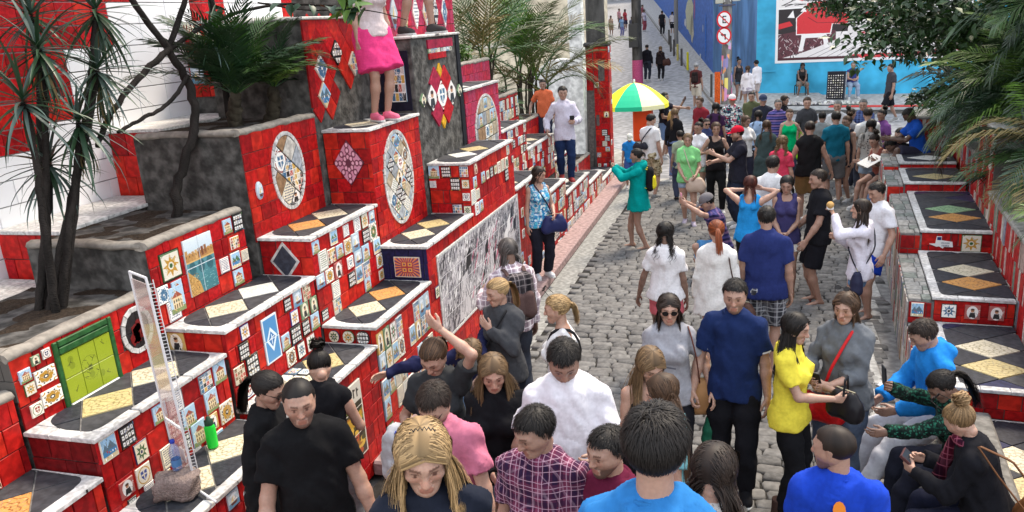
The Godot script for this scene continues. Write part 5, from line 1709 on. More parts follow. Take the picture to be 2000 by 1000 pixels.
func near_things() -> void:
	# wire rack with an acrylic front, standing on the low bench
	var o := thing("wire_rack", "upright white wire rack with a clear panel on the lower left bench", "rack", Vector3(-3.36, 1.03, -3.58), -0.5)
	var wire := M(0.62, 0.62, 0.63, 0.35)
	var lean := Transform3D(Basis(Vector3.RIGHT, 0.02) * Basis(Vector3.BACK, 0.03), Vector3.ZERO)
	var b := MB.new()
	for s in [-0.13, 0.13]:
		b.tube([Vector3(s, 0, 0), Vector3(s, 1.34, 0), Vector3(s * 0.96, 1.38, 0)], [0.008, 0.008, 0.008], 6)
	for y in [0.02, 0.42, 1.38]:
		b.tube([Vector3(-0.13, y, 0), Vector3(0.13, y, 0)], [0.008, 0.008], 6)
	part(o, "frame", b.mesh(), wire, lean)
	for k in 60:
		b = MB.new()
		b.tube([Vector3(0.13, 0.06 + k * 0.0217, 0), Vector3(0.13, 0.056 + k * 0.0217, -0.034)], [0.002, 0.002], 4)
		part(o, "wire", b.mesh(), wire, lean)
	b = MB.new()
	b.tube([Vector3(0.13, 0.04, -0.034), Vector3(0.13, 1.36, -0.034)], [0.003, 0.003], 5)
	part(o, "back_rail", b.mesh(), wire, lean)
	var pane := StandardMaterial3D.new()
	pane.transparency = BaseMaterial3D.TRANSPARENCY_ALPHA
	pane.albedo_color = Color(0.8, 0.72, 0.7, 0.34)
	pane.roughness = 0.1
	part(o, "clear_panel", box_mesh(Vector3(-0.12, 0.44, -0.004), Vector3(0.12, 1.34, 0.002)), pane, lean)
	part(o, "clear_panel", box_mesh(Vector3(-0.12, 0.04, -0.004), Vector3(0.12, 0.4, 0.002)), pane, lean)
	for k in 2:
		part(o, "paper", box_mesh(Vector3(-0.07 + k * 0.08, 0.16 + k * 0.02, 0.004), Vector3(0.0 + k * 0.08, 0.25 + k * 0.02, 0.006)), M(0.7, 0.62, 0.6, 0.7), lean)
	b = MB.new()
	b.tube([Vector3(-0.13, 0.02, 0), Vector3(-0.28, 0.012, 0.2)], [0.008, 0.008], 6)
	part(o, "foot_bar", b.mesh(), wire)
	b = MB.new()
	b.tube([Vector3(0.13, 0.02, 0), Vector3(0.36, 0.012, -0.02)], [0.008, 0.008], 6)
	part(o, "foot_bar", b.mesh(), wire)
	# stone that weighs the rack down
	o = thing("stone", "rough broken stone block weighing down the wire rack", "stone", Vector3(-3.33, 1.03, -3.46), 0.3)
	b = MB.new()
	rng.seed = 5
	var fn := FastNoiseLite.new()
	fn.frequency = 9.0
	b.ball(Vector3(0, 0.07, 0), Vector3(0.12, 0.08, 0.075), 18, 26)
	for i in b.v.size():
		var p := b.v[i] - Vector3(0, 0.07, 0)
		p = Vector3(signf(p.x) * pow(absf(p.x) / 0.15, 0.5) * 0.15, signf(p.y) * pow(absf(p.y) / 0.085, 0.6) * 0.085, signf(p.z) * pow(absf(p.z) / 0.085, 0.5) * 0.085)
		b.v[i] = p * (1.0 + fn.get_noise_3dv(p * 1.2) * 0.35) + Vector3(0, 0.07, 0)
	var st := SurfaceTool.new()
	st.create_from(b.mesh(), 0)
	st.generate_normals()
	part(o, "block", st.commit(), M(0.26, 0.2, 0.18, 0.95, "dirt", 3.0, 2.0, "grain"))
	# bottles
	o = thing("water_bottle", "blue-tinted plastic water bottle standing on the broken stone", "bottle", Vector3(-3.34, 1.185, -3.5))
	var clear := StandardMaterial3D.new()
	clear.albedo_color = Color(0.35, 0.5, 0.75, 0.3)
	clear.transparency = BaseMaterial3D.TRANSPARENCY_ALPHA
	clear.roughness = 0.08
	b = MB.new()
	b.lathe([Vector2(0.0, 0), Vector2(0.028, 0.0), Vector2(0.03, 0.01), Vector2(0.03, 0.05), Vector2(0.028, 0.055), Vector2(0.03, 0.06), Vector2(0.03, 0.13), Vector2(0.025, 0.155), Vector2(0.013, 0.175), Vector2(0.013, 0.185)], 16)
	part(o, "bottle_body", b.mesh(), clear)
	b = MB.new()
	b.lathe([Vector2(0.0305, 0.03), Vector2(0.0306, 0.075)], 16)
	part(o, "bottle_label", b.mesh(), M(0.08, 0.2, 0.4, 0.4))
	b = MB.new()
	b.lathe([Vector2(0.015, 0.183), Vector2(0.015, 0.203), Vector2(0, 0.204)], 12)
	part(o, "screw_cap", b.mesh(), M(0.02, 0.04, 0.3, 0.4))
	o = thing("green_bottle", "bright green sports bottle on the bench behind the man in the black shirt", "bottle", Vector3(-3.5, 1.03, -4.02))
	b = MB.new()
	b.lathe([Vector2(0.0, 0), Vector2(0.034, 0.0), Vector2(0.037, 0.01), Vector2(0.037, 0.15), Vector2(0.028, 0.17)], 18)
	part(o, "bottle_body", b.mesh(), M(0.02, 0.6, 0.05, 0.2))
	b = MB.new()
	b.lathe([Vector2(0.03, 0.168), Vector2(0.03, 0.2), Vector2(0.016, 0.204), Vector2(0.014, 0.225), Vector2(0, 0.226)], 14)
	part(o, "screw_cap", b.mesh(), M(0.02, 0.05, 0.03, 0.4))
	# bits of litter on the lane
	o = thing("paper_scrap", "crumpled white napkin on the gutter beside the woman with the red bag", "litter", Vector3(1.28, 0.02, -7.75))
	b = MB.new()
	b.ball(Vector3(0, 0.02, 0), Vector3(0.09, 0.025, 0.07), 8, 12)
	for i in b.v.size():
		b.v[i] += b.v[i].normalized() * fn.get_noise_3dv(b.v[i] * 3.0) * 0.05
	part(o, "paper", b.mesh(), M(0.85, 0.84, 0.82, 0.8))

# ---------------------------------------------------------------- plants
func leafmat(r: float, g: float, b: float, rough := 0.45) -> StandardMaterial3D:
	var k := "leaf %.3f %.3f %.3f" % [r, g, b]
	if not mats.has(k):
		var m := StandardMaterial3D.new()
		m.albedo_color = lin(r, g, b)
		m.vertex_color_use_as_albedo = true
		m.roughness = rough
		m.backlight_enabled = true
		m.backlight = lin(r * 0.6, g * 0.7, b * 0.4)
		m.cull_mode = BaseMaterial3D.CULL_DISABLED
		mats[k] = m
	return mats[k]

# a strap leaf from the origin along +z, folded along its middle, bending down
func strap_mesh(l: float, w: float, bend: float, n := 6) -> ArrayMesh:
	var b := MB.new()
	var p := Vector3.ZERO
	var a := 0.0
	for i in n + 1:
		var t := float(i) / n
		var hw := w * 0.5 * (0.55 + 0.9 * t * 2.0 if t < 0.22 else 0.95 * pow(1.0 - (t - 0.22) / 0.78, 0.75)) + 0.0006
		var d := Vector3(0, sin(a), cos(a))
		var up := Vector3(0, cos(a), -sin(a))
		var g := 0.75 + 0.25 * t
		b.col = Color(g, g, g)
		b.vert(p + Vector3(-hw, 0, 0) + up * hw * 0.35, (up + Vector3(0.4, 0, 0)).normalized(), Vector2(0, t))
		b.vert(p, up, Vector2(0.5, t))
		b.vert(p + Vector3(hw, 0, 0) + up * hw * 0.35, (up + Vector3(-0.4, 0, 0)).normalized(), Vector2(1, t))
		p += d * l / n
		a -= bend / n * (0.4 + 1.2 * t)
	for i in n:
		var q := i * 3
		for k in 2:
			b.tri(q + k, q + k + 1, q + k + 4, b.n[q + 1])
			b.tri(q + k, q + k + 4, q + k + 3, b.n[q + 1])
	return b.mesh()

# a feather palm leaf: midrib with two rows of leaflets, from the origin along +z
func frond_mesh(l: float, leaflet: float, pairs: int, droop: float, width: float, seed_: int, hang := 0.5) -> ArrayMesh:
	var r := RandomNumberGenerator.new()
	r.seed = seed_
	var b := MB.new()
	var pts := []
	var dirs := []
	var p := Vector3.ZERO
	var a := 0.0
	for i in 13:
		pts.append(p)
		dirs.append(Vector3(0, sin(a), cos(a)))
		p += Vector3(0, sin(a), cos(a)) * l / 12
		a -= droop / 12 * (0.3 + 1.4 * i / 12.0)
	var rad := []
	for i in 13:
		rad.append(0.009 * (1.15 - i / 12.0) * l)
	b.col = Color(0.8, 0.85, 0.6)
	b.tube(pts, rad, 5, false)
	for i in pairs:
		var t := 0.16 + 0.84 * i / (pairs - 1.0)
		var f := t * 12
		var k := mini(int(f), 11)
		var at: Vector3 = pts[k].lerp(pts[k + 1], f - k)
		var d: Vector3 = dirs[k]
		var up := Vector3(0, d.z, -d.y)
		var ll := leaflet * (0.35 + 0.65 * sin(PI * clampf(t * 0.95 + 0.02, 0, 1))) * r.randf_range(0.85, 1.1)
		for s in [-1.0, 1.0]:
			var out: Vector3 = (Vector3(s, 0, 0) + d * (0.55 + 0.9 * t) + up * r.randf_range(0.0, 0.35)).normalized()
			var e1 := at + out * ll * 0.5
			var e2 := e1 + (out + Vector3(0, -hang * r.randf_range(0.6, 1.4), 0)).normalized() * ll * 0.5
			var side := d * width * 0.5
			var g := r.randf_range(0.62, 1.0)
			b.col = Color(g, g, g * 0.9)
			var nn := out.cross(side.normalized()).normalized()
			if nn.y < 0.0:
				nn = -nn
			var i0 := b.vert(at - side * 0.4, nn)
			b.vert(at + side * 0.4, nn)
			b.vert(e1 + side, nn)
			b.vert(e1 - side, nn)
			b.vert(e2, nn)
			b.tri(i0, i0 + 1, i0 + 2, nn)
			b.tri(i0, i0 + 2, i0 + 3, nn)
			b.tri(i0 + 3, i0 + 2, i0 + 4, nn)
	return b.mesh()

func aim(at: Vector3, az: float, el: float, roll := 0.0, s := 1.0) -> Transform3D:
	return Transform3D(Basis(Vector3.UP, az) * Basis(Vector3.RIGHT, -el) * Basis(Vector3.BACK, roll) * Basis.from_scale(Vector3.ONE * s), at)

func limb(o: Node, called: String, pts: Array, r0: float, r1: float, m: Material, sides := 8) -> void:
	# a branch through the points, smoothed and slightly crooked
	var c := Curve3D.new()
	for i in pts.size():
		var t: Vector3 = (pts[mini(i + 1, pts.size() - 1)] - pts[maxi(i - 1, 0)]) * 0.2
		c.add_point(pts[i], -t, t)
	var n := pts.size() * 5
	var out := []
	var rad := []
	for i in n + 1:
		var t := float(i) / n
		out.append(c.sample_baked(c.get_baked_length() * t) + Vector3(jit(r1), jit(r1), jit(r1)) * 0.4)
		rad.append(lerpf(r0, r1, t) * (1.0 + jit(0.08)))
	var b := MB.new()
	b.tube(out, rad, sides)
	part(o, called, b.mesh(), m)

func leaf_mesh(l: float, w: float) -> ArrayMesh:
	var b := MB.new()
	var n1 := Vector3(-0.3, 1, 0).normalized()
	var n2 := Vector3(0.3, 1, 0).normalized()
	b.vert(Vector3(0, 0, 0), Vector3.UP)
	b.vert(Vector3(-w / 2, w * 0.16, l * 0.45), n2)
	b.vert(Vector3(0, 0, l * 0.5), Vector3.UP)
	b.vert(Vector3(w / 2, w * 0.16, l * 0.45), n1)
	b.vert(Vector3(0, -l * 0.08, l), Vector3.UP)
	for t in [[0, 1, 2], [0, 2, 3], [1, 4, 2], [2, 4, 3]]:
		b.tri(t[0], t[1], t[2], Vector3.UP)
	return b.mesh()

# leaves spread through lumps: each lump [centre, radii, count]
func foliage(o: Node, called: String, lumps: Array, mesh: Mesh, m: Material, size0: float, size1: float, seed_: int) -> void:
	rng.seed = seed_
	var where := []
	var cols := []
	for q in lumps:
		var tone := rng.randf_range(0.55, 1.0)
		for i in q[2]:
			var d := Vector3(rng.randfn(), rng.randfn(), rng.randfn()).normalized()
			var r := pow(rng.randf(), 0.5)
			var p: Vector3 = q[0] + d * r * (q[1] as Vector3)
			var bs := Basis(Vector3.UP, rng.randf() * TAU) * Basis(Vector3.RIGHT, rng.randf_range(-0.4, 1.1)) * Basis(Vector3.BACK, jit(0.8))
			where.append(Transform3D(bs * Basis.from_scale(Vector3.ONE * rng.randf_range(size0, size1)), p))
			var g := tone * rng.randf_range(0.6, 1.0)
			cols.append(Color(g, g, g * 0.8))
	stuff(o, called, mesh, m, where, "", cols)

func palm(called: String, label: String, at: Vector3, trunk: float, n: int, l: float, meshes: Array, m: Array, seed_: int, e0 := 0.2, e1 := 1.3, stems := 1, group := "") -> Node3D:
	var o := thing(called, label, "palm", at, 0.0, group)
	rng.seed = seed_
	var bark := M(0.06, 0.05, 0.035, 0.95, "streak", 2.0, 1.0, "grain")
	for s in stems:
		var off := Vector3(jit(0.22), 0, jit(0.22)) if stems > 1 else Vector3.ZERO
		var top := off * 1.6 + Vector3(jit(0.08), trunk * rng.randf_range(0.8, 1.1), jit(0.08))
		limb(o, "trunk" if stems == 1 else "stem", [off, off.lerp(top, 0.5) + Vector3(jit(0.03), 0, jit(0.03)), top], 0.07 if stems == 1 else 0.028, 0.05 if stems == 1 else 0.02, bark)
		for k in n / stems:
			var az := TAU * (k + jit(0.3)) / (n / stems) + s
			var el := lerpf(e0, e1, rng.randf())
			part(o, "frond", meshes[rng.randi() % meshes.size()], m[rng.randi() % m.size()], aim(top, az, el, jit(0.3), l * rng.randf_range(0.8, 1.15)))
	return o

func plants() -> void:
	var dark := leafmat(0.018, 0.055, 0.022)
	var mid := leafmat(0.045, 0.11, 0.024)
	var lit := leafmat(0.12, 0.23, 0.035)
	var olive := leafmat(0.10, 0.12, 0.04)
	var grey := leafmat(0.06, 0.10, 0.085)
	var dry := leafmat(0.22, 0.17, 0.07, 0.8)
	var bark := M(0.03, 0.025, 0.022, 0.95, "streak", 2.5, 1.5, "grain")
	# dracaena with sword leaves at the left
	var o := thing("dracaena", "dark dracaena with rosettes of sword leaves in the left planter", "plant", Vector3(-4.6, 1.98, -4.0))
	rng.seed = 3
	var straps := [strap_mesh(0.46, 0.032, 0.5), strap_mesh(0.52, 0.034, 0.9), strap_mesh(0.40, 0.028, 0.3), strap_mesh(0.5, 0.03, 1.3)]
	var tops := [Vector3(0, 1.72, -0.38), Vector3(0, 1.96, -0.95), Vector3(0.05, 1.55, -0.80), Vector3(0.12, 1.22, -0.46), Vector3(-0.1, 0.95, -0.35), Vector3(0.05, 1.4, -0.12), Vector3(-0.25, 1.95, -0.62)]
	var base := [Vector3(-0.05, 0, -0.03), Vector3(0.05, 0, -0.05), Vector3(0.02, 0, 0.04), Vector3(0.08, 0, 0.0), Vector3(-0.06, 0, 0.05), Vector3(0.1, 0, 0.06), Vector3(-0.09, 0, -0.06)]
	for i in tops.size():
		var t: Vector3 = tops[i]
		limb(o, "trunk", [base[i], base[i].lerp(t, 0.35) + Vector3(0.04, 0.05, 0.02), base[i].lerp(t, 0.75) + Vector3(0, 0.03, -0.03), t], 0.03, 0.018, bark)
		for k in 42:
			var az := TAU * k * 0.381966
			var el := lerpf(1.35, -0.95, pow(k / 41.0, 0.7))
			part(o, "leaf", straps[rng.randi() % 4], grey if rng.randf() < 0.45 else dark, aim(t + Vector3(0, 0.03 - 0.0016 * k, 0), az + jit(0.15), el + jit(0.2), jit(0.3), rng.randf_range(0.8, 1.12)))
	# grey dead skirt under the heads
	for i in 4:
		var t: Vector3 = tops[i]
		for k in 16:
			part(o, "dry_leaf", straps[3], dry if k % 3 == 0 else dark, aim(t + Vector3(0, -0.1, 0), TAU * k / 16 + jit(0.2), -1.1 + jit(0.25), jit(0.4), rng.randf_range(0.55, 0.85)))
	# slim tree in the second planter, its crown above the picture
	o = thing("slim_tree", "slim dark tree with crooked limbs rising from the postcard planter", "tree", Vector3(-4.58, 2.3, -5.35))
	rng.seed = 8
	var fork := Vector3(0.0, 0.95, -0.46)
	limb(o, "trunk", [Vector3(0, -0.05, 0), Vector3(0.03, 0.3, -0.06), Vector3(0.05, 0.6, -0.3), fork, Vector3(-0.12, 1.35, -0.42)], 0.045, 0.032, bark, 10)
	limb(o, "branch", [Vector3(-0.10, 1.32, -0.42), Vector3(-0.2, 1.6, -0.3), Vector3(-0.3, 2.1, -0.1), Vector3(-0.2, 2.6, 0.1)], 0.03, 0.016, bark)
	limb(o, "branch", [Vector3(-0.1, 1.35, -0.42), Vector3(-0.05, 1.15, 0.05), Vector3(0.0, 0.86, 0.55), Vector3(0.05, 0.7, 0.72)], 0.026, 0.02, bark)
	limb(o, "branch", [Vector3(0, 1.12, -0.45), Vector3(0.0, 0.92, -0.15), Vector3(0.02, 0.82, 0.3), Vector3(0.05, 0.78, 0.5)], 0.018, 0.014, bark)
	limb(o, "branch", [Vector3(-0.11, 1.34, -0.42), Vector3(0.1, 1.55, -0.8), Vector3(0.4, 1.66, -1.3), Vector3(0.85, 1.62, -1.6)], 0.02, 0.008, bark)
	limb(o, "branch", [Vector3(-0.11, 1.36, -0.42), Vector3(0.0, 1.9, -0.7), Vector3(0.3, 2.7, -0.8)], 0.026, 0.014, bark)
	for k in 46:
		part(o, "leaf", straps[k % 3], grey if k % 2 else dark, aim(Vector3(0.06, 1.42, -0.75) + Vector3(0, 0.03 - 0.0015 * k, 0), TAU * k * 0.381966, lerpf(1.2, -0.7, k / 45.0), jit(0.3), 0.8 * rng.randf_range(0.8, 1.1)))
	var lumps := []
	for i in 26:
		lumps.append([Vector3(jit(1.3) - 0.3, 3.1 + jit(0.55), -0.3 + jit(1.5)), Vector3(0.5, 0.35, 0.5), 60])
	foliage(o, "crown", lumps, leaf_mesh(0.13, 0.06), mid, 0.8, 1.3, 9)
	# twig of broad leaves before the girl in the pink skirt
	o = thing("leafy_twig", "twig of broad green leaves hanging in front of the pink skirt", "branch", Vector3(-3.55, 3.86, -6.9))
	rng.seed = 14
	limb(o, "twig", [Vector3(-0.65, 0.12, 0.5), Vector3(-0.3, 0.03, 0.2), Vector3(0, 0.02, 0), Vector3(0.18, -0.03, -0.25), Vector3(0.3, -0.1, -0.5)], 0.009, 0.004, bark, 6)
	limb(o, "twig", [Vector3(-0.05, 0.02, 0.04), Vector3(0.02, 0.3, 0), Vector3(0.05, 0.6, 0.05)], 0.006, 0.004, bark, 6)
	var bl := strap_mesh(0.17, 0.13, 0.5, 6)
	for k in 22:
		part(o, "leaf", bl, lit if k % 3 else mid, aim(Vector3(jit(0.12), jit(0.1) + 0.06, jit(0.12)), rng.randf() * TAU, rng.randf_range(-1.2, 0.7), jit(0.6), rng.randf_range(0.7, 1.15)))
	for k in 8:
		part(o, "leaf", bl, dark, aim(Vector3(-0.5 + k * 0.07, 0.1 - k * 0.01, 0.4 - k * 0.06), rng.randf() * TAU, rng.randf_range(-1.3, 0.5), jit(0.6), rng.randf_range(0.6, 0.9)))
	# palms of the third planter
	var fr := [frond_mesh(1.0, 0.34, 22, 1.1, 0.034, 1), frond_mesh(1.0, 0.30, 20, 1.6, 0.03, 2), frond_mesh(1.0, 0.36, 24, 0.7, 0.036, 3)]
	palm("potted_palm", "dense dark palm in the planter with the oval collage", Vector3(-4.6, 2.92, -6.35), 0.3, 34, 0.85, fr, [dark, dark, mid], 21, 0.45, 1.55)
	palm("potted_palm", "small palm with one bright young frond beside the grey concrete planter", Vector3(-4.45, 2.92, -6.72), 0.3, 18, 0.7, fr, [dark, mid, lit], 22, 0.2, 1.45)
	o = thing("young_tree", "thin dark stem with a few drooping oval leaves above the potted palm", "tree", Vector3(-4.75, 2.92, -6.5))
	limb(o, "trunk", [Vector3.ZERO, Vector3(0.03, 0.5, 0.05), Vector3(0.0, 1.2, -0.02), Vector3(0.05, 2.2, 0.0)], 0.032, 0.018, bark)
	for k in 20:
		part(o, "leaf", bl, dark, aim(Vector3(jit(0.2), 0.6 + rng.randf() * 0.75, jit(0.2)), rng.randf() * TAU, rng.randf_range(-1.3, 0.4), jit(0.5), rng.randf_range(0.7, 1.2)))
	# feathery palms beyond the concrete block
	var fa := [frond_mesh(1.0, 0.30, 26, 1.3, 0.017, 4, 0.6), frond_mesh(1.0, 0.27, 24, 1.9, 0.015, 5, 0.8), frond_mesh(1.0, 0.32, 28, 0.9, 0.018, 6, 0.5)]
	var ag := "feathery palms of the left terraces"
	palm("feathery_palm", "feathery palm nearest the grey concrete block", Vector3(-4.6, 2.2, -13.2), 0.9, 18, 1.7, fa, [mid, olive, dry], 31, 0.5, 1.45, 9, ag)
	palm("feathery_palm", "feathery palm behind the boy in the orange shirt", Vector3(-4.75, 1.6, -16.3), 1.1, 20, 1.9, fa, [mid, olive, lit], 32, 0.45, 1.45, 10, ag)
	palm("feathery_palm", "feathery palm beside the white archway", Vector3(-4.55, 1.1, -16.8), 1.4, 16, 1.9, fa, [mid, olive, dry], 33, 0.3, 1.4, 8, ag)
	o = palm("fan_palm", "low bushy palm behind the boy in the orange shirt", Vector3(-4.75, 1.9, -14.4), 0.2, 26, 0.75, fr, [dark, dark, mid], 34, -0.5, 1.2)
	o = thing("planter_shrub", "bright green shrub on the pink arch planter", "shrub", Vector3(-4.5, 3.1, -11.6))
	foliage(o, "leaves", [[Vector3(0, 0.12, 0), Vector3(0.3, 0.16, 0.35), 260], [Vector3(0.1, 0.2, -0.3), Vector3(0.2, 0.14, 0.25), 160]], leaf_mesh(0.1, 0.055), lit, 0.7, 1.2, 35)
	# leafy tree hanging over the road on the right
	o = thing("street_tree", "dark leafy street tree hanging over the road in front of the mural", "tree", Vector3(5.1, 0, -19.6))
	rng.seed = 40
	limb(o, "trunk", [Vector3(0, 0, 0), Vector3(-0.1, 1.2, 0.05), Vector3(-0.3, 2.6, 0.1), Vector3(-0.5, 4.2, 0)], 0.2, 0.11, bark, 12)
	for q in [[Vector3(-0.25, 2.0, 0.1), Vector3(-0.8, 1.9, 0.3), Vector3(-1.35, 1.6, 0.4)], [Vector3(-0.25, 2.2, 0.1), Vector3(-1.2, 2.9, 0.3), Vector3(-2.4, 3.2, 0.5)], [Vector3(-0.3, 2.8, 0), Vector3(-1.0, 3.6, -0.5), Vector3(-2.2, 4.1, -0.6)], [Vector3(-0.4, 3.0, 0), Vector3(0.4, 3.8, 0.8), Vector3(0.8, 4.6, 1.0)]]:
		limb(o, "branch", q, 0.07, 0.02, bark)
	lumps = []
	for q in [[-1.5, 3.3, 0.2, 0.9], [-2.2, 3.3, 0.4, 0.8], [-2.9, 3.35, 0.5, 0.65], [-3.2, 3.75, 0.4, 0.7], [-0.9, 2.9, 0.3, 0.8], [-0.4, 2.6, 0.3, 0.8], [-1.7, 2.85, 0.5, 0.55], [-2.6, 2.9, 0.5, 0.45], [-1.2, 2.2, 0.5, 0.5], [-0.8, 2.1, 0.5, 0.6], [-2.5, 4.1, 0, 0.9], [-1.4, 4.2, 0, 1.0], [-0.2, 3.9, 0.4, 1.1], [0.6, 3.2, 0.5, 1.0], [-0.1, 1.9, 0.6, 0.7], [0.3, 1.3, 0.6, 0.7], [-1.65, 1.55, 0.45, 0.36], [-1.3, 1.7, 0.4, 0.3], [-0.6, 1.3, 0.7, 0.5], [0.4, 2.4, 0.5, 0.9], [-2.0, 2.5, 0.55, 0.35], [-3.6, 3.6, 0.3, 0.5], [-3.4, 4.3, 0.2, 0.8], [-2.3, 2.75, 0.5, 0.4], [0.9, 2.2, 0.4, 0.9], [1.0, 1.4, 0.5, 0.8]]:
		lumps.append([Vector3(q[0], q[1], q[2]), Vector3(q[3], q[3] * 0.62, q[3]), int(520 * q[3])])
	foliage(o, "crown", lumps, leaf_mesh(0.15, 0.075), leafmat(0.03, 0.085, 0.02), 0.7, 1.3, 41)
	# palms and trees above the right wall
	var fp := [frond_mesh(1.0, 0.42, 30, 1.0, 0.022, 7, 0.7), frond_mesh(1.0, 0.38, 28, 1.5, 0.02, 8, 1.0), frond_mesh(1.0, 0.45, 32, 0.7, 0.024, 9, 0.6)]
	var pg := "palms above the right wall"
	palm("garden_palm", "palm arching over the tallest zigzag wall", Vector3(3.35, 1.3, -11.3), 1.2, 66, 1.25, fp, [mid, dark, lit], 51, -0.5, 1.2, 3, pg)
	palm("garden_palm", "palm at the photograph's right edge above the zigzag wall", Vector3(3.12, 1.1, -9.3), 0.9, 60, 1.1, fp, [lit, mid, dark, dry], 52, -0.7, 1.1, 3, pg)
	palm("garden_palm", "palm leaning out behind the man in the blue shirt", Vector3(3.6, 1.1, -13.6), 1.4, 54, 1.25, fp, [mid, lit, dark], 53, -0.4, 1.1, 3, pg)
	palm("garden_palm", "highest palm, fronds cut by the top right corner", Vector3(3.7, 1.4, -10.4), 2.1, 54, 1.35, fp, [lit, mid, dark], 54, -0.8, 1.0, 2, pg)
	palm("garden_palm", "low palm spilling over the wall beside the green diamond bench", Vector3(3.1, 1.1, -10.4), 0.5, 30, 0.75, fp, [lit, mid, dark], 56, -0.7, 0.9, 2, pg)
	palm("garden_palm", "palm nearest the viewer at the right edge", Vector3(2.95, 1.1, -7.9), 0.5, 24, 0.7, fp, [mid, lit, dark], 57, -0.6, 1.0, 2, pg)
	o = thing("garden_shrub", "dark mass of shrubs behind the right-hand palms", "shrub", Vector3(4.4, 0, -12.0))
	lumps = []
	for i in 46:
		rng.seed = 700 + i
		lumps.append([Vector3(-0.3 + jit(0.9), rng.randf_range(1.2, 4.9), -0.5 + jit(4.4)), Vector3(0.9, 0.7, 0.9), 330])
	foliage(o, "leaves", lumps, leaf_mesh(0.16, 0.07), leafmat(0.014, 0.04, 0.014), 0.7, 1.3, 55)
	rng.seed = 60
	o = thing("garden_tree", "tree with pale curved limbs above the right-hand palms", "tree", Vector3(3.8, 1.5, -13.5))
	limb(o, "trunk", [Vector3.ZERO, Vector3(-0.15, 0.7, 0.1), Vector3(-0.5, 1.3, 0.2), Vector3(-0.62, 1.9, 0.2), Vector3(-0.9, 2.8, 0.1)], 0.06, 0.03, M(0.3, 0.28, 0.24, 0.9, "streak", 2.0))
	limb(o, "branch", [Vector3(-0.1, 0.5, 0.05), Vector3(0.1, 1.4, 0.3), Vector3(0.1, 2.6, 0.5)], 0.04, 0.025, M(0.3, 0.28, 0.24, 0.9, "streak", 2.0))
	lumps = []
	for i in 26:
		lumps.append([Vector3(-0.6 + jit(1.6), 2.3 + jit(1.0), 0.2 + jit(1.2)), Vector3(0.6, 0.42, 0.6), 170])
	foliage(o, "crown", lumps, leaf_mesh(0.14, 0.07), leafmat(0.03, 0.085, 0.02), 0.7, 1.3, 61)
	part(self, "garden_soil", box_mesh(Vector3(0.3, 0, -16), Vector3(9, 1.1, 1.0)), M(0.05, 0.04, 0.03, 1.0, "dirt", 1.0, 2.0, "grain"), Transform3D(Basis(Vector3.UP, -atan(0.0975)), Vector3(2.03, 0, -4.4))).set_meta("kind", "structure")
	# far street trees
	for q in [["green street tree on the left of the climbing street", Vector3(-13.2, 1.2, -62), 1.8], ["far street tree at the head of the climbing street", Vector3(-17.5, 3.2, -98), 2.6]]:
		o = thing("street_tree", q[0], "tree", q[1])
		limb(o, "trunk", [Vector3.ZERO, Vector3(0, 2.0, 0), Vector3(0.1, 3.6, 0)], 0.2, 0.1, bark)
		lumps = []
		for i in 12:
			lumps.append([Vector3(jit(1.2), 3.2 + jit(1.0), jit(1.2)) * (q[2] as float) * 0.6, Vector3(0.8, 0.6, 0.8) * (q[2] as float) * 0.6, 160])
		foliage(o, "crown", lumps, leaf_mesh(0.3, 0.16), leafmat(0.06, 0.11, 0.04), 0.8, 1.4, 71)

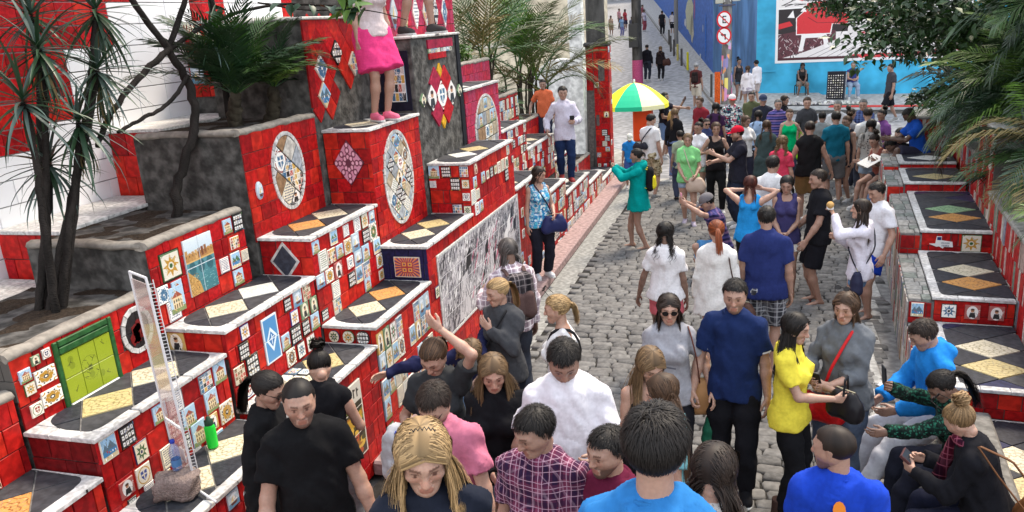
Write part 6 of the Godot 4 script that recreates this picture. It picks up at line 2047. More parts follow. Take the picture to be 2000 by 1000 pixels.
# ---------------------------------------------------------------- people: fields of rounded bones, meshed as surface nets
class Field:
	var o: Vector3
	var c: float
	var nx: int
	var ny: int
	var nz: int
	var d: PackedFloat32Array

	func _init(lo: Vector3, hi: Vector3, cell: float) -> void:
		o = lo
		c = cell
		nx = int((hi.x - lo.x) / c) + 2
		ny = int((hi.y - lo.y) / c) + 2
		nz = int((hi.z - lo.z) / c) + 2
		d.resize(nx * ny * nz)
		d.fill(0.12)

	# a tapered bone; «f», «sq» flatten it along f; c0, c1 cut it flat at lengths along its axis; sign -1 carves
	func bone(a: Vector3, b: Vector3, ra: float, rb: float, k := 0.03, f := Vector3.ZERO, sq := 1.0, c0 := -9.0, c1 := 9.0, carve := false) -> void:
		var m := maxf(ra, rb) + k + 3.2 * c
		var x0 := maxi(0, int((minf(a.x, b.x) - m - o.x) / c))
		var x1 := mini(nx - 1, int((maxf(a.x, b.x) + m - o.x) / c) + 1)
		var y0 := maxi(0, int((minf(a.y, b.y) - m - o.y) / c))
		var y1 := mini(ny - 1, int((maxf(a.y, b.y) + m - o.y) / c) + 1)
		var z0 := maxi(0, int((minf(a.z, b.z) - m - o.z) / c))
		var z1 := mini(nz - 1, int((maxf(a.z, b.z) + m - o.z) / c) + 1)
		var ab := b - a
		var l := maxf(ab.length(), 1e-5)
		var u := ab / l
		var dr := (rb - ra) / l
		var data := d
		d = PackedFloat32Array()
		var kk := maxf(k, 0.001)
		var lim := k + 3.2 * c
		var cut := c0 > -8.0 or c1 < 8.0
		for z in range(z0, z1 + 1):
			for y in range(y0, y1 + 1):
				var i := (z * ny + y) * nx + x0
				var ap := Vector3(o.x + x0 * c, o.y + y * c, o.z + z * c) - a
				for x in range(x0, x1 + 1):
					var s := ap.dot(u)
					var t := clampf(s, 0.0, l)
					var q := ap - u * t
					if sq != 1.0:
						q += f * (q.dot(f) * (sq - 1.0))
					var v := q.length() - ra - dr * t
					if cut:
						v = maxf(v, maxf(c0 - s, s - c1))
					if v < lim:
						var w := data[i]
						if carve:
							var h := maxf(kk - absf(w + v), 0.0) / kk
							data[i] = maxf(w, -v) + h * h * kk * 0.25
						else:
							var h := maxf(kk - absf(w - v), 0.0) / kk
							data[i] = minf(w, v) - h * h * kk * 0.25
					ap.x += c
					i += 1
		d = data

	# lies over another field wherever that one pokes out a little
	func over(g: Field, reach_ := 0.006) -> void:
		var a := d
		var b := g.d
		for i in a.size():
			if a[i] < reach_ + 0.05:
				a[i] = minf(a[i], b[i] - 0.007 + maxf(0.0, a[i] - reach_) * 3.0)
		d = a

	# [vertices, normals, indices]; folds add gentle ripples
	func net(folds := 0.0, seed_ := 0) -> Array:
		var vs := PackedVector3Array()
		var ns := PackedVector3Array()
		var ix := PackedInt32Array()
		var data := d
		var at := PackedInt32Array()
		at.resize(data.size())
		at.fill(-1)
		var sy := nx
		var sz := nx * ny
		var lim := 4.2 * c
		if folds > 0.0:
			var fn := FastNoiseLite.new()
			fn.seed = seed_
			fn.frequency = 7.0
			fn.fractal_octaves = 2
			for z in nz:
				for y in ny:
					var i := (z * ny + y) * nx
					for x in nx:
						if absf(data[i]) < 3.0 * c:
							data[i] -= folds * (0.5 + fn.get_noise_3d(x * c + y * c * 0.35, y * c * 0.55, z * c - y * c * 0.3))
						i += 1
		for z in nz - 1:
			for y in ny - 1:
				var i := (z * ny + y) * nx
				for x in nx - 1:
					var v0 := data[i]
					if absf(v0) < lim:
						var v1 := data[i + 1]
						var v2 := data[i + sy]
						var v3 := data[i + sy + 1]
						var v4 := data[i + sz]
						var v5 := data[i + sz + 1]
						var v6 := data[i + sz + sy]
						var v7 := data[i + sz + sy + 1]
						var neg := int(v0 < 0) + int(v1 < 0) + int(v2 < 0) + int(v3 < 0) + int(v4 < 0) + int(v5 < 0) + int(v6 < 0) + int(v7 < 0)
						if neg > 0 and neg < 8:
							var g := Vector3(v1 - v0 + v3 - v2 + v5 - v4 + v7 - v6, v2 - v0 + v3 - v1 + v6 - v4 + v7 - v5, v4 - v0 + v5 - v1 + v6 - v2 + v7 - v3)
							var mean := (v0 + v1 + v2 + v3 + v4 + v5 + v6 + v7) * 0.125
							var gl := g.length()
							var nn := g / maxf(gl, 1e-6)
							# step from the cell's middle to the surface along the slope
							var p := Vector3(0.5, 0.5, 0.5) - nn * clampf(mean / maxf(gl * 0.25, 1e-5), -0.6, 0.6)
							at[i] = vs.size()
							vs.append(o + (Vector3(x, y, z) + p) * c)
							ns.append(nn)
					i += 1
		for z in range(1, nz - 1):
			for y in range(1, ny - 1):
				var i := (z * ny + y) * nx + 1
				for x in range(1, nx - 1):
					var q := at[i]
					if q >= 0:
						var s := data[i] < 0.0
						if s != (data[i + 1] < 0.0):
							quad4(ix, q, at[i - sy], at[i - sy - sz], at[i - sz], s)
						if s != (data[i + sy] < 0.0):
							quad4(ix, q, at[i - sz], at[i - sz - 1], at[i - 1], s)
						if s != (data[i + sz] < 0.0):
							quad4(ix, q, at[i - 1], at[i - 1 - sy], at[i - sy], s)
					i += 1
		return [vs, ns, ix]

	func quad4(ix: PackedInt32Array, a: int, b: int, e: int, f: int, s: bool) -> void:
		if b < 0 or e < 0 or f < 0:
			return
		if s:
			ix.append_array([a, e, b, a, f, e])
		else:
			ix.append_array([a, b, e, a, e, f])

func net_mesh(parts: Array) -> ArrayMesh:
	# joins [vertices, normals, indices, colours?] lists into one surface
	var v := PackedVector3Array()
	var n := PackedVector3Array()
	var ix := PackedInt32Array()
	var c := PackedColorArray()
	for p in parts:
		var base := v.size()
		v.append_array(p[0])
		n.append_array(p[1])
		var add: PackedInt32Array = p[2].duplicate()
		if base:
			for i in add.size():
				add[i] += base
		ix.append_array(add)
		if p.size() > 3:
			c.append_array(p[3])
		else:
			var w := PackedColorArray()
			w.resize(p[0].size())
			w.fill(Color.WHITE)
			c.append_array(w)
	var m := ArrayMesh.new()
	var a := []
	a.resize(Mesh.ARRAY_MAX)
	a[Mesh.ARRAY_VERTEX] = v
	a[Mesh.ARRAY_NORMAL] = n
	a[Mesh.ARRAY_COLOR] = c
	a[Mesh.ARRAY_INDEX] = ix
	m.add_surface_from_arrays(Mesh.PRIMITIVE_TRIANGLES, a)
	return m

func moved(p: Array, t: Transform3D) -> Array:
	var v: PackedVector3Array = t * (p[0] as PackedVector3Array)
	var n: PackedVector3Array = Transform3D(t.basis.orthonormalized() if t.basis.determinant() > 0 else t.basis, Vector3.ZERO) * (p[1] as PackedVector3Array)
	var ix: PackedInt32Array = p[2]
	if t.basis.determinant() < 0:
		ix = ix.duplicate()
		ix.reverse()
	return [v, n, ix] + ([p[3]] if p.size() > 3 else [])

var templates := {}

func head_template(fem: bool, cell: float, beard := 0) -> Array:
	var key := "head %s %.3f %d" % [fem, cell, beard]
	if templates.has(key):
		return templates[key]
	var g := Field.new(Vector3(-0.1, -0.17, -0.125), Vector3(0.1, 0.135, 0.135), cell)
	var s := 0.94 if fem else 1.0
	g.bone(Vector3(0, 0.037, -0.036), Vector3(0, 0.032, 0.012), 0.078, 0.074, 0.02)
	g.bone(Vector3(0, 0.0, 0.03), Vector3(0, -0.058, 0.036), 0.056 * s, 0.047 * s, 0.04)
	for q in [-1.0, 1.0]:
		g.bone(Vector3(q * 0.05 * s, -0.035, -0.005), Vector3(q * 0.024 * s, -0.092, 0.055), 0.026, 0.02 * s, 0.035)
		g.bone(Vector3(q * 0.043 * s, -0.022, 0.055), Vector3(q * 0.05 * s, -0.02, 0.03), 0.024, 0.024, 0.03)
		g.bone(Vector3(q * 0.012, 0.021, 0.083), Vector3(q * 0.045, 0.019, 0.067), 0.013, 0.012, 0.02)
		g.bone(Vector3(q * 0.01, -0.034, 0.096), Vector3(q * 0.011, -0.034, 0.09), 0.0085, 0.009, 0.008)
	g.bone(Vector3(0, -0.097, 0.06), Vector3(0, -0.1, 0.066), 0.02 * s, 0.018 * s, 0.03)
	g.bone(Vector3(0, 0.008, 0.087), Vector3(0, -0.032, 0.107), 0.0095, 0.0115, 0.014)
	g.bone(Vector3(-0.017, -0.0655, 0.081), Vector3(0.017, -0.0655, 0.081), 0.0085, 0.0085, 0.008)
	g.bone(Vector3(-0.014, -0.076, 0.08), Vector3(0.014, -0.076, 0.08), 0.009, 0.009, 0.006)
	for q in [-1.0, 1.0]:
		g.bone(Vector3(q * 0.033, 0.002, 0.104), Vector3(q * 0.034, 0.002, 0.1), 0.014, 0.014, 0.016, Vector3.ZERO, 1.0, -9, 9, true)
		g.bone(Vector3(q * 0.0325, 0.002, 0.07), Vector3(q * 0.0325, 0.002, 0.071), 0.0155, 0.0155, 0.004)
		g.bone(Vector3(q * 0.079, 0.014, -0.012), Vector3(q * 0.076, -0.026, -0.002), 0.019, 0.012, 0.006, Vector3(1, 0, 0), 2.4)
	g.bone(Vector3(0, -0.04, -0.02), Vector3(0, -0.085, -0.03), 0.05 * (0.86 if fem else 1.02), 0.045 * (0.86 if fem else 1.02), 0.03)
	var p := g.net()
	var col := PackedColorArray()
	col.resize(p[0].size())
	for i in p[0].size():
		var v: Vector3 = p[0][i]
		var k := Color(0.97, 0.97, 0.97)
		if v.z > 0.06:
			var ax := absf(v.x)
			if v.y < -0.058 and v.y > -0.085 and ax < 0.025 - absf(v.y + 0.071) * 0.5:
				k = Color(0.88, 0.66, 0.64)
			elif v.y > 0.018 + 0.004 * ax / 0.04 and v.y < 0.031 and ax > 0.013 and ax < 0.05:
				k = Color(0.36, 0.31, 0.29)
			elif absf(v.y - 0.002) < 0.0095 and ax > 0.019 and ax < 0.046:
				k = Color(0.3, 0.25, 0.24) if v.y > 0.007 or absf(ax - 0.0325) < 0.006 else Color(1, 1, 1)
			elif ax < 0.05 and v.y < -0.01 and v.y > -0.035:
				k = Color(1.0, 0.9, 0.88)
		if beard and v.y < -0.04 and v.y > -0.125 and v.z > 0.0 and not (v.y > -0.085 and absf(v.x) < 0.03 and v.y < -0.058):
			var w := smoothstep(-0.04, -0.065, v.y) * (0.7 if beard == 1 else 0.95)
			k = k.lerp(Color(0.22, 0.2, 0.2), w)
		col[i] = k
	p.append(col)
	templates[key] = p
	return p

# the left hand: wrist at the origin, fingers along -y, palm towards -x, thumb at +z
func hand_template(grip: float, cell: float) -> Array:
	var key := "hand %.2f %.4f" % [grip, cell]
	if templates.has(key):
		return templates[key]
	var g := Field.new(Vector3(-0.09, -0.21, -0.06), Vector3(0.04, 0.03, 0.09), cell)
	g.bone(Vector3(0, 0.02, 0), Vector3(0, -0.02, 0), 0.026, 0.026, 0.01, Vector3(1, 0, 0), 1.25)
	for q in [-0.02, 0.0, 0.02]:
		g.bone(Vector3(0, -0.02, q * 0.8), Vector3(-0.002, -0.085, q * 1.15), 0.019, 0.016, 0.014, Vector3(1, 0, 0), 1.35)
	var bend := lerpf(0.22, 0.95, grip)
	var n := 0
	for q in [[0.032, 0.040, 0.026, 0.02], [0.011, 0.045, 0.029, 0.021], [-0.01, 0.041, 0.027, 0.02], [-0.03, 0.032, 0.021, 0.018]]:
		var p := Vector3(-0.002, -0.085 - (0.004 if n == 1 or n == 2 else -0.004), q[0])
		var a := bend * 0.7 + n * 0.03
		for k in 3:
			var e := p + Vector3(-sin(a), -cos(a), q[0] * 0.12) * float(q[k + 1])
			g.bone(p, e, 0.0098 - 0.0012 * k, 0.0092 - 0.0013 * k, 0.003)
			p = e
			a += bend
		n += 1
	var th := Vector3(-0.008, -0.03, 0.026)
	var t1 := th + Vector3(-0.016 - 0.012 * grip, -0.034, 0.026 - 0.012 * grip)
	var t2 := t1 + Vector3(-0.006 - 0.016 * grip, -0.03, 0.008 - 0.012 * grip)
	g.bone(th, t1, 0.0145, 0.0115, 0.012)
	g.bone(t1, t2, 0.0108, 0.0085, 0.003)
	var p2 := g.net()
	templates[key] = p2
	return p2

func shoe_mesh(kind: String) -> ArrayMesh:
	if templates.has(kind):
		return templates[kind]
	var g := Field.new(Vector3(-0.07, -0.02, -0.12), Vector3(0.07, 0.22, 0.22), 0.009)
	if kind == "boot":
		g.bone(Vector3(0, 0.06, -0.045), Vector3(0, 0.19, -0.04), 0.052, 0.054, 0.02, Vector3.ZERO, 1.0, -9, 0.13)
	else:
		g.bone(Vector3(0, 0.06, -0.035), Vector3(0, 0.09, -0.04), 0.044, 0.042, 0.02, Vector3.ZERO, 1.0, -9, 0.035)
	g.bone(Vector3(0, 0.04, -0.05), Vector3(0.004, 0.032, 0.12), 0.043, 0.042, 0.03, Vector3.UP, 1.15)
	g.bone(Vector3(0, 0.075, -0.01), Vector3(0.004, 0.04, 0.1), 0.036, 0.032, 0.03)
	var m := net_mesh([g.net()])
	templates[kind] = m
	return m

func sole_mesh() -> ArrayMesh:
	if not templates.has("sole"):
		var p := PackedVector2Array()
		for q in [[-0.03, -0.095], [0.0, -0.102], [0.03, -0.095], [0.04, -0.06], [0.037, 0.0], [0.047, 0.07], [0.046, 0.12], [0.03, 0.158], [0.0, 0.168], [-0.028, 0.155], [-0.04, 0.11], [-0.042, 0.06], [-0.034, 0.0], [-0.039, -0.06]]:
			p.append(Vector2(q[0], -q[1]))
		var b := MB.new()
		b.prism(p, 0.02, frame(Vector3.ZERO, Vector3.RIGHT, Vector3.FORWARD), Rect2(0, 0, 1, 1), Rect2(), 0.004)
		templates["sole"] = b.mesh()
	return templates["sole"]

# two-bone reach: the middle joint between s and w
func reach(s: Vector3, w: Vector3, l1: float, l2: float, hint: Vector3) -> Array:
	var d := w - s
	var l := minf(d.length(), (l1 + l2) * 0.995)
	var u := d.normalized()
	w = s + u * l
	var a := (l1 * l1 - l2 * l2 + l * l) / (2.0 * l)
	var h := sqrt(maxf(0.0, l1 * l1 - a * a))
	var side := hint - u * hint.dot(u)
	if side.length() < 1e-4:
		side = Vector3.BACK
	return [s + u * a + side.normalized() * h, w]

func cloth(r: float, g: float, b: float, tx := "", scale := 3.0) -> StandardMaterial3D:
	var key := "cloth %.3f %.3f %.3f %s %.1f" % [r, g, b, tx, scale]
	if mats.has(key):
		return mats[key]
	var m := StandardMaterial3D.new()
	m.albedo_color = lin(r, g, b)
	m.roughness = 0.9
	m.rim_enabled = true
	m.rim = 0.08
	m.metallic_specular = 0.2
	m.rim_tint = 0.6
	m.uv1_triplanar = true
	m.uv1_scale = Vector3.ONE * scale
	m.albedo_texture = tex[tx if tx else "denim"]
	if not tx:
		m.uv1_scale = Vector3.ONE * 5.0
		m.heightmap_enabled = true
		m.heightmap_scale = 0.22
		m.heightmap_texture = tex.mottle
	mats[key] = m
	return m

func skin_mat(tone: float) -> StandardMaterial3D:
	var key := "skin %.2f" % tone
	if mats.has(key):
		return mats[key]
	var m := StandardMaterial3D.new()
	var c := Color(0.055, 0.026, 0.016).lerp(Color(0.56, 0.33, 0.24), tone)
	m.albedo_color = lin(c.r, c.g, c.b)
	m.vertex_color_use_as_albedo = true
	m.roughness = 0.5
	m.albedo_texture = tex.skin
	m.uv1_triplanar = true
	m.uv1_scale = Vector3.ONE * 6.0
	m.subsurf_scatter_enabled = true
	m.subsurf_scatter_strength = 0.08
	mats[key] = m
	return m

func hair_mat(c: Array) -> StandardMaterial3D:
	var key := "hair %s" % [c]
	if not mats.has(key):
		var m := StandardMaterial3D.new()
		m.albedo_color = lin(c[0], c[1], c[2])
		m.vertex_color_use_as_albedo = true
		m.roughness = 0.55
		m.metallic_specular = 0.35
		m.cull_mode = BaseMaterial3D.CULL_DISABLED
		mats[key] = m
	return mats[key]

const HC := Vector3(0, 0.034, -0.012)
const HR := Vector3(0.0805, 0.085, 0.0985)

func out_of(p: Vector3, c: Vector3, r: Vector3) -> Vector3:
	var q := (p - c) / r
	var l := q.length()
	return c + q / l * r if l < 1.0 else p

func hairline(d: Vector3) -> float:
	return lerpf(-0.062, 0.07, smoothstep(-0.035, 0.075, d.z)) + (0.02 if absf(d.x) > 0.06 and d.z > 0.0 else 0.0)

# hair in head space: a scalp cap under many flat locks
func hair(style: String, length: float, n: int, seed_: int, curl := 0.0, lift := 1.0, hb := Basis()) -> ArrayMesh:
	var inv := hb.inverse()
	var down := inv * Vector3.DOWN
	var r := RandomNumberGenerator.new()
	r.seed = seed_
	var b := MB.new()
	var thick := 1.085 if style == "buzz" else 1.11
	# cap
	b.col = Color(0.5, 0.5, 0.5)
	var R := 14
	var S := 22
	for i in R + 1:
		for k in S + 1:
			var w := PI * 0.74 * i / R
			var a := TAU * k / S
			var d := Vector3(sin(w) * cos(a), cos(w), sin(w) * sin(a))
			var p := HC + d * HR
			var t := smoothstep(-0.012, 0.012, p.y - hairline(p))
			var g := 0.42 + 0.16 * sin(k * 7.3 + sin(k * 3.1) * 3.0)
			b.col = Color(g, g, g)
			b.vert(HC + d * HR * lerpf(0.9, thick * (1.0 + 0.015 * sin(a * 9.0 + i)), t), (d / HR).normalized())
	for i in R:
		for k in S:
			var q := i * (S + 1) + k
			b.tri(q, q + 1, q + S + 2, b.n[q] + b.n[q + S + 2])
			b.tri(q, q + S + 2, q + S + 1, b.n[q] + b.n[q + S + 2])
	if style == "buzz":
		return b.mesh()
	var gather := Vector3(0, 0.035, -0.118) if style == "pony" else Vector3(0, 0.105, -0.085)
	var tied := style == "pony" or style == "bun"
	var crown := Vector3(0.01, 0.12, -0.045)
	var made := 0
	var tries := 0
	while made < n and tries < n * 6:
		tries += 1
		var d := Vector3(r.randfn(), r.randfn(), r.randfn()).normalized()
		var p := HC + d * HR * 1.03
		if p.y < hairline(p) - (0.01 if length > 0.1 else 0.0):
			continue
		made += 1
		var steps := 5 if length < 0.12 else 10
		var ll := length * r.randf_range(0.75, 1.1)
		if tied:
			steps = 8
			ll = p.distance_to(gather) * 1.15
		var dir: Vector3
		if tied:
			dir = gather - p
		elif length < 0.12:
			dir = (p - crown) + Vector3(jit2(r) * 0.04, jit2(r) * 0.03, jit2(r) * 0.04) + d * 0.05 * lift
		else:
			dir = Vector3(signf(p.x + jit2(r) * 0.012), 0.1, -0.35 if p.z < 0.05 else 0.1)
		dir = (dir - d * dir.dot(d) * 0.8).normalized()
		var w := (0.0052 if length < 0.12 else 0.0068) * r.randf_range(0.7, 1.4) * (0.62 if n > 900 else (1.0 if n > 400 else 1.6))
		var shade := r.randf_range(0.35, 1.0)
		var ph := r.randf() * TAU
		var lay := r.randf_range(1.09, 1.19) if not tied else r.randf_range(1.08, 1.13)
		if length < 0.12:
			lay = r.randf_range(1.09, 1.13 + 0.05 * lift)
		var pts := [p]
		for k in steps:
			var ds := ll / steps
			if tied:
				dir = (gather - p).normalized()
			elif length >= 0.12:
				dir = dir.lerp(down + Vector3(jit2(r) * 0.1, 0, jit2(r) * 0.08), 0.36).normalized()
			else:
				var rad := ((p - HC) / HR).normalized()
				dir = dir.lerp(Vector3(0, -0.8, 0), 0.2)
				dir = (dir - rad * (dir.dot(rad) - 0.12 * lift)).normalized()
			p += dir * ds
			p = out_of(p, HC, HR * lay)
			if not tied and length >= 0.12 and p.y > -0.06:
				var q := (p - HC) / HR
				p = p.lerp(HC + q.normalized() * HR * lay, 0.75)
			if not tied and length >= 0.12:
				if p.y < -0.06:
					p = drape(p, hb, inv, lay)
				if p.y < 0.075 and p.z > 0.035 and absf(p.x) < 0.073:
					p.x = 0.073 * (1.0 if p.x > 0 else -1.0)
			if length < 0.12 and not tied and p.y < hairline(p) - 0.012:
				break
			var e := p
			if curl > 0.0:
				e += Vector3(cos(ph + k * 1.7), 0, sin(ph + k * 1.7)) * curl * (0.3 + k / float(steps))
			pts.append(e)
		if pts.size() > 2:
			lock(b, pts, w, shade, r)
	if style == "pony":
		for i in n / 3:
			var p := gather + Vector3(jit2(r), jit2(r), jit2(r)) * 0.014
			var dir := Vector3(jit2(r) * 0.35, 0.15 + jit2(r) * 0.3, -1).normalized()
			var pts := [p]
			for k in 8:
				dir = dir.lerp(down + Vector3(jit2(r) * 0.12, 0, 0), 0.42).normalized()
				p += dir * length / 8 * r.randf_range(0.8, 1.1)
				p = drape(p, hb, inv, 1.1)
				pts.append(p + Vector3(cos(k * 1.5 + i), 0, sin(k * 1.5 + i)) * curl)
			lock(b, pts, 0.008, r.randf_range(0.5, 1.0), r)
	if style == "bun":
		for i in 70:
			var ax := Vector3(jit2(r) * 0.6, 1, jit2(r) * 0.6).normalized()
			var s := ax.cross(Vector3.RIGHT).normalized()
			var t := ax.cross(s)
			var rr := 0.045 * r.randf_range(0.85, 1.1)
			var a0 := r.randf() * TAU
			var pts := []
			for k in 8:
				pts.append(gather + Vector3(0, 0.035, -0.02) + (s * cos(a0 + k * 0.45) + t * sin(a0 + k * 0.45)) * rr + ax * jit2(r) * 0.002 + ax * (r.randf() - 0.5) * 0.004 + ax * ((i % 7) - 3) * 0.011)
			lock(b, pts, 0.014, r.randf_range(0.5, 1.0), r)
		b.col = Color(0.5, 0.5, 0.5)
		b.ball(gather + Vector3(0, 0.035, -0.02), Vector3(0.042, 0.036, 0.042), 6, 10)
	return b.mesh()

# keeps hair in front of or behind neck, shoulders and chest (the body's own axes are hb * head axes)
func drape(p: Vector3, hb: Basis, inv: Basis, lay: float) -> Vector3:
	var q := hb * p
	for e in [[Vector3(0, -0.13, -0.03), Vector3(0.06, 0.12, 0.062)], [Vector3(0, -0.235, -0.035), Vector3(0.25, 0.075, 0.085)], [Vector3(0, -0.42, -0.025), Vector3(0.185, 0.24, 0.135)]]:
		var c: Vector3 = e[0]
		var r: Vector3 = e[1] * (0.92 + lay * 0.1)
		var d := (q - c) / r
		if d.length_squared() < 1.0:
			var z := sqrt(maxf(0.0, 1.0 - d.x * d.x - d.y * d.y))
			q.z = c.z + r.z * (z if q.z > c.z + 0.012 else -z)
	return inv * q

func jit2(r: RandomNumberGenerator) -> float:
	return r.randf() * 2.0 - 1.0

func lock(b: MB, pts: Array, w: float, shade: float, r: RandomNumberGenerator) -> void:
	var base := b.v.size()
	var n := pts.size()
	for i in n:
		var d: Vector3 = pts[mini(i + 1, n - 1)] - pts[maxi(i - 1, 0)]
		var out: Vector3 = pts[i] - Vector3(0, minf(0.03, pts[i].y), -0.01)
		var side := d.cross(out).normalized()
		var nn := side.cross(d).normalized()
		if nn.dot(out) < 0.0:
			nn = -nn
		var t := float(i) / (n - 1)
		var hw := w * 0.5 * (1.0 - 0.75 * t * t)
		var s := clampf(shade * (0.8 + 0.3 * t), 0, 1)
		b.col = Color(s, s, s)
		b.vert(pts[i] - side * hw, (nn - side * 0.35).normalized())
		b.vert(pts[i] + side * hw, (nn + side * 0.35).normalized())
	for i in n - 1:
		var q := base + i * 2
		b.tri(q, q + 1, q + 3, b.n[q])
		b.tri(q, q + 3, q + 2, b.n[q])

var mesh_cache := {}
var last := {}

# One person. q: position x, z, ground y, yaw in degrees (0 looks to +z), height, and looks:
#   sex, skin, hair [style, length, colour, curl, lift], top [kind, r, g, b, texture, scale], low [kind, r, g, b, texture, scale], shoe [kind, r, g, b]
#   hl, hr: hands (person's left is +x, forward +z); fl, fr: ankles; hip: pelvis height; lean, side, twist; hy, hp: head turn and nod
func person(label: String, x: float, z: float, yaw: float, hgt: float, q := {}) -> Node3D:
	var fem: bool = q.get("sex", "f") == "f"
	var gy: float = q.get("y", 0.0)
	var o := thing("person", label, "person", Vector3(x, gy, z), deg_to_rad(yaw), q.get("group", ""))
	var sc := hgt / 1.75
	var body := Node3D.new()
	var dist := Vector3(x, gy + 1.2, z).distance_to(Vector3(0, 3.66, 0))
	var lod := 0 if dist < 5.0 else (1 if dist < 8.2 else (2 if dist < 15.0 else 3))
	var cell: float = [0.0115, 0.0145, 0.02, 0.028][lod]
	var wide: float = q.get("wide", 1.0)
	# joints
	var hip_y: float = q.get("hip", 0.93)
	var hip := Vector3(0, hip_y, 0)
	var bend := Basis(Vector3.UP, q.get("twist", 0.0)) * Basis(Vector3.RIGHT, q.get("lean", 0.0)) * Basis(Vector3.BACK, q.get("side", 0.0))
	var fwd := bend * Vector3(0, 0, 1)
	var T := func(p: Vector3) -> Vector3: return hip + bend * (p - Vector3(0, 0.93, 0))
	var sw := 0.136 if fem else 0.154
	var neck: Vector3 = T.call(Vector3(0, 1.47, -0.015))
	var headc: Vector3 = T.call(Vector3(0, 1.625, 0.025))
	var hb := bend * Basis(Vector3.UP, q.get("hy", 0.0)) * Basis(Vector3.RIGHT, q.get("hp", 0.12)) * Basis(Vector3.BACK, q.get("ht", 0.0))
	headc += hb * Vector3(0, 0, 0.03) - bend * Vector3(0, 0, 0.03) - Vector3(0, absf(q.get("hp", 0.12)) * 0.02, 0)
	var headt := Transform3D(hb * Basis.from_scale(Vector3.ONE * 0.97), headc)
	var S := {}
	var E := {}
	var W := {}
	for s in [1.0, -1.0]:
		var sh: Vector3 = T.call(Vector3(s * sw, 1.38, -0.02))
		var dflt := Vector3(s * (sw + 0.09), 0.83, 0.04)
		var h: Vector3 = q.get("hl" if s > 0 else "hr", dflt)
		var hint: Vector3 = q.get("el" if s > 0 else "er", Vector3(s * 0.55, -0.5, -0.7))
		var r := reach(sh, h, 0.285, 0.255, hint)
		S[s] = sh
		E[s] = r[0]
		W[s] = r[1]
	var H := {}
	var K := {}
	var A := {}
	for s in [1.0, -1.0]:
		var hj := hip + Vector3(s * 0.088, -0.02, 0)
		var an: Vector3 = q.get("fl" if s > 0 else "fr", Vector3(s * 0.10, 0.085, -0.02))
		var r := reach(hj, an, 0.43, 0.42, q.get("kl" if s > 0 else "kr", Vector3(s * 0.1, 0.05, 1)))
		H[s] = hj
		K[s] = r[0]
		A[s] = r[1]
	var top: Array = q.get("top", ["tee", 0.5, 0.5, 0.5])
	var low: Array = q.get("low", ["jeans", 0.05, 0.07, 0.14])
	var shoe: Array = q.get("shoe", ["sneaker", 0.5, 0.5, 0.5])
	var lo := Vector3(9, 9, 9)
	var hi := -lo
	for p in [neck, headc, hip] + S.values() + E.values() + W.values() + K.values() + A.values():
		lo = lo.min(p)
		hi = hi.max(p)
	lo -= Vector3(0.3, 0.12, 0.3)
	hi += Vector3(0.3, 0.1, 0.3)
	lo.y = maxf(lo.y, -0.04)
	# the body
	var bare: bool = shoe[0] == "sandal"
	var g := Field.new(lo, hi, cell)
	var up: Vector3 = bend * Vector3.UP
	g.bone(T.call(Vector3(0, 0.98, 0)), T.call(Vector3(0, 1.12, 0.0)), 0.125 * wide, (0.108 if fem else 0.125) * wide, 0.05, fwd, 1.3)
	g.bone(T.call(Vector3(0, 1.12, 0.0)), T.call(Vector3(0, 1.34, -0.01)), (0.108 if fem else 0.125) * wide, (0.12 if fem else 0.136) * wide, 0.05, fwd, 1.45)
	for s in [1.0, -1.0]:
		g.bone(T.call(Vector3(s * 0.03, 1.425, -0.02)), S[s], 0.05, 0.048, 0.05, fwd, 1.1)
	g.bone(neck - up * 0.03, headc + hb * Vector3(0, -0.05, -0.025), 0.056 if not fem else 0.047, 0.052 if not fem else 0.043, 0.02)
	g.bone(neck - up * 0.03, T.call(Vector3(0, 1.42, -0.025)), 0.052, 0.054, 0.03)
	if fem:
		for s in [1.0, -1.0]:
			g.bone(T.call(Vector3(s * 0.07, 1.27, 0.07)), T.call(Vector3(s * 0.07, 1.26, 0.09)), 0.055, 0.05, 0.05)
	var hands := []
	var am := (0.84 if fem else 0.97) * sqrt(wide)
	for s in [1.0, -1.0]:
		g.bone(S[s], S[s].lerp(E[s], 0.4), 0.056 * am, 0.05 * am, 0.03)
		g.bone(S[s].lerp(E[s], 0.3), E[s], 0.05 * am, 0.039 * am, 0.02)
		g.bone(E[s], E[s].lerp(W[s], 0.35), 0.04 * am, 0.042 * am, 0.02)
		g.bone(E[s].lerp(W[s], 0.3), W[s], 0.042 * am, 0.028 * am, 0.015)
		g.bone(H[s], H[s].lerp(K[s], 0.5), 0.084 * wide, 0.074 * wide, 0.02)
		g.bone(H[s].lerp(K[s], 0.4), K[s], 0.078 * wide, 0.052, 0.03)
		var back: Vector3 = (K[s] - A[s]).normalized().cross(Vector3.RIGHT) * -0.012
		g.bone(K[s], K[s].lerp(A[s], 0.35) + back, 0.05, 0.054, 0.02)
		g.bone(K[s].lerp(A[s], 0.3) + back, A[s], 0.054, 0.034, 0.02)
		if bare:
			g.bone(A[s], A[s] + Vector3(0, -0.045, -0.04), 0.034, 0.03, 0.02)
			g.bone(A[s] + Vector3(0, -0.035, 0.0), A[s] + Vector3(s * 0.015, -0.062, 0.13), 0.032, 0.026, 0.03, Vector3.UP, 1.25)
			g.bone(A[s] + Vector3(s * 0.005, -0.064, 0.12), A[s] + Vector3(s * 0.02, -0.068, 0.165), 0.024, 0.016, 0.02, Vector3.UP, 1.5)
		var fd: Vector3 = (W[s] - E[s]).normalized()
		var gk := "gl" if s > 0 else "gr"
		var th: Vector3 = q.get("tl" if s > 0 else "tr", Vector3(0, 1, 0.2) if absf(fd.y) < 0.75 else Vector3(-s * 0.25, 0, 1))
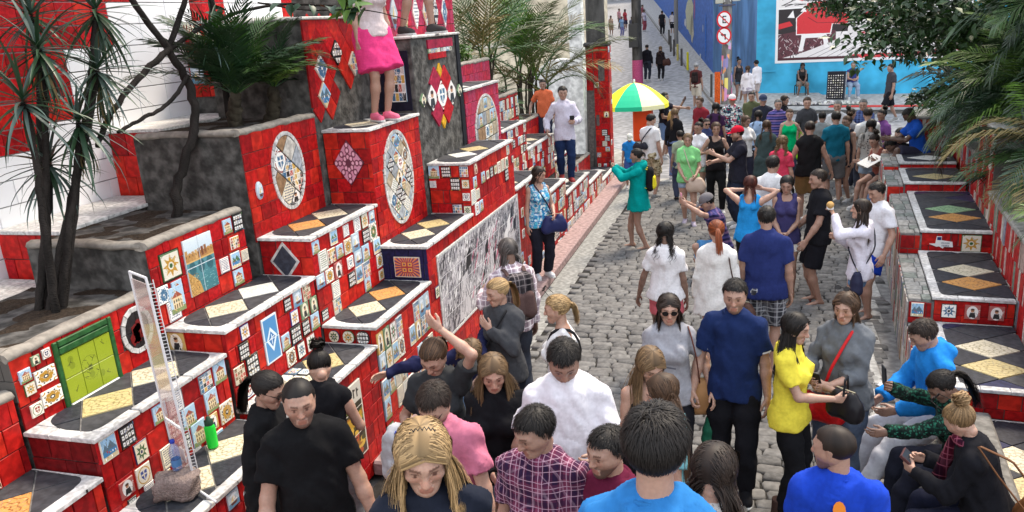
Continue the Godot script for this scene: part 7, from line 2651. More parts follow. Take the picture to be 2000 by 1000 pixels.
		if absf(fd.y) >= 0.75 and fd.y > 0:
			th = q.get("tl" if s > 0 else "tr", Vector3(-s, 0, -0.4))
		var zz := (th - fd * th.dot(fd)).normalized()
		var xx := (-fd).cross(zz)
		var hb2 := Basis(xx * s, -fd, zz)
		hands.append(moved(hand_template(q.get(gk, 0.25), 0.0055 if lod < 2 else 0.0085), Transform3D(hb2 * Basis.from_scale(Vector3.ONE * (0.9 if fem else 1.0)), W[s])))
	var hd := head_template(fem, 0.0052 if lod < 2 else 0.0092, q.get("beard", 0))
	part(o, "body", net_mesh([g.net(), moved(hd, headt)] + hands), skin_mat(q.get("skin", 0.75)), Transform3D(Basis.from_scale(Vector3.ONE * sc), Vector3.ZERO))
	var sct := Transform3D(Basis.from_scale(Vector3.ONE * sc), Vector3.ZERO)
	# trousers, shorts or skirt
	var lk: String = low[0]
	var under: Field = g
	if lk != "none":
		var f2 := Field.new(lo, hi, cell)
		var loose: float = {"jeans": 1.06, "slim": 1.0, "trousers": 1.14, "shorts": 1.26, "tight": 1.02, "mini": 1.14, "skirt": 1.1, "leggings": 0.98}.get(lk, 1.06)
		f2.bone(T.call(Vector3(0, 0.95, 0)), T.call(Vector3(0, 1.05, 0)), 0.134 * wide, 0.118 * wide, 0.04, fwd, 1.26, -9, 0.08)
		f2.bone(hip + Vector3(-0.06, -0.03, -0.03), hip + Vector3(0.06, -0.03, -0.03), 0.102 * wide, 0.102 * wide, 0.05)
		for s in [1.0, -1.0]:
			var lt: float = (K[s] - H[s]).length()
			var lc: float = (A[s] - K[s]).length()
			var r0 := 0.088 * wide * (1.0 + (loose - 1.0) * 0.4)
			if lk in ["jeans", "slim", "trousers", "leggings"]:
				var m1: Vector3 = H[s].lerp(K[s], 0.5)
				var back: Vector3 = (K[s] - A[s]).normalized().cross(Vector3.RIGHT) * -0.012
				var m2: Vector3 = K[s].lerp(A[s], 0.33) + back
				f2.bone(H[s], m1, r0 + 0.006, 0.084 * wide * loose, 0.03)
				f2.bone(m1, K[s], 0.084 * wide * loose, 0.064 * loose, 0.03)
				f2.bone(K[s], m2, 0.063 * loose, 0.064 * loose, 0.02)
				f2.bone(m2, A[s], 0.064 * loose, 0.047 * loose * (1.2 if lk == "trousers" else 1.0), 0.02, Vector3.ZERO, 1.0, -9, lc * 0.67 - 0.015)
			elif lk == "skirt":
				f2.bone(H[s], K[s], 0.13, 0.17, 0.08, Vector3.ZERO, 1.0, -9, lt * 0.86)
			else:
				var cut: float = {"shorts": 0.92, "tight": 0.8, "mini": 0.42}.get(lk, 0.8)
				f2.bone(H[s], K[s], r0, 0.078 * loose if lk == "shorts" else 0.072 * loose, 0.03, Vector3.ZERO, 1.0, -9, lt * float(q.get("cut", cut)))
		if lod < 3:
			f2.over(g)
			under = f2
		part(o, {"skirt": "skirt", "shorts": "shorts", "mini": "shorts", "tight": "shorts"}.get(lk, "trousers"), net_mesh([f2.net(0.014, int(x * 100))]), cloth(low[1], low[2], low[3], low[4] if low.size() > 4 else "", low[5] if low.size() > 5 else 3.0), sct)
	# shirt
	var tk: String = top[0]
	if tk != "none":
		var f3 := Field.new(lo, hi, cell)
		var fit: float = q.get("fit", 1.0)
		var hem: float = q.get("hem", 0.85)
		var ws := (0.130 if fem else 0.150) * wide * fit
		var cs := (0.135 if fem else 0.152) * wide * lerpf(1.0, fit, 0.5)
		var hs := (0.19 if fem else 0.178) * wide * fit
		var sq := 1.32
		f3.bone(T.call(Vector3(0, hem, 0)), T.call(Vector3(0, 1.12, 0.0)), hs, ws, 0.05, fwd, sq, 0.0)
		var cut_top := 9.0
		if tk == "strapless":
			cut_top = 0.2
		elif tk == "tank":
			cut_top = 0.24
		f3.bone(T.call(Vector3(0, 1.12, 0.0)), T.call(Vector3(0, 1.33, -0.01)), ws, cs, 0.05, fwd, 1.38, -9, cut_top)
		if fem:
			for s in [1.0, -1.0]:
				f3.bone(T.call(Vector3(s * 0.07, 1.27, 0.07)), T.call(Vector3(s * 0.07, 1.26, 0.09)), 0.066, 0.06, 0.05)
		if tk == "tank":
			for s in [1.0, -1.0]:
				f3.bone(T.call(Vector3(s * 0.085, 1.32, 0.085)), T.call(Vector3(s * 0.095, 1.452, -0.02)), 0.026, 0.02, 0.02)
				f3.bone(T.call(Vector3(s * 0.095, 1.452, -0.02)), T.call(Vector3(s * 0.07, 1.32, -0.1)), 0.02, 0.03, 0.02)
		elif tk != "strapless":
			for s in [1.0, -1.0]:
				f3.bone(T.call(Vector3(s * 0.035, 1.432, -0.02)), S[s], 0.06, 0.056, 0.05, fwd, 1.08)
			f3.bone(T.call(Vector3(0, 1.34, -0.02)), T.call(Vector3(0, 1.47, -0.022)), 0.115, 0.078, 0.04, fwd, 1.12, -9, 0.118)
			var sl: float = {"tee": 0.62, "polo": 0.66, "long": 1.0, "vest": 0.05, "threeq": 1.0, "jacket": 1.0}.get(tk, 0.62)
			for s in [1.0, -1.0]:
				var bl := 1.18 if tk == "jacket" else (1.0 if tk in ["long", "threeq"] else 1.14)
				var la: float = (E[s] - S[s]).length()
				if sl > 0.1:
					f3.bone(S[s], E[s], 0.063 * am, 0.054 * am * bl, 0.03, Vector3.ZERO, 1.0, -9, la * sl if sl < 1.0 else 9.0)
				if sl >= 1.0:
					var lf: float = (W[s] - E[s]).length()
					f3.bone(E[s], W[s], 0.056 * am * bl, 0.043 * am * bl, 0.02, Vector3.ZERO, 1.0, -9, lf * (0.45 if tk == "threeq" else 0.97))
		if tk == "jacket" and q.get("hood", false):
			f3.bone(T.call(Vector3(-0.07, 1.46, -0.09)), T.call(Vector3(0.07, 1.46, -0.09)), 0.055, 0.055, 0.04)
		if lod < 3:
			f3.over(g)
			f3.over(under, 0.024)
		part(o, {"tee": "t_shirt", "polo": "polo_shirt", "tank": "tank_top", "jacket": "jacket", "strapless": "top", "vest": "sleeveless_top"}.get(tk, "shirt"), net_mesh([f3.net(0.024, int(z * 100) + 5)]), cloth(top[1], top[2], top[3], top[4] if top.size() > 4 else "", top[5] if top.size() > 5 else 3.0), sct)
		if lod < 2 and tk in ["tee", "long", "threeq", "vest"] and not q.get("collar", false):
			var b := MB.new()
			var pts := []
			var rad := []
			for k in 17:
				var a := TAU * k / 16.0
				pts.append(neck + bend * Vector3(cos(a) * (0.068 if fem else 0.073), -0.008 - 0.026 * sin(a), sin(a) * 0.066 + 0.004))
				rad.append(0.009)
			b.tube(pts, rad, 6, false)
			part(o, "neckband", b.mesh(), cloth(top[1] * 0.92, top[2] * 0.92, top[3] * 0.92, top[4] if top.size() > 4 else "", top[5] if top.size() > 5 else 3.0), sct)
		if tk == "polo" or q.get("collar", false):
			var b := MB.new()
			var pts := []
			for k in 13:
				var a := -0.75 * PI + 1.5 * PI * k / 12.0 - PI / 2
				pts.append(neck + bend * Vector3(cos(a) * 0.076, 0.014 - 0.028 * maxf(0.0, sin(a)), sin(a) * 0.074))
			b.tube(pts, [0.008, 0.014, 0.015, 0.015, 0.015, 0.015, 0.015, 0.015, 0.015, 0.015, 0.015, 0.014, 0.008], 6)
			part(o, "collar", b.mesh(), cloth(top[1] * 0.9, top[2] * 0.9, top[3] * 0.9), sct)
		if tk == "polo":
			for s in [1.0, -1.0]:
				var b := MB.new()
				var c0: Vector3 = S[s].lerp(E[s], 0.645)
				b.tube([c0, c0 + (E[s] - S[s]).normalized() * 0.012], [0.074 * am, 0.074 * am], 14, false)
				part(o, "sleeve_band", b.mesh(), cloth(0.6, 0.6, 0.62), sct)
	# hair, eyes
	var hs: Array = q.get("hair", ["short", 0.05, [0.02, 0.015, 0.012]])
	var hn: int = [1500, 700, 220, 80][lod]
	if hs[1] < 0.12:
		hn = [1500, 700, 220, 70][lod]
	if q.has("hairs"):
		hn = q.hairs
	var hkey := "hair %s %.2f %d %s %s" % [hs[0], hs[1], hn, hs[3] if hs.size() > 3 else 0.0, hs[4] if hs.size() > 4 else 1.0]
	if lod < 2 or not mesh_cache.has(hkey):
		mesh_cache[hkey] = hair(hs[0], hs[1], hn, int(absf(x) * 300 + absf(z) * 100), hs[3] if hs.size() > 3 else 0.0, hs[4] if hs.size() > 4 else 1.0, bend.inverse() * hb if lod < 2 else Basis())
	if hs[0] != "bald":
		part(o, "hair", mesh_cache[hkey], hair_mat(hs[2]), sct * headt)
	if q.get("glasses", 0) > 0:
		var b := MB.new()
		for s in [-1.0, 1.0]:
			var ring := []
			for k in 11:
				ring.append(Vector3(s * 0.034 + cos(TAU * k / 10) * 0.024, 0.0 + sin(TAU * k / 10) * 0.019, 0.098 - absf(cos(TAU * k / 10)) * 0.004))
			var rr := []
			rr.resize(11)
			rr.fill(0.0026)
			b.tube(ring, rr, 5, false)
			b.tube([Vector3(s * 0.058, 0.004, 0.094), Vector3(s * 0.08, 0.006, 0.0)], [0.0025, 0.0025], 5)
		b.tube([Vector3(-0.01, 0.004, 0.1), Vector3(0.01, 0.004, 0.1)], [0.0025, 0.0025], 5)
		if q.glasses == 2:
			for s in [-1.0, 1.0]:
				b.prism(oval(s * 0.034, 0.0, 0.023, 0.018, 10), 0.002, Transform3D(Basis(), Vector3(0, 0, 0.096)))
		var gt := Transform3D()
		if q.get("specs_up", false):
			gt = Transform3D(Basis(Vector3.RIGHT, -1.0), Vector3(0, 0.115, 0.02))
		part(o, "sunglasses" if q.glasses == 2 else "glasses", b.mesh(), M(0.012, 0.01, 0.01, 0.25), sct * headt * gt)
	if q.has("cap"):
		var cc: Array = q.cap
		var b := MB.new()
		b.col = Color.WHITE
		var first := b.v.size()
		for i in 9:
			for k in 21:
				var w := PI * 0.52 * i / 8
				var a := TAU * k / 20
				var d := Vector3(sin(w) * cos(a), cos(w), sin(w) * sin(a))
				b.vert(Vector3(0, 0.042, -0.012) + d * HR * 1.17, d)
		for i in 8:
			for k in 20:
				var a := first + i * 21 + k
				b.tri(a, a + 1, a + 22, b.n[a])
				b.tri(a, a + 22, a + 21, b.n[a])
		part(o, "cap", b.mesh(), cloth(cc[0], cc[1], cc[2]), sct * headt)
		b = MB.new()
		var back := -1.0 if q.get("cap_back", false) else 1.0
		var p := PackedVector2Array()
		for k in 13:
			var a := PI * k / 12
			p.append(Vector2(cos(a) * 0.078, -(0.06 + sin(a) * 0.105)))
		p.append(Vector2(-0.06, -0.065))
		p.append(Vector2(0.06, -0.065))
		b.prism(p, 0.005, frame(Vector3(0, 0.048, 0.0), Vector3.RIGHT, Vector3.FORWARD), Rect2(0, 0, 1, 1), Rect2(), 0.001)
		part(o, "brim", b.mesh(), cloth(cc[0] * 0.9, cc[1] * 0.9, cc[2] * 0.9) if cc.size() < 6 else cloth(cc[3], cc[4], cc[5]), sct * headt * Transform3D(Basis(Vector3.UP, 0.0 if back > 0 else PI) * Basis(Vector3.RIGHT, 0.14), Vector3.ZERO))
	# shoes
	for s in [1.0, -1.0]:
		var an: Vector3 = A[s]
		var toe: float = q.get("toe", 0.12) * s
		var pitch: float = q.get("pl" if s > 0 else "pr", 0.0)
		var ft := sct * Transform3D(Basis(Vector3.UP, toe) * Basis(Vector3.RIGHT, pitch) * Basis.from_scale(Vector3(s, 1, 1) * (0.92 if fem else 1.02)), Vector3(an.x, an.y - 0.085, an.z + 0.02))
		var sm := cloth(shoe[1], shoe[2], shoe[3])
		if shoe[0] == "sandal":
			var n0 := part(o, "sandal", sole_mesh(), sm, ft * Transform3D(Basis.from_scale(Vector3(1, 0.7, 1)), Vector3(0, -0.0, 0)))
			var b := MB.new()
			b.tube([Vector3(-0.038, 0.018, 0.03), Vector3(0.006, 0.05, 0.1), Vector3(0.042, 0.018, 0.03)], [0.006, 0.006, 0.006], 5)
			part(n0, "strap", b.mesh(), sm)
		else:
			var n0 := part(o, "shoe", shoe_mesh(shoe[0]), sm, ft)
			part(n0, "sole", sole_mesh(), cloth(0.6, 0.6, 0.58) if shoe[0] == "sneaker" else M(0.03, 0.03, 0.03, 0.7), Transform3D(Basis.from_scale(Vector3(1.06, 1.1, 1.06)), Vector3(0, -0.002, 0)))
	last = {"T": o.transform * sct, "W": W, "E": E, "S": S, "hip": hip, "bend": bend, "neck": neck, "head": headt, "o": o, "fem": fem, "wide": wide, "sct": sct}
	return o

# ---- things people carry, set at points of the person made last
func carried(called: String, label: String, cat: String, mesh: Mesh, m: Material, local: Transform3D, pieces := []) -> Node3D:
	var t: Transform3D = last.T * local
	var o := thing(called, label, cat, t.origin)
	o.transform = t.orthonormalized()
	part(o, pieces[0] if pieces.size() and pieces[0] is String else "body", mesh, m)
	for p in pieces:
		if p is Array:
			part(o, p[0], p[1], p[2], p[3] if p.size() > 3 else Transform3D())
	return o

# a phone or tablet held in a hand (s: 1 left, -1 right), screen looking back at the holder
func device(called: String, label: String, cat: String, size: Vector3, at: Vector3, tilt := 0.9, spin := 0.0, c := Color(0.015, 0.015, 0.018)) -> void:
	carried(called, label, cat, box_mesh(-size / 2, size / 2, 0.003), M(c.r, c.g, c.b, 0.3), Transform3D(Basis(Vector3.UP, spin) * Basis(Vector3.RIGHT, tilt), at), ["case", ["screen", box_mesh(Vector3(-size.x * 0.45, -size.y * 0.44, -0.001), Vector3(size.x * 0.45, size.y * 0.44, 0.0)), M(0.03, 0.035, 0.045, 0.1), Transform3D(Basis(), Vector3(0, 0, -size.z / 2))]])

# a rounded bag with a strap through the given points (person space)
func bag(label: String, cat: String, at: Vector3, size: Vector3, m: Material, strap: Array, sm: Material, turn := 0.0, called := "handbag") -> void:
	var g := Field.new(-size * 0.75 - Vector3.ONE * 0.02, size * 0.75 + Vector3.ONE * 0.02, maxf(0.009, size.length() * 0.035))
	var r := minf(size.z, minf(size.x, size.y)) * 0.5
	for sx in [-1.0, 1.0]:
		g.bone(Vector3(sx * (size.x * 0.5 - r), -size.y * 0.5 + r, 0), Vector3(sx * (size.x * 0.42 - r), size.y * 0.5 - r, 0), r, r * 0.8, r)
	g.bone(Vector3(-size.x * 0.5 + r, -size.y * 0.5 + r, 0), Vector3(size.x * 0.5 - r, -size.y * 0.5 + r, 0), r, r, r)
	g.bone(Vector3(-size.x * 0.3, 0, 0), Vector3(size.x * 0.3, 0, 0), r * 0.95, r * 0.95, r)
	var mesh := net_mesh([g.net(0.006, int(size.x * 999))])
	var o := carried(called, label, cat, mesh, m, Transform3D(Basis(Vector3.UP, turn), at), ["pouch"])
	var inv := o.transform.affine_inverse() * (last.T as Transform3D)
	var b := MB.new()
	var c := Curve3D.new()
	for i in strap.size():
		var t: Vector3 = (strap[mini(i + 1, strap.size() - 1)] - strap[maxi(i - 1, 0)]) * 0.18
		c.add_point(inv * (strap[i] as Vector3), inv.basis * -t, inv.basis * t)
	var pts := []
	var rad := []
	for i in 25:
		pts.append(c.sample_baked(c.get_baked_length() * i / 24.0))
		rad.append(0.012)
	b.tube(pts, rad, 6, true, 0.5)
	part(o, "strap", b.mesh(), sm)
	part(o, "zip", box_mesh(Vector3(-size.x * 0.3, size.y * 0.47, -0.004), Vector3(size.x * 0.3, size.y * 0.5, 0.004), 0.002), M(0.4, 0.36, 0.25, 0.3, "", 1.0), Transform3D())

# a strap across the body from shoulder s to the other hip, for the bag at the hip
func sash(s: float, low_at: Vector3) -> Array:
	var f: Vector3 = last.bend * Vector3(0, 0, 1)
	var w: float = last.wide
	var sh: Vector3 = last.S[s] * 0.55 + last.neck * 0.45 + Vector3(0, 0.035, 0)
	var c := (sh + low_at) * 0.5
	return [low_at + Vector3(0, 0.02, 0), c + f * 0.14 * w, sh + f * 0.075, sh + Vector3(0, 0.012, 0), sh - f * 0.085, c - f * 0.15 * w, low_at + Vector3(0, 0.02, -0.01)]

func backpack(label: String, m: Material, m2: Material, size := 1.0) -> void:
	var g := Field.new(Vector3(-0.24, -0.32, -0.2), Vector3(0.24, 0.32, 0.16), 0.014)
	g.bone(Vector3(-0.07, -0.17, 0), Vector3(-0.06, 0.15, 0), 0.095, 0.085, 0.05, Vector3.BACK, 1.15)
	g.bone(Vector3(0.07, -0.17, 0), Vector3(0.06, 0.15, 0), 0.095, 0.085, 0.05, Vector3.BACK, 1.15)
	var h := Field.new(Vector3(-0.2, -0.3, -0.22), Vector3(0.2, 0.15, 0.05), 0.014)
	h.bone(Vector3(-0.07, -0.15, -0.075), Vector3(-0.06, 0.0, -0.07), 0.07, 0.06, 0.04, Vector3.BACK, 1.3)
	h.bone(Vector3(0.07, -0.15, -0.075), Vector3(0.06, 0.0, -0.07), 0.07, 0.06, 0.04, Vector3.BACK, 1.3)
	var at: Vector3 = last.hip + last.bend * Vector3(0, 0.30, -0.2)
	var b := MB.new()
	for s in [-1.0, 1.0]:
		b.tube([Vector3(s * 0.09, 0.2, 0.05), Vector3(s * 0.1, 0.25, 0.13), Vector3(s * 0.105, 0.22, 0.26), Vector3(s * 0.12, 0.05, 0.33), Vector3(s * 0.15, -0.12, 0.2), Vector3(s * 0.12, -0.2, 0.05)], [0.022, 0.024, 0.024, 0.022, 0.016, 0.014], 6, true, 0.4)
	var bm := Basis(last.bend) * Basis.from_scale(Vector3.ONE)
	var o := carried("backpack", label, "backpack", net_mesh([g.net(0.005, 3)]), m, Transform3D(bm, at), ["main_pack", ["front_pocket", net_mesh([h.net(0.004, 4)]), m2], ["shoulder_straps", b.mesh(), m2]])
	o.scale = Vector3.ONE * size

const BLK := [0.018, 0.014, 0.012]
const DRK := [0.04, 0.025, 0.018]
const BRN := [0.11, 0.06, 0.032]
const LTB := [0.26, 0.16, 0.08]
const BLD := [0.55, 0.36, 0.17]

func V(x: float, y: float, z: float) -> Vector3:
	return Vector3(x, y, z)

func people() -> void:
	near_people()
	lane_people()
	right_seated()
	far_people()

func near_people() -> void:
	# right under the camera
	person("blonde woman with a black zigzag headband looking down, nearest to the viewer", -1.0, -2.07, 22, 1.7, {"y": 0.8, "skin": 0.85, "hair": ["long", 0.42, BLD, 0.004], "hairs": 4200, "hp": 0.3, "hy": 0.05, "top": ["tee", 0.014, 0.017, 0.028], "low": ["jeans", 0.03, 0.04, 0.08]})
	var b := MB.new()
	var pts := []
	var rad := []
	for k in 41:
		var a := PI * k / 40.0
		pts.append(HC + V(cos(a) * 0.089, sin(a) * 0.091, 0.012 + 0.007 * (1 if k % 2 else -1)))
		rad.append(0.0042)
	b.tube(pts, rad, 5)
	part(last.o, "headband", b.mesh(), M(0.01, 0.01, 0.012, 0.4), last.sct * last.head)
	person("man with thick black hair and blue T-shirt seen from behind, nearest to the viewer", -0.26, -2.05, 176, 1.79, {"y": 0.8, "sex": "m", "skin": 0.7, "hair": ["short", 0.06, BLK, 0.0, 1.3], "hairs": 4200, "hp": 0.1, "top": ["tee", 0.025, 0.16, 0.42], "low": ["jeans", 0.03, 0.04, 0.08]})
	person("woman with long brown hair and white lace top seen from behind", -0.13, -2.76, 150, 1.61, {"y": 0.48, "skin": 0.75, "hair": ["long", 0.4, DRK, 0.004], "hairs": 2600, "hy": 0.2, "hp": 0.2, "top": ["tee", 0.7, 0.68, 0.68, "leopard", 9.0], "low": ["jeans", 0.05, 0.06, 0.1]})
	bag("black shoulder strap bag of the woman with the lace top", "bag", V(0.16, 0.9, -0.12), V(0.26, 0.22, 0.1), M(0.012, 0.012, 0.016, 0.5), sash(-1.0, V(0.17, 0.98, -0.1)), M(0.015, 0.015, 0.022, 0.6))
	person("big man in a black V-neck T-shirt facing the viewer on the left", -2.19, -3.18, 34, 1.71, {"y": 0.32, "sex": "m", "wide": 1.08, "skin": 0.66, "beard": 1, "hair": ["buzz", 0.02, BLK], "top": ["tee", 0.008, 0.008, 0.009], "low": ["jeans", 0.012, 0.016, 0.035], "hl": V(0.33, 0.78, 0.12), "hr": V(-0.3, 0.8, 0.16)})
	person("woman in a black jacket and sunglasses in profile beside the wire rack", -2.7, -3.5, 96, 1.58, {"y": 0.32, "skin": 0.6, "hair": ["pony", 0.3, BLK], "glasses": 2, "lean": 0.12, "hp": 0.25, "top": ["jacket", 0.01, 0.01, 0.011], "hem": 0.74, "low": ["mini", 0.5, 0.48, 0.46]})
	person("woman with a high hair bun, black sleeveless top and grey trousers, turned away", -2.66, -4.1, -160, 1.58, {"y": 0.16, "skin": 0.68, "hair": ["bun", 0.2, BLK], "hp": 0.75, "hy": 0.3, "lean": 0.18, "wide": 1.05, "top": ["vest", 0.01, 0.01, 0.012], "low": ["trousers", 0.14, 0.14, 0.15], "hl": V(0.1, 1.12, 0.3), "hr": V(-0.12, 1.14, 0.3), "gl": 0.8, "gr": 0.8})
	device("mobile_phone", "phone held low by the woman with the hair bun", "phone", V(0.075, 0.15, 0.009), V(0.0, 1.16, 0.36))
	person("man in a pink T-shirt with glasses looking down, behind the blonde woman", -1.52, -3.37, 8, 1.67, {"y": 0.32, "sex": "m", "skin": 0.74, "hair": ["short", 0.05, DRK, 0.0, 0.8], "beard": 1, "glasses": 1, "hp": 0.55, "hy": -0.25, "top": ["tee", 0.52, 0.16, 0.24], "low": ["jeans", 0.05, 0.06, 0.1], "hl": V(0.28, 0.85, 0.16)})
	person("woman with long fair hair and open black cardigan holding a phone", -1.47, -4.11, 14, 1.66, {"y": 0.16, "skin": 0.8, "hair": ["long", 0.46, LTB, 0.003], "hp": 0.35, "hy": 0.1, "top": ["long", 0.01, 0.01, 0.012], "hem": 0.9, "low": ["mini", 0.16, 0.2, 0.27], "hl": V(0.1, 1.05, 0.26), "hr": V(-0.03, 1.04, 0.28), "gl": 0.85, "gr": 0.85})
	device("mobile_phone", "black phone in the hands of the woman with the black cardigan", "phone", V(0.075, 0.15, 0.009), V(0.04, 1.06, 0.34), 0.7)
	person("person in a dark grey shirt with one hand on top of the head", -1.89, -4.28, 12, 1.7, {"y": 0.16, "skin": 0.72, "hair": ["pony", 0.14, BRN], "hp": 0.45, "hy": -0.3, "lean": 0.1, "top": ["tee", 0.035, 0.037, 0.04], "low": ["slim", 0.015, 0.015, 0.02], "hl": V(0.05, 1.78, 0.08), "el": V(1, 0.3, 0.5), "hr": V(-0.2, 1.05, 0.22), "gr": 0.7})
	var g := Field.new(V(-0.15, -0.2, -0.12), V(0.15, 0.2, 0.12), 0.012)
	g.bone(V(-0.03, -0.12, 0), V(-0.01, 0.1, 0.01), 0.06, 0.05, 0.03)
	g.bone(V(0.03, -0.09, 0.02), V(0.02, 0.12, 0.0), 0.045, 0.045, 0.03)
	carried("sweater", "bundled pale grey sweater in the crook of the arm", "sweater", net_mesh([g.net(0.03, 6)]), cloth(0.5, 0.5, 0.52), Transform3D(Basis(), V(-0.28, 1.02, 0.26)), ["cloth"])
	b = MB.new()
	b.lathe([Vector2(0, 0), Vector2(0.032, 0), Vector2(0.033, 0.15), Vector2(0.014, 0.19), Vector2(0.014, 0.21), Vector2(0, 0.212)], 14)
	carried("water_bottle", "water bottle with blue band held against the grey sweater", "bottle", b.mesh(), M(0.25, 0.4, 0.6, 0.15), Transform3D(Basis(Vector3.BACK, 0.2), V(-0.2, 0.97, 0.31)), ["bottle_body", ["screw_cap", box_mesh(V(-0.014, 0.205, -0.014), V(0.014, 0.225, 0.014), 0.004), M(0.02, 0.05, 0.4, 0.4)]])
	person("stout young man in a white T-shirt looking at a tablet", -1.0, -3.98, 14, 1.84, {"y": 0.16, "sex": "m", "wide": 1.16, "skin": 0.5, "hair": ["short", 0.045, BLK, 0.0, 1.0], "hp": 0.5, "fit": 1.08, "hem": 0.78, "top": ["tee", 0.68, 0.66, 0.70], "low": ["shorts", 0.45, 0.44, 0.5], "hl": V(0.15, 1.17, 0.3), "hr": V(-0.15, 1.19, 0.3), "gl": 0.8, "gr": 0.8})
	device("tablet", "black tablet held flat by the man in the white T-shirt", "tablet", V(0.26, 0.18, 0.009), V(0.0, 1.2, 0.39), 1.25)
	person("man in a purple plaid shirt with dark hair looking left", -0.92, -3.13, -4, 1.69, {"y": 0.32, "sex": "m", "skin": 0.66, "hair": ["short", 0.05, BLK, 0.0, 1.1], "hy": -0.6, "hp": 0.3, "collar": true, "fit": 1.05, "top": ["tee", 1.0, 1.0, 1.0, "plaid", 8.0], "low": ["jeans", 0.02, 0.025, 0.05]})
	person("bearded man in a maroon shirt half hidden behind the black-haired man", -0.59, -3.11, -20, 1.62, {"y": 0.32, "sex": "m", "skin": 0.68, "beard": 2, "hair": ["short", 0.04, BLK], "hy": -0.3, "hp": 0.1, "collar": true, "top": ["long", 0.11, 0.012, 0.035], "low": ["jeans", 0.02, 0.02, 0.03]})
	person("woman with long fair hair in a black strapless top, texting", -0.62, -4.67, 20, 1.68, {"skin": 0.82, "hair": ["long", 0.42, LTB, 0.003], "hp": 0.5, "hy": 0.15, "top": ["strapless", 0.012, 0.012, 0.014], "low": ["mini", 0.05, 0.06, 0.1], "hl": V(0.04, 1.14, 0.26), "hr": V(-0.06, 1.13, 0.26), "gl": 0.9, "gr": 0.9})
	device("mobile_phone", "white phone in the hands of the woman in the strapless top", "phone", V(0.07, 0.14, 0.009), V(-0.01, 1.17, 0.33), 0.7, 0.0, Color(0.7, 0.7, 0.7))
	person("woman with very long brown hair in profile, right behind the black-haired man", -0.45, -4.08, -72, 1.6, {"y": 0.16, "skin": 0.78, "hair": ["long", 0.62, BRN, 0.0], "hp": 0.25, "top": ["tee", 0.2, 0.5, 0.55], "low": ["jeans", 0.03, 0.03, 0.05]})
	person("man with shaved head in a bright blue T-shirt, head turned left", 0.38, -3.39, 168, 1.55, {"y": 0.32, "sex": "m", "wide": 1.1, "skin": 0.62, "beard": 1, "hair": ["buzz", 0.02, DRK], "hy": 1.15, "hp": 0.1, "twist": 0.2, "top": ["tee", 0.012, 0.05, 0.42], "low": ["jeans", 0.02, 0.02, 0.03]})
	part(last.o, "shirt_emblem", poly_mesh(oval(0, 0, 0.03, 0.045, 12), 0.003), M(0.65, 0.2, 0.02, 0.6), last.sct * Transform3D(last.bend * Basis(Vector3.UP, PI) * Basis(Vector3.RIGHT, -0.35), last.neck + last.bend * V(0.0, -0.1, -0.14)))

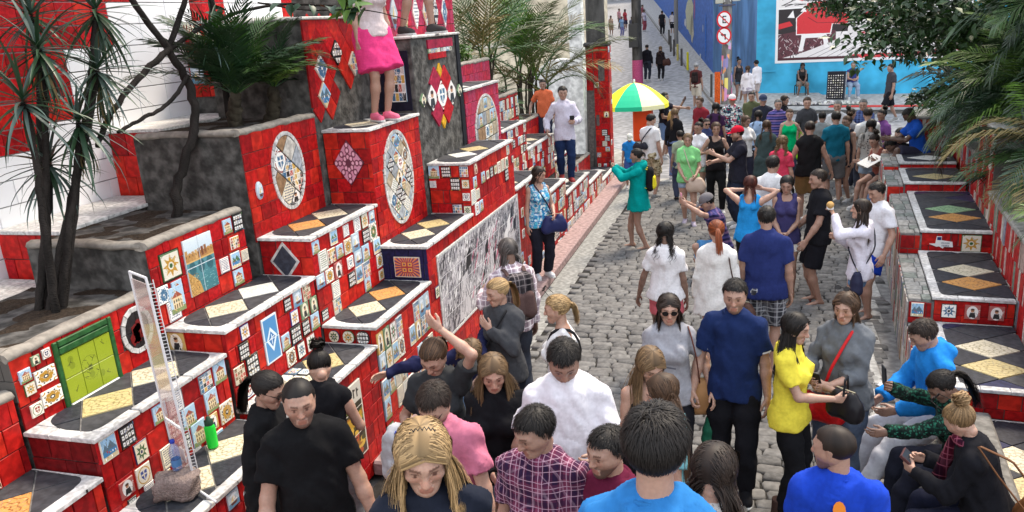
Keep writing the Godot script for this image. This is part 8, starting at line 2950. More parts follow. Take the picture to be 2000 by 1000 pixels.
func lane_people() -> void:
	person("woman bending forward with hair flung sideways, arms stretched to both sides", -2.42, -5.7, 30, 1.62, {"skin": 0.78, "hip": 0.86, "hair": ["long", 0.36, LTB, 0.012], "lean": 0.75, "hp": 0.5, "hy": -0.5, "side": -0.2, "top": ["long", 0.016, 0.018, 0.055], "low": ["slim", 0.10, 0.17, 0.27], "hr": V(-0.72, 1.18, 0.35), "er": V(-0.3, 0.8, 0), "hl": V(0.42, 1.28, -0.28), "el": V(0.5, 0.6, 0), "fl": V(0.15, 0.085, 0.1), "fr": V(-0.12, 0.085, -0.15), "shoe": ["sneaker", 0.5, 0.5, 0.5]})
	person("woman with fair ponytail and grey sweater, hand laid on her chest", -1.99, -5.89, -12, 1.68, {"skin": 0.82, "hair": ["pony", 0.28, BLD], "hy": -0.55, "hp": 0.2, "top": ["long", 0.06, 0.062, 0.068], "low": ["jeans", 0.018, 0.02, 0.03], "hl": V(-0.02, 1.32, 0.17), "el": V(0.5, -0.9, 0.2), "tl": V(0.3, 0.6, 0)})
	bag("small black bag on the hip of the grey sweater woman", "bag", V(-0.1, 0.98, 0.19), V(0.22, 0.15, 0.07), M(0.014, 0.014, 0.016, 0.5), sash(1.0, V(-0.12, 1.0, 0.17)), M(0.012, 0.012, 0.014, 0.6))
	person("person with long grey dreadlocks and plaid shirt facing the mural", -2.2, -6.86, -140, 1.74, {"sex": "m", "skin": 0.3, "hair": ["long", 0.4, [0.15, 0.13, 0.12], 0.0], "hairs": 130, "hp": 0.15, "top": ["long", 1.0, 1.0, 1.0, "plaid_pale", 4.0], "low": ["jeans", 0.04, 0.045, 0.06], "hl": V(0.18, 1.15, 0.3)})
	backpack("brown patterned backpack of the person with dreadlocks", cloth(0.5, 0.42, 0.4, "plaid_grey", 4.0), cloth(0.10, 0.06, 0.055), 0.95)
	person("woman with fair tied hair and white tank top, facing left", -1.42, -5.6, -82, 1.65, {"skin": 0.84, "hair": ["pony", 0.2, BLD, 0.01], "glasses": 2, "specs_up": true, "top": ["tank", 0.75, 0.74, 0.74], "low": ["slim", 0.02, 0.025, 0.035]})
	bag("black crossbody bag of the woman in the white tank top", "bag", V(-0.2, 0.9, 0.02), V(0.22, 0.18, 0.08), M(0.014, 0.014, 0.016, 0.5), sash(1.0, V(-0.19, 0.96, 0.0)), M(0.012, 0.012, 0.014, 0.6))
	person("woman in a grey printed T-shirt with sunglasses, holding hands", -0.6, -5.69, 10, 1.66, {"skin": 0.74, "hair": ["long", 0.4, DRK, 0.0], "glasses": 2, "wide": 1.08, "hp": 0.1, "top": ["tee", 0.33, 0.33, 0.36], "low": ["slim", 0.012, 0.012, 0.016], "hl": V(0.33, 0.93, 0.08), "fl": V(0.09, 0.085, 0.16), "fr": V(-0.08, 0.085, -0.2)})
	for k in 3:
		part(last.o, "printed_line", box_mesh(V(-0.06, 0, 0), V(0.05 + 0.02 * k, 0.012, 0.002)), M(0.1, 0.1, 0.12, 0.8), last.sct * Transform3D(Basis(Vector3.BACK, 0.2 * (k - 1)), V(-0.01, 1.16 + k * 0.05, 0.146 - 0.004 * k)))
	bag("tan bag with brown strap on the shoulder of the woman in grey", "bag", V(0.27, 0.86, 0.0), V(0.24, 0.3, 0.12), M(0.33, 0.17, 0.07, 0.6), [V(0.24, 0.95, 0.02), V(0.2, 1.25, 0.13), V(0.15, 1.46, 0.02), V(0.19, 1.25, -0.12), V(0.25, 0.95, -0.02)], M(0.1, 0.03, 0.02, 0.6))
	bag("dark green carrier bag beside the tan bag", "shopping bag", V(0.36, 0.58, 0.06), V(0.2, 0.24, 0.07), M(0.01, 0.09, 0.05, 0.6), [V(0.32, 0.7, 0.06), V(0.34, 0.82, 0.07), V(0.38, 0.7, 0.06)], M(0.4, 0.4, 0.38, 0.6), 0.0, "shopping_bag")
	person("man in a navy polo shirt and black trousers, hand in hand with another", -0.12, -5.72, -4, 1.78, {"sex": "m", "skin": 0.7, "beard": 1, "hair": ["short", 0.035, BLK], "top": ["polo", 0.012, 0.024, 0.085], "low": ["trousers", 0.010, 0.010, 0.013], "shoe": ["sneaker", 0.012, 0.012, 0.014], "hr": V(-0.29, 0.88, 0.08), "gr": 0.8, "fl": V(0.1, 0.085, 0.05), "fr": V(-0.1, 0.085, -0.12)})
	person("woman in a yellow T-shirt and black trousers showing a bag", 0.27, -5.5, 72, 1.62, {"skin": 0.72, "wide": 1.04, "hair": ["long", 0.42, BLK], "hy": -0.1, "hp": 0.2, "top": ["tee", 0.72, 0.60, 0.06], "low": ["slim", 0.010, 0.010, 0.012], "shoe": ["boot", 0.06, 0.035, 0.028], "hl": V(0.1, 1.1, 0.32), "hr": V(-0.06, 1.12, 0.34), "gl": 0.7, "gr": 0.7})
	bag("black handbag held open between the two women", "handbag", V(0.02, 1.06, 0.4), V(0.24, 0.22, 0.1), M(0.012, 0.011, 0.013, 0.35), [V(-0.05, 1.15, 0.4), V(-0.02, 1.27, 0.4), V(0.06, 1.27, 0.4), V(0.09, 1.15, 0.4)], M(0.012, 0.012, 0.014, 0.4), 1.2)
	person("woman in a grey long-sleeved top with a red bag across her body", 0.66, -5.85, -28, 1.66, {"skin": 0.78, "wide": 1.18, "hair": ["long", 0.3, BRN, 0.006], "glasses": 2, "specs_up": true, "top": ["threeq", 0.13, 0.14, 0.155], "low": ["jeans", 0.075, 0.1, 0.15], "shoe": ["boot", 0.02, 0.025, 0.02], "hl": V(0.02, 1.08, 0.3), "hr": V(-0.14, 1.12, 0.3), "gl": 0.8, "gr": 0.8, "toe": 0.2})
	bag("bright red leather crossbody bag of the woman in grey", "handbag", V(-0.1, 0.84, 0.21), V(0.36, 0.24, 0.12), M(0.55, 0.012, 0.015, 0.35, "glaze", 3.0), sash(1.0, V(-0.08, 0.92, 0.18)), M(0.5, 0.012, 0.015, 0.4), 0.2)
	device("mobile_phone", "black phone in the hand of the woman with the red bag", "phone", V(0.075, 0.15, 0.01), V(-0.06, 1.13, 0.37), 0.5)
	person("woman with black wavy hair in white T-shirt and pink shorts, from behind", -0.86, -7.9, 176, 1.64, {"skin": 0.28, "wide": 1.08, "hair": ["long", 0.3, BLK, 0.016], "hem": 0.9, "top": ["tee", 0.72, 0.70, 0.71], "low": ["tight", 0.62, 0.14, 0.17], "cut": 0.5, "hl": V(0.33, 0.82, 0.05)})
	person("woman with a red ponytail and loose white blouse, from behind", -0.35, -7.9, 170, 1.66, {"skin": 0.86, "hair": ["pony", 0.3, [0.30, 0.07, 0.02]], "hy": 0.35, "fit": 1.25, "hem": 0.72, "top": ["long", 0.74, 0.72, 0.69], "low": ["mini", 0.4, 0.42, 0.46], "shoe": ["sandal", 0.2, 0.12, 0.06]})
	bag("brown shoulder bag hanging beside the white blouse", "bag", V(-0.26, 0.75, -0.02), V(0.28, 0.24, 0.1), M(0.08, 0.04, 0.03, 0.5), [V(-0.22, 0.85, 0.03), V(-0.16, 1.3, 0.13), V(-0.12, 1.465, -0.02), V(-0.17, 1.3, -0.14), V(-0.24, 0.85, -0.04)], M(0.05, 0.025, 0.02, 0.6))
	person("man in a navy T-shirt and plaid shorts, from behind", 0.12, -8.0, 178, 1.78, {"sex": "m", "wide": 1.12, "skin": 0.62, "hair": ["short", 0.03, BLK], "top": ["tee", 0.02, 0.03, 0.12], "low": ["shorts", 1.0, 1.0, 1.0, "plaid_grey", 4.0], "shoe": ["sandal", 0.03, 0.03, 0.03]})
	person("man in a grey cap crouching to take a picture", -0.42, -11.3, -70, 1.75, {"sex": "m", "skin": 0.7, "hip": 0.42, "lean": 0.3, "hair": ["short", 0.03, BLK], "cap": [0.16, 0.15, 0.16], "hp": 0.2, "top": ["tee", 0.7, 0.7, 0.7, "stripes", 2.0], "low": ["shorts", 0.08, 0.25, 0.5], "fl": V(0.15, 0.085, 0.25), "fr": V(-0.12, 0.085, -0.1), "kr": V(-0.4, 0.2, 1), "hl": V(0.1, 1.08, 0.55), "hr": V(-0.05, 1.1, 0.55), "gl": 0.8, "gr": 0.8, "toe": 0.3})
	device("mobile_phone", "pink-cased phone raised by the crouching man", "phone", V(0.075, 0.15, 0.01), V(0.02, 1.16, 0.6), 0.0, 0.0, Color(0.7, 0.3, 0.4))
	person("woman in a blue tank top and black shorts, both arms raised, from behind", -0.05, -10.35, 168, 1.62, {"skin": 0.72, "wide": 1.05, "hair": ["long", 0.25, [0.12, 0.03, 0.02]], "top": ["tank", 0.02, 0.26, 0.62], "low": ["tight", 0.012, 0.012, 0.014], "hl": V(0.12, 1.5, 0.2), "hr": V(-0.12, 1.52, 0.22), "el": V(1, 0.2, 0), "er": V(-1, 0.2, 0), "gl": 0.7, "gr": 0.7})
	person("man in a white T-shirt with dark hair, from behind", 0.22, -11.0, 172, 1.76, {"sex": "m", "wide": 1.05, "skin": 0.72, "hair": ["short", 0.035, BLK], "hy": -0.3, "top": ["tee", 0.74, 0.74, 0.74], "low": ["jeans", 0.03, 0.04, 0.06], "hr": V(-0.2, 1.2, 0.25), "gr": 0.6})
	person("woman in a purple tank top and leopard shorts, hands clasped", 0.39, -10.3, -8, 1.64, {"skin": 0.6, "hair": ["long", 0.3, BLK], "hp": 0.3, "top": ["tank", 0.05, 0.045, 0.13], "low": ["tight", 1, 1, 1, "leopard", 6.0], "cut": 0.5, "shoe": ["sandal", 0.35, 0.2, 0.1], "hl": V(0.05, 1.0, 0.26), "hr": V(-0.04, 1.0, 0.27), "gl": 0.6, "gr": 0.6, "fr": V(-0.12, 0.085, 0.16)})
	person("older man in a black T-shirt, black shorts and flip-flops, facing left", 0.76, -10.15, -78, 1.73, {"sex": "m", "wide": 1.1, "skin": 0.58, "hair": ["short", 0.03, DRK, 0.0, 0.6], "hp": 0.1, "top": ["tee", 0.012, 0.012, 0.015], "low": ["shorts", 0.012, 0.012, 0.016], "shoe": ["sandal", 0.25, 0.06, 0.06], "hl": V(0.22, 0.9, 0.2), "hr": V(-0.2, 0.95, 0.22)})
	person("long-haired girl in a white blouse and denim shorts eating, facing left", 1.12, -9.0, -92, 1.62, {"skin": 0.76, "hair": ["long", 0.46, DRK], "hp": -0.05, "hem": 0.82, "top": ["long", 0.66, 0.63, 0.7], "low": ["mini", 0.12, 0.2, 0.32], "shoe": ["sandal", 0.1, 0.1, 0.1], "hl": V(0.06, 1.56, 0.32), "hr": V(-0.1, 1.25, 0.28), "el": V(0.6, -0.7, 0), "gl": 0.7, "gr": 0.7})
	b_snack()
	bag("navy shoulder bag of the girl who is eating", "bag", V(0.2, 0.82, 0.05), V(0.3, 0.26, 0.1), M(0.02, 0.022, 0.05, 0.6), sash(-1.0, V(0.19, 0.9, 0.03)), M(0.02, 0.02, 0.03, 0.6))
	person("boy in a white T-shirt and shiny blue shorts, behind the eating girl", 1.36, -9.75, -60, 1.66, {"sex": "m", "skin": 0.66, "hair": ["short", 0.045, BLK], "hp": 0.3, "top": ["tee", 0.7, 0.7, 0.74], "low": ["shorts", 0.012, 0.05, 0.42], "cut": 0.7, "shoe": ["sandal", 0.02, 0.02, 0.025], "hl": V(0.3, 0.9, 0.1), "fl": V(0.1, 0.085, 0.12)})
	person("woman in a teal rain jacket taking a picture, facing left", -1.77, -12.5, -88, 1.65, {"skin": 0.5, "hair": ["pony", 0.12, BLK], "top": ["jacket", 0.0, 0.27, 0.25], "hood": true, "fit": 1.3, "hem": 0.72, "low": ["mini", 0.3, 0.36, 0.42], "cut": 0.5, "shoe": ["sandal", 0.3, 0.18, 0.12], "hl": V(0.07, 1.42, 0.4), "hr": V(-0.07, 1.42, 0.4), "gl": 0.8, "gr": 0.8, "fl": V(0.1, 0.085, -0.12), "fr": V(-0.08, 0.085, 0.14)})
	device("mobile_phone", "phone held up by the woman in the teal jacket", "phone", V(0.15, 0.08, 0.01), V(0.0, 1.5, 0.46), 0.0)
	backpack("black and yellow backpack of the woman in the teal jacket", cloth(0.012, 0.012, 0.014), cloth(0.7, 0.6, 0.03), 0.75)
	person("woman in a pale green T-shirt and denim shorts with a beige bag", -1.12, -14.1, 4, 1.64, {"skin": 0.76, "wide": 1.1, "hair": ["long", 0.2, LTB], "top": ["tee", 0.24, 0.62, 0.24], "low": ["mini", 0.3, 0.38, 0.5], "shoe": ["sneaker", 0.4, 0.36, 0.45], "hl": V(0.14, 0.98, 0.22), "hr": V(-0.08, 0.96, 0.25), "fl": V(0.1, 0.085, 0.15), "fr": V(-0.06, 0.085, -0.1)})
	bag("beige shoulder bag in front of the woman in pale green", "handbag", V(0.14, 0.82, 0.22), V(0.3, 0.26, 0.13), M(0.5, 0.38, 0.3, 0.6), sash(-1.0, V(0.12, 0.9, 0.2)), M(0.5, 0.4, 0.32, 0.6))
	person("woman in a black tank top and black trousers, face to the viewer", -0.69, -15.0, 6, 1.7, {"skin": 0.6, "hair": ["long", 0.2, BRN, 0.012], "top": ["tank", 0.014, 0.012, 0.014], "low": ["slim", 0.012, 0.012, 0.014], "hl": V(0.2, 1.1, 0.25), "hr": V(-0.2, 1.2, 0.22), "gl": 0.6, "gr": 0.6, "fl": V(0.12, 0.085, 0.12), "fr": V(-0.08, 0.085, -0.14)})
	person("bearded man in a red cap and black T-shirt, facing left", -0.27, -13.9, -74, 1.76, {"sex": "m", "wide": 1.1, "skin": 0.75, "beard": 2, "hair": ["short", 0.03, DRK], "cap": [0.5, 0.01, 0.03], "top": ["tee", 0.02, 0.02, 0.03], "low": ["jeans", 0.02, 0.025, 0.045], "hl": V(0.05, 1.3, 0.4), "hr": V(-0.1, 1.15, 0.42), "gl": 0.6, "gr": 0.6})
	person("woman with windblown fair curls in a coral pink shirt, from behind", 0.42, -13.7, 150, 1.62, {"skin": 0.72, "hair": ["long", 0.3, LTB, 0.03], "hy": 0.3, "top": ["tee", 0.6, 0.05, 0.10], "low": ["slim", 0.03, 0.035, 0.06]})
	person("man in a black sleeveless shirt and brown shorts, from behind", 0.88, -14.3, 182, 1.76, {"sex": "m", "wide": 1.15, "skin": 0.62, "hair": ["buzz", 0.02, DRK], "top": ["vest", 0.012, 0.012, 0.013], "low": ["shorts", 0.2, 0.12, 0.05], "hl": V(0.38, 0.85, 0.05), "hr": V(-0.38, 0.85, 0.05)})
	person("man in a teal T-shirt and grey shorts, from behind", 1.4, -15.6, 184, 1.75, {"sex": "m", "skin": 0.62, "hair": ["short", 0.03, BLK], "top": ["tee", 0.008, 0.11, 0.17], "low": ["shorts", 0.13, 0.13, 0.135], "shoe": ["sneaker", 0.2, 0.2, 0.2]})
	person("man in a white T-shirt and camouflage shorts with a black sling bag", -2.03, -16.2, 150, 1.75, {"sex": "m", "wide": 1.05, "skin": 0.68, "hair": ["short", 0.035, BLK], "hp": 0.35, "hy": -0.5, "top": ["tee", 0.72, 0.70, 0.70], "low": ["shorts", 1, 1, 1, "camo", 4.0], "shoe": ["sneaker", 0.2, 0.2, 0.2], "hl": V(0.15, 1.0, 0.25)})
	bag("black sling bag across the back of the white T-shirt", "bag", V(0.1, 1.12, -0.2), V(0.3, 0.15, 0.08), M(0.02, 0.02, 0.03, 0.6), sash(-1.0, V(0.16, 1.02, -0.12)), M(0.02, 0.02, 0.03, 0.6), 0.3)
	person("child in a blue shirt and blue-white cap behind the teal jacket", -2.6, -17.2, 10, 1.22, {"sex": "m", "skin": 0.6, "hair": ["short", 0.03, BLK], "cap": [0.7, 0.7, 0.62, 0.6, 0.6, 0.5], "hp": 0.5, "top": ["tee", 0.02, 0.2, 0.55], "low": ["shorts", 0.05, 0.1, 0.3]})
	person("woman in a black jacket with long fair hair near the parasol", -1.72, -18.1, 160, 1.62, {"skin": 0.75, "hair": ["long", 0.4, LTB], "hy": 0.7, "top": ["jacket", 0.012, 0.012, 0.014], "low": ["jeans", 0.12, 0.16, 0.3]})
	person("woman in a white shirt behind the pale green T-shirt", -1.02, -15.5, -30, 1.65, {"skin": 0.55, "hair": ["bun", 0.2, BLK], "top": ["tee", 0.74, 0.72, 0.74], "low": ["mini", 0.25, 0.4, 0.3]})
	person("short person with dark hair and red bag left of the pale green T-shirt", -1.42, -16.0, 200, 1.42, {"skin": 0.5, "hair": ["short", 0.06, BLK], "top": ["tee", 0.3, 0.35, 0.25], "low": ["jeans", 0.05, 0.06, 0.1], "shoe": ["sneaker", 0.02, 0.02, 0.02]})
	person("woman with long black hair seen from behind near the road", -0.86, -18.6, 175, 1.66, {"skin": 0.6, "hair": ["long", 0.42, BLK], "top": ["tee", 0.05, 0.02, 0.06], "low": ["jeans", 0.02, 0.02, 0.04]})
	person("person with dark hair and sunglasses between the black tank top and the road", -0.98, -17.1, 20, 1.5, {"skin": 0.6, "hair": ["short", 0.05, DRK], "glasses": 2, "top": ["tee", 0.04, 0.05, 0.12], "low": ["jeans", 0.03, 0.03, 0.05]})
	person("man in a white cap and a many-coloured patterned shirt", -0.54, -19.6, 10, 1.72, {"sex": "m", "wide": 1.15, "skin": 0.55, "hair": ["short", 0.03, BLK], "cap": [0.7, 0.65, 0.65, 0.45, 0.03, 0.03], "fit": 1.15, "hem": 0.78, "top": ["tee", 1, 1, 1, "hawaii", 3.0], "low": ["jeans", 0.02, 0.02, 0.03]})
	person("man in a dark navy shirt and navy cap walking to the viewer", 0.15, -19.0, 5, 1.75, {"sex": "m", "wide": 1.08, "skin": 0.68, "hair": ["short", 0.03, BLK], "cap": [0.04, 0.05, 0.09], "top": ["long", 0.025, 0.027, 0.04], "low": ["trousers", 0.025, 0.027, 0.035], "fl": V(0.1, 0.085, 0.15), "fr": V(-0.1, 0.085, -0.2)})
	person("man in a blue and violet striped shirt behind the green tank top", 0.46, -18.5, 10, 1.7, {"sex": "m", "wide": 1.05, "skin": 0.7, "hair": ["buzz", 0.02, [0.2, 0.19, 0.18]], "top": ["tee", 1, 1, 1, "stripes", 2.2], "low": ["jeans", 0.03, 0.03, 0.05]})
	person("woman in a bright green tank top with a lime bag", 0.66, -17.3, 0, 1.62, {"skin": 0.76, "wide": 1.08, "hair": ["pony", 0.15, BRN], "top": ["tank", 0.0, 0.38, 0.13], "low": ["jeans", 0.05, 0.06, 0.1], "hl": V(0.24, 1.05, 0.1)})
	bag("lime green shopping bag on the arm of the woman in green", "shopping bag", V(0.28, 0.82, 0.05), V(0.34, 0.36, 0.12), M(0.28, 0.6, 0.02, 0.5), [V(0.2, 0.98, 0.05), V(0.24, 1.24, 0.07), V(0.36, 0.98, 0.05)], M(0.28, 0.6, 0.02, 0.5), 0.0, "shopping_bag")
	person("woman with long brown hair in a loose dark green-grey dress, from behind", 0.2, -15.8, 172, 1.6, {"skin": 0.6, "hair": ["long", 0.42, BRN], "fit": 1.2, "hem": 0.6, "top": ["tee", 0.05, 0.075, 0.075], "low": ["skirt", 0.05, 0.075, 0.075]})
	person("grey-haired man in a pale shirt beyond the teal T-shirt", 1.62, -17.8, -20, 1.7, {"sex": "m", "skin": 0.72, "hair": ["buzz", 0.02, [0.35, 0.34, 0.32]], "top": ["tee", 0.55, 0.55, 0.55], "low": ["jeans", 0.05, 0.06, 0.1]})
	person("grey-haired man in a blue checked shirt", 2.11, -17.9, -12, 1.7, {"sex": "m", "skin": 0.72, "hair": ["buzz", 0.02, [0.25, 0.24, 0.22]], "collar": true, "top": ["long", 0.16, 0.26, 0.55, "plaid_pale", 5.0], "low": ["jeans", 0.03, 0.03, 0.06], "hl": V(0.1, 1.15, 0.28), "hr": V(-0.1, 1.15, 0.28)})
	person("dark-haired woman in a grey top beside the blue checked shirt", 1.78, -17.0, 130, 1.62, {"skin": 0.68, "hair": ["bun", 0.2, DRK], "top": ["long", 0.22, 0.22, 0.24], "low": ["slim", 0.02, 0.02, 0.03]})
	person("woman in dark clothes with tanned face, right of the teal T-shirt", 1.62, -15.85, -50, 1.63, {"skin": 0.5, "hair": ["bun", 0.1, BRN], "top": ["tank", 0.03, 0.03, 0.04], "low": ["mini", 0.03, 0.03, 0.05]})
	person("person with a cap beside the grey-haired man", 1.28, -17.2, 170, 1.55, {"sex": "m", "skin": 0.4, "hair": ["short", 0.03, BLK], "top": ["tee", 0.2, 0.22, 0.22], "low": ["shorts", 0.1, 0.1, 0.12]})
	person("woman with long black hair, grey vest and denim shorts, from behind", 1.95, -15.3, 160, 1.63, {"skin": 0.66, "hair": ["long", 0.4, BLK, 0.008], "top": ["tee", 0.4, 0.4, 0.4, "leopard", 3.0], "low": ["mini", 0.35, 0.45, 0.58], "cut": 0.5, "shoe": ["sandal", 0.1, 0.06, 0.05]})
	person("woman in a blue floral top with a navy bag leaning on the mural wall", -2.88, -10.5, 40, 1.62, {"skin": 0.74, "y": 0.14, "hair": ["long", 0.3, DRK, 0.006], "hp": 0.25, "hy": 0.7, "top": ["tank", 1, 1, 1, "bluefloral", 4.0], "low": ["trousers", 0.016, 0.016, 0.025], "hl": V(0.14, 1.02, 0.22), "shoe": ["sneaker", 0.7, 0.7, 0.72]})
	bag("navy blue shoulder bag under the hand of the woman in the floral top", "handbag", V(0.14, 0.88, 0.2), V(0.36, 0.26, 0.12), M(0.02, 0.025, 0.09, 0.5), sash(-1.0, V(0.13, 0.97, 0.18)), M(0.02, 0.02, 0.05, 0.6))

	for q in [["woman with dark hair and white top between the red cap and the road", -0.2, -16.6, 20, 1.6, "f", [0.7, 0.68, 0.66], [0.03, 0.03, 0.05], "long"], ["man in a dark red T-shirt on the road left of the patterned shirt", -1.25, -19.4, -40, 1.72, "m", [0.2, 0.02, 0.03], [0.05, 0.06, 0.1], "short"], ["woman in a pale blue shirt behind the coral pink one", 0.05, -17.4, 150, 1.6, "f", [0.3, 0.42, 0.6], [0.04, 0.04, 0.05], "long"], ["man in a charcoal T-shirt beside the lime green bag", 1.05, -18.3, 30, 1.74, "m", [0.05, 0.05, 0.055], [0.2, 0.18, 0.14], "short"], ["woman in a violet top at the right end of the granite strip", 2.35, -16.9, -60, 1.6, "f", [0.16, 0.06, 0.22], [0.03, 0.03, 0.05], "bun"], ["man in a white shirt at the right end of the lane", 2.0, -16.2, 200, 1.72, "m", [0.62, 0.62, 0.6], [0.06, 0.07, 0.1], "short"], ["woman in black close behind the striped shirt", 0.62, -19.8, 60, 1.64, "f", [0.015, 0.015, 0.02], [0.02, 0.02, 0.03], "long"], ["person in an olive jacket behind the navy-capped man", -0.1, -20.6, -20, 1.68, "m", [0.09, 0.1, 0.05], [0.03, 0.03, 0.04], "short"]]:
		person(q[0], q[1], q[2], q[3], q[4], {"sex": q[5], "skin": rng.randf_range(0.4, 0.8), "hy": jit(0.5), "hair": [q[8], 0.3 if q[5] == "f" else 0.04, pick([BLK, DRK, BRN])], "top": ["tee"] + q[6], "low": ["jeans"] + q[7], "hl": V(0.2, 1.0, 0.2)})

func b_snack() -> void:
	var b := MB.new()
	b.ball(V(0, 0, 0), V(0.055, 0.04, 0.04), 8, 12)
	carried("sandwich", "bitten snack in the raised hand of the eating girl", "food", b.mesh(), M(0.55, 0.33, 0.12, 0.8, "dirt", 9.0), Transform3D(Basis(), V(0.05, 1.68, 0.36)), ["bun", ["napkin", box_mesh(V(-0.04, -0.05, -0.035), V(0.03, 0.0, 0.035), 0.01), M(0.75, 0.73, 0.7, 0.8)]])

func right_seated() -> void:
	var sit := {"fl": V(0.12, 0.02, 0.5), "fr": V(-0.12, 0.02, 0.45)}
	person("boy in a bright blue hoodie and white trousers seated on the right", 1.38, -6.15, -72, 1.7, {"sex": "m", "skin": 0.66, "hip": 0.62, "hair": ["short", 0.045, DRK], "hp": 0.3, "hy": -0.15, "lean": 0.22, "top": ["jacket", 0.02, 0.22, 0.62], "hood": true, "low": ["trousers", 0.62, 0.62, 0.66], "fl": V(0.15, 0.085, 0.62), "fr": V(-0.12, 0.085, 0.56), "hl": V(0.12, 0.72, 0.4), "hr": V(-0.12, 0.72, 0.4)})
	person("woman with a black ponytail and dark green lace sleeves seated, pointing left", 1.46, -5.62, -80, 1.62, {"skin": 0.32, "hip": 0.52, "hair": ["pony", 0.4, BLK, 0.01], "hp": 0.4, "lean": 0.3, "top": ["long", 1, 1, 1, "lace", 5.0], "low": ["slim", 0.02, 0.022, 0.035], "fl": V(0.14, 0.085, 0.55), "fr": V(-0.12, 0.085, 0.5), "hl": V(0.18, 0.86, 0.72), "hr": V(-0.1, 1.1, 0.55), "gr": 0.8, "gl": 0.3})
	device("mobile_phone", "black phone held up by the woman with lace sleeves", "phone", V(0.075, 0.15, 0.012), V(-0.1, 1.2, 0.6), 0.1)
	person("woman with a fair bun and black sweater seated with her back turned", 1.42, -4.86, -110, 1.62, {"skin": 0.82, "hip": 0.60, "wide": 1.1, "hair": ["bun", 0.2, [0.34, 0.21, 0.1]], "glasses": 2, "specs_up": true, "hp": 0.35, "hy": -0.3, "lean": 0.3, "fit": 1.15, "top": ["long", 0.010, 0.010, 0.013], "low": ["slim", 0.012, 0.014, 0.03], "fl": V(0.14, 0.085, 0.5), "fr": V(-0.12, 0.085, 0.45), "hl": V(0.06, 0.82, 0.45), "hr": V(-0.1, 0.85, 0.42), "gl": 0.7, "gr": 0.7})
	bag("brown leather shoulder bag behind the seated woman in black", "handbag", V(0.16, 0.72, -0.27), V(0.38, 0.3, 0.14), M(0.20, 0.08, 0.03, 0.45, "glaze", 3.0), [V(0.1, 0.86, -0.26), V(0.12, 1.1, -0.1), V(0.14, 1.17, 0.1), V(0.26, 0.86, -0.2)], M(0.12, 0.05, 0.02, 0.5), 0.4)
	device("wallet", "small maroon wallet in the hands of the woman in black", "wallet", V(0.12, 0.08, 0.02), V(-0.02, 0.88, 0.52), 0.9, 0.0, Color(0.08, 0.03, 0.03))
	var b := MB.new()
	var pts := []
	var rad := []
	for k in 15:
		var a := TAU * k / 14
		pts.append(last.neck + V(cos(a) * 0.085, -0.01 + 0.02 * sin(a), sin(a) * 0.08 + 0.01))
		rad.append(0.03)
	b.tube(pts, rad, 7)
	b.tube([last.neck + V(-0.02, -0.02, 0.1), last.neck + V(-0.05, -0.25, 0.15), last.neck + V(-0.1, -0.45, 0.2)], [0.035, 0.045, 0.05], 7, true, 0.5)
	part(last.o, "scarf", b.mesh(), cloth(0.6, 0.25, 0.3, "plaid", 4.0), last.sct)
	var o := thing("stone_ledge", "worn stone seat under the three people on the right", "ledge", V(1.22, 0, -4.3), -atan(0.0875))
	part(o, "slab", box_mesh(V(0.02, 0, -2.3), V(0.42, 0.42, 0), 0.02), M(0.22, 0.21, 0.19, 0.9, "dirt", 0.8, 0.6, "grain"))
	# at the far end of the terrace
	person("man in a bright blue T-shirt seated on the far mosaic wall", 2.5, -13.85, -80, 1.6, {"y": 0.95, "sex": "m", "skin": 0.08, "hip": 0.36, "hair": ["short", 0.03, BLK], "hp": 0.4, "lean": 0.3, "top": ["tee", 0.012, 0.07, 0.36], "low": ["shorts", 0.03, 0.03, 0.05], "shoe": ["sandal", 0.05, 0.04, 0.03], "fl": V(0.12, 0.0, 0.5), "fr": V(-0.12, -0.1, 0.4), "hl": V(0.12, 0.62, 0.55), "hr": V(-0.1, 0.6, 0.52)})
	person("dark-haired man in a black shirt reading, seated past the right terrace", 2.3, -14.4, -40, 1.72, {"sex": "m", "skin": 0.72, "hip": 0.8, "hair": ["short", 0.05, BLK], "top": ["tee", 0.012, 0.012, 0.014], "low": ["jeans", 0.02, 0.02, 0.03], "fl": V(0.14, 0.28, 0.55), "fr": V(-0.12, 0.25, 0.5), "hl": V(0.1, 1.2, 0.35)})
	person("man bent over a newspaper, seated left of the blue T-shirt", 2.33, -13.98, -75, 1.7, {"sex": "m", "skin": 0.2, "hip": 0.8, "lean": 0.35, "hp": 0.5, "hair": ["short", 0.05, BLK], "top": ["tank", 0.012, 0.012, 0.014], "low": ["jeans", 0.13, 0.22, 0.38], "fl": V(0.14, 0.3, 0.6), "fr": V(-0.12, 0.26, 0.55), "hl": V(0.15, 1.15, 0.5), "hr": V(-0.15, 1.15, 0.5)})
	carried("newspaper", "open white newspaper in the lap of the bent man", "newspaper", box_mesh(V(-0.22, -0.003, -0.15), V(0.22, 0.003, 0.15)), M(0.72, 0.71, 0.68, 0.8, "dirt", 4.0), Transform3D(Basis(Vector3.RIGHT, 0.5), V(0, 1.18, 0.58)), ["sheet"])
	person("woman with arms crossed on her knees, seated beside the reading men", 2.1, -14.85, -50, 1.6, {"skin": 0.66, "hip": 0.8, "lean": 0.3, "hair": ["bun", 0.1, DRK], "top": ["tank", 0.25, 0.08, 0.06], "low": ["mini", 0.04, 0.04, 0.05], "fl": V(0.14, 0.28, 0.55), "fr": V(-0.12, 0.25, 0.5), "hl": V(-0.1, 1.05, 0.42), "hr": V(0.1, 1.08, 0.42)})

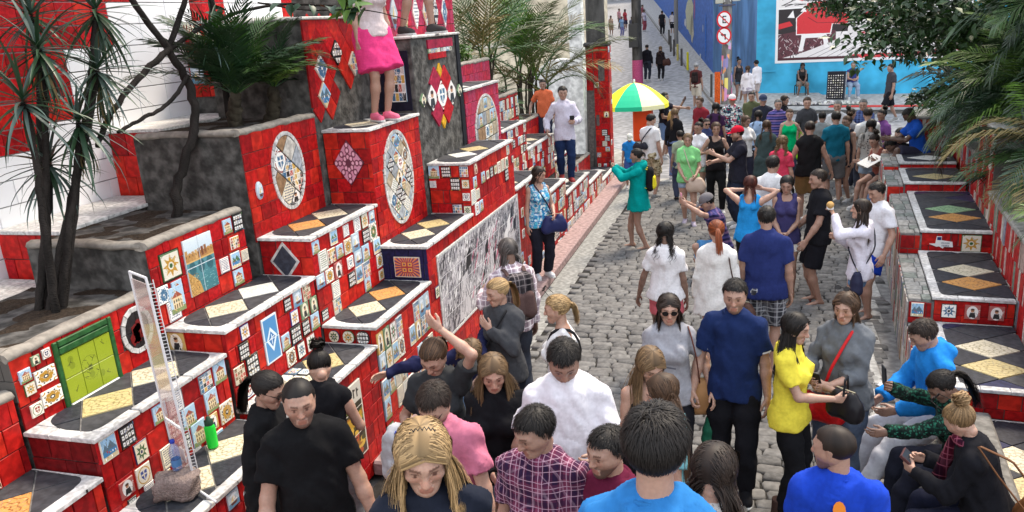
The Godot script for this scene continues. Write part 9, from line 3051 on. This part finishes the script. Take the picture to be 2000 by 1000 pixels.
func far_people() -> void:
	# on the left terraces
	person("girl in a wrapped pink skirt and pink shoes standing on the tall bench", -3.75, -7.66, 62, 1.66, {"y": 2.775, "skin": 0.7, "hair": ["long", 0.3, DRK], "top": ["tee", 0.6, 0.5, 0.5], "low": ["skirt", 0.72, 0.05, 0.20], "shoe": ["sneaker", 0.75, 0.16, 0.26], "hem": 0.92, "fl": V(0.07, 0.085, 0.03), "fr": V(-0.07, 0.085, -0.02)})
	person("person with bare legs and dark grey sports shoes on the concrete block", -3.85, -9.0, 75, 1.75, {"y": 3.605, "sex": "m", "skin": 0.6, "hair": ["short", 0.04, BLK], "top": ["tee", 0.3, 0.3, 0.3], "low": ["shorts", 0.05, 0.05, 0.06], "cut": 0.8, "shoe": ["sneaker", 0.05, 0.045, 0.045], "fl": V(0.1, 0.085, 0.18), "fr": V(-0.1, 0.085, -0.1)})
	person("man in an open white shirt with a small camera, stepping down the benches", -3.33, -14.2, 18, 1.75, {"y": 0.78, "sex": "m", "skin": 0.72, "hair": ["short", 0.05, BLK], "collar": true, "hem": 0.8, "top": ["long", 0.62, 0.58, 0.68], "low": ["jeans", 0.016, 0.03, 0.085], "shoe": ["sneaker", 0.3, 0.05, 0.05], "hl": V(0.16, 1.12, 0.24), "hr": V(-0.32, 0.98, 0.1), "gl": 0.8, "fl": V(0.08, 0.085, 0.06), "fr": V(-0.08, 0.11, -0.14), "pr": 0.3})
	backpack("dark backpack worn by the man in the white shirt", cloth(0.03, 0.03, 0.04), cloth(0.03, 0.03, 0.045), 0.8)
	device("camera", "small black camera in the hand of the man in the white shirt", "camera", V(0.08, 0.07, 0.06), V(0.12, 1.2, 0.3), 0.0)
	person("boy in an orange T-shirt standing among the planters", -4.0, -15.4, 10, 1.42, {"y": 1.16, "sex": "m", "skin": 0.55, "hair": ["short", 0.03, BLK], "top": ["tee", 0.62, 0.14, 0.06], "low": ["jeans", 0.03, 0.035, 0.06], "hr": V(-0.34, 1.0, 0.1)})
	person("person in an orange cap with a dark bag between archway and pillar", -4.3, -21.6, 60, 1.6, {"skin": 0.5, "hair": ["short", 0.04, BLK], "cap": [0.65, 0.2, 0.06], "top": ["tee", 0.55, 0.55, 0.3], "low": ["jeans", 0.03, 0.03, 0.05]})
	bag("black shoulder bag of the person in the orange cap", "bag", V(0.22, 0.95, 0.0), V(0.34, 0.3, 0.12), M(0.015, 0.015, 0.02, 0.6), sash(-1.0, V(0.2, 1.02, 0.0)), M(0.02, 0.02, 0.02, 0.6))
	# under the parasol
	person("guitarist half hidden under the parasol, playing to the right", -2.25, -20.9, 70, 1.72, {"sex": "m", "skin": 0.55, "hair": ["short", 0.05, BLK], "top": ["tee", 0.02, 0.02, 0.03], "low": ["shorts", 0.15, 0.25, 0.45], "hl": V(0.25, 1.3, 0.55), "hr": V(-0.1, 1.1, 0.3), "gl": 0.8, "gr": 0.7})
	guitar()
	# on the road and the climbing street
	person("man with a dark backpack and beige shorts walking away up the street", -2.2, -31.7, 168, 1.75, {"sex": "m", "skin": 0.6, "hair": ["buzz", 0.02, [0.4, 0.4, 0.4]], "cap": [0.35, 0.35, 0.35], "top": ["tee", 0.10, 0.03, 0.03], "low": ["shorts", 0.55, 0.5, 0.42], "shoe": ["sneaker", 0.3, 0.3, 0.32], "fl": V(0.1, 0.085, 0.12), "fr": V(-0.1, 0.085, -0.1)})
	backpack("dark brown backpack of the man in beige shorts", cloth(0.02, 0.015, 0.015), cloth(0.03, 0.02, 0.02), 0.8)
	person("man in black walking away beside a fair-haired woman", -5.1, -40.0, 172, 1.75, {"y": slope_y(-40.0), "sex": "m", "skin": 0.6, "hair": ["short", 0.03, BLK], "top": ["long", 0.012, 0.012, 0.016], "low": ["jeans", 0.03, 0.035, 0.05]})
	person("fair-haired woman in black walking away with a shoulder bag", -4.45, -40.0, 172, 1.64, {"y": slope_y(-40.0), "skin": 0.7, "hair": ["long", 0.3, LTB], "top": ["long", 0.02, 0.015, 0.016], "low": ["slim", 0.015, 0.015, 0.018]})
	bag("brown shoulder bag of the fair-haired woman walking away", "bag", V(-0.3, 0.95, 0.0), V(0.4, 0.36, 0.16), M(0.05, 0.02, 0.015, 0.5), sash(1.0, V(-0.25, 1.05, 0.0)), M(0.05, 0.02, 0.02, 0.5))
	var far := [[-6.75, -62, 1.78, "m", [0.02, 0.02, 0.025], [0.02, 0.02, 0.025], "man all in black far up the street", 0.6], [-6.0, -62, 1.66, "f", [0.7, 0.66, 0.66], [0.02, 0.02, 0.03], "far woman in a white top and dark trousers up the street", 0.6], [-5.2, -62.4, 1.6, "f", [0.06, 0.05, 0.08], [0.5, 0.45, 0.45], "far woman with long dark hair beside the white top", 0.6], [-10.9, -64, 1.55, "f", [0.5, 0.35, 0.25], [0.35, 0.25, 0.15], "far person in tan, leftmost of the distant walkers", 0.4], [-9.9, -63, 1.5, "f", [0.25, 0.4, 0.6], [0.2, 0.2, 0.4], "far person in a light blue top among the distant walkers", 0.4], [-9.0, -62, 1.5, "m", [0.1, 0.1, 0.12], [0.4, 0.4, 0.42], "far boy in a dark top among the distant walkers", 0.3], [-8.6, -66, 1.7, "f", [0.6, 0.55, 0.6], [0.35, 0.08, 0.1], "far woman in a white top and red trousers", 0.4], [-10.4, -68, 1.7, "f", [0.4, 0.05, 0.06], [0.05, 0.05, 0.08], "far person in a red top behind the distant walkers", 0.4], [-11.2, -70, 1.65, "m", [0.6, 0.3, 0.3], [0.1, 0.1, 0.12], "far man in a salmon shirt behind the distant walkers", 0.5], [-9.5, -72, 1.7, "m", [0.35, 0.1, 0.1], [0.1, 0.1, 0.15], "farthest man in dark red up the street", 0.5]]
	var n := 0
	for q in far:
		person(q[6], q[0], q[1], 170 if n < 3 else 10 + n * 7, q[2], {"y": slope_y(q[1]), "sex": q[3], "skin": q[7], "hair": ["long" if q[3] == "f" else "short", 0.3 if q[3] == "f" else 0.04, BLK], "top": ["tee"] + q[4], "low": [["jeans", "shorts"][n % 2]] + q[5], "group": "people far up the climbing street"})
		n += 1
	person("woman in a white blouse and short skirt beside the painted pole", -0.3, -29.9, 160, 1.68, {"skin": 0.75, "hair": ["long", 0.25, BRN], "top": ["long", 0.75, 0.7, 0.72], "low": ["mini", 0.4, 0.35, 0.4], "cut": 0.4})
	person("woman in a dark patterned top behind the painted pole", -0.65, -32.2, 30, 1.68, {"y": 0.13, "skin": 0.45, "hair": ["bun", 0.3, BLK], "top": ["tank", 0.03, 0.03, 0.035], "low": ["mini", 0.08, 0.12, 0.16]})
	person("person in a white shirt with dark cap by the bright blue corner", 0.0, -31.5, -140, 1.62, {"y": 0.13, "skin": 0.7, "hair": ["short", 0.04, BLK], "cap": [0.02, 0.02, 0.025], "top": ["long", 0.76, 0.72, 0.74], "low": ["shorts", 0.5, 0.42, 0.4]})
	person("man in long black shorts striding along the road under the tree", 3.86, -26.6, -76, 1.75, {"sex": "m", "skin": 0.55, "hair": ["short", 0.04, BLK], "top": ["tee", 0.05, 0.05, 0.06], "low": ["shorts", 0.012, 0.012, 0.016], "cut": 0.98, "shoe": ["sneaker", 0.3, 0.3, 0.3], "fl": V(0.08, 0.085, 0.3), "fr": V(-0.08, 0.1, -0.28), "pr": 0.4})
	person("street seller with long dark hair seated at the blue wall", 1.68, -33.6, 8, 1.72, {"y": 0.13, "skin": 0.25, "hip": 0.55, "lean": 0.2, "hair": ["long", 0.35, BLK], "hp": 0.3, "top": ["tank", 0.02, 0.02, 0.022], "low": ["shorts", 0.2, 0.19, 0.17], "fl": V(0.2, 0.085, 0.42), "fr": V(-0.2, 0.085, 0.42), "hl": V(0.05, 0.62, 0.4), "hr": V(-0.05, 0.62, 0.4)})
	person("street seller in a blue sleeveless top seated at the blue wall", 3.4, -32.5, 5, 1.7, {"y": 0.13, "skin": 0.72, "hip": 0.55, "lean": 0.08, "hair": ["buzz", 0.02, [0.3, 0.3, 0.3]], "sex": "m", "wide": 1.1, "top": ["vest", 0.04, 0.05, 0.2], "low": ["jeans", 0.28, 0.36, 0.48], "fl": V(0.16, 0.085, 0.42), "fr": V(-0.16, 0.085, 0.42), "hl": V(0.05, 0.72, 0.36), "hr": V(-0.05, 0.72, 0.36)})

func guitar() -> void:
	var p := PackedVector2Array()
	for k in 30:
		var a := TAU * k / 30
		var r := 0.17 - 0.035 * cos(2 * a) + 0.02 * cos(a)
		p.append(Vector2(cos(a) * r * 1.45, sin(a) * r))
	carried("guitar", "pale wooden guitar of the musician under the parasol", "guitar", poly_mesh(p, 0.09, Rect2(0, 0, 1, 1), Rect2(), 0.008), M(0.6, 0.38, 0.12, 0.35, "streak", 3.0), Transform3D(Basis(Vector3.BACK, 0.55) * Basis(), V(-0.05, 1.05, 0.2)), ["guitar_body", ["neck", box_mesh(V(0.2, -0.03, 0.05), V(0.72, 0.03, 0.09), 0.008), M(0.1, 0.05, 0.025, 0.4)], ["headstock", box_mesh(V(0.72, -0.045, 0.05), V(0.9, 0.045, 0.08), 0.008), M(0.06, 0.03, 0.02, 0.4)], ["sound_hole", poly_mesh(oval(0.05, 0, 0.05, 0.05, 16), 0.002), M(0.01, 0.008, 0.006, 0.6), Transform3D(Basis(), V(0, 0, 0.0905))]])
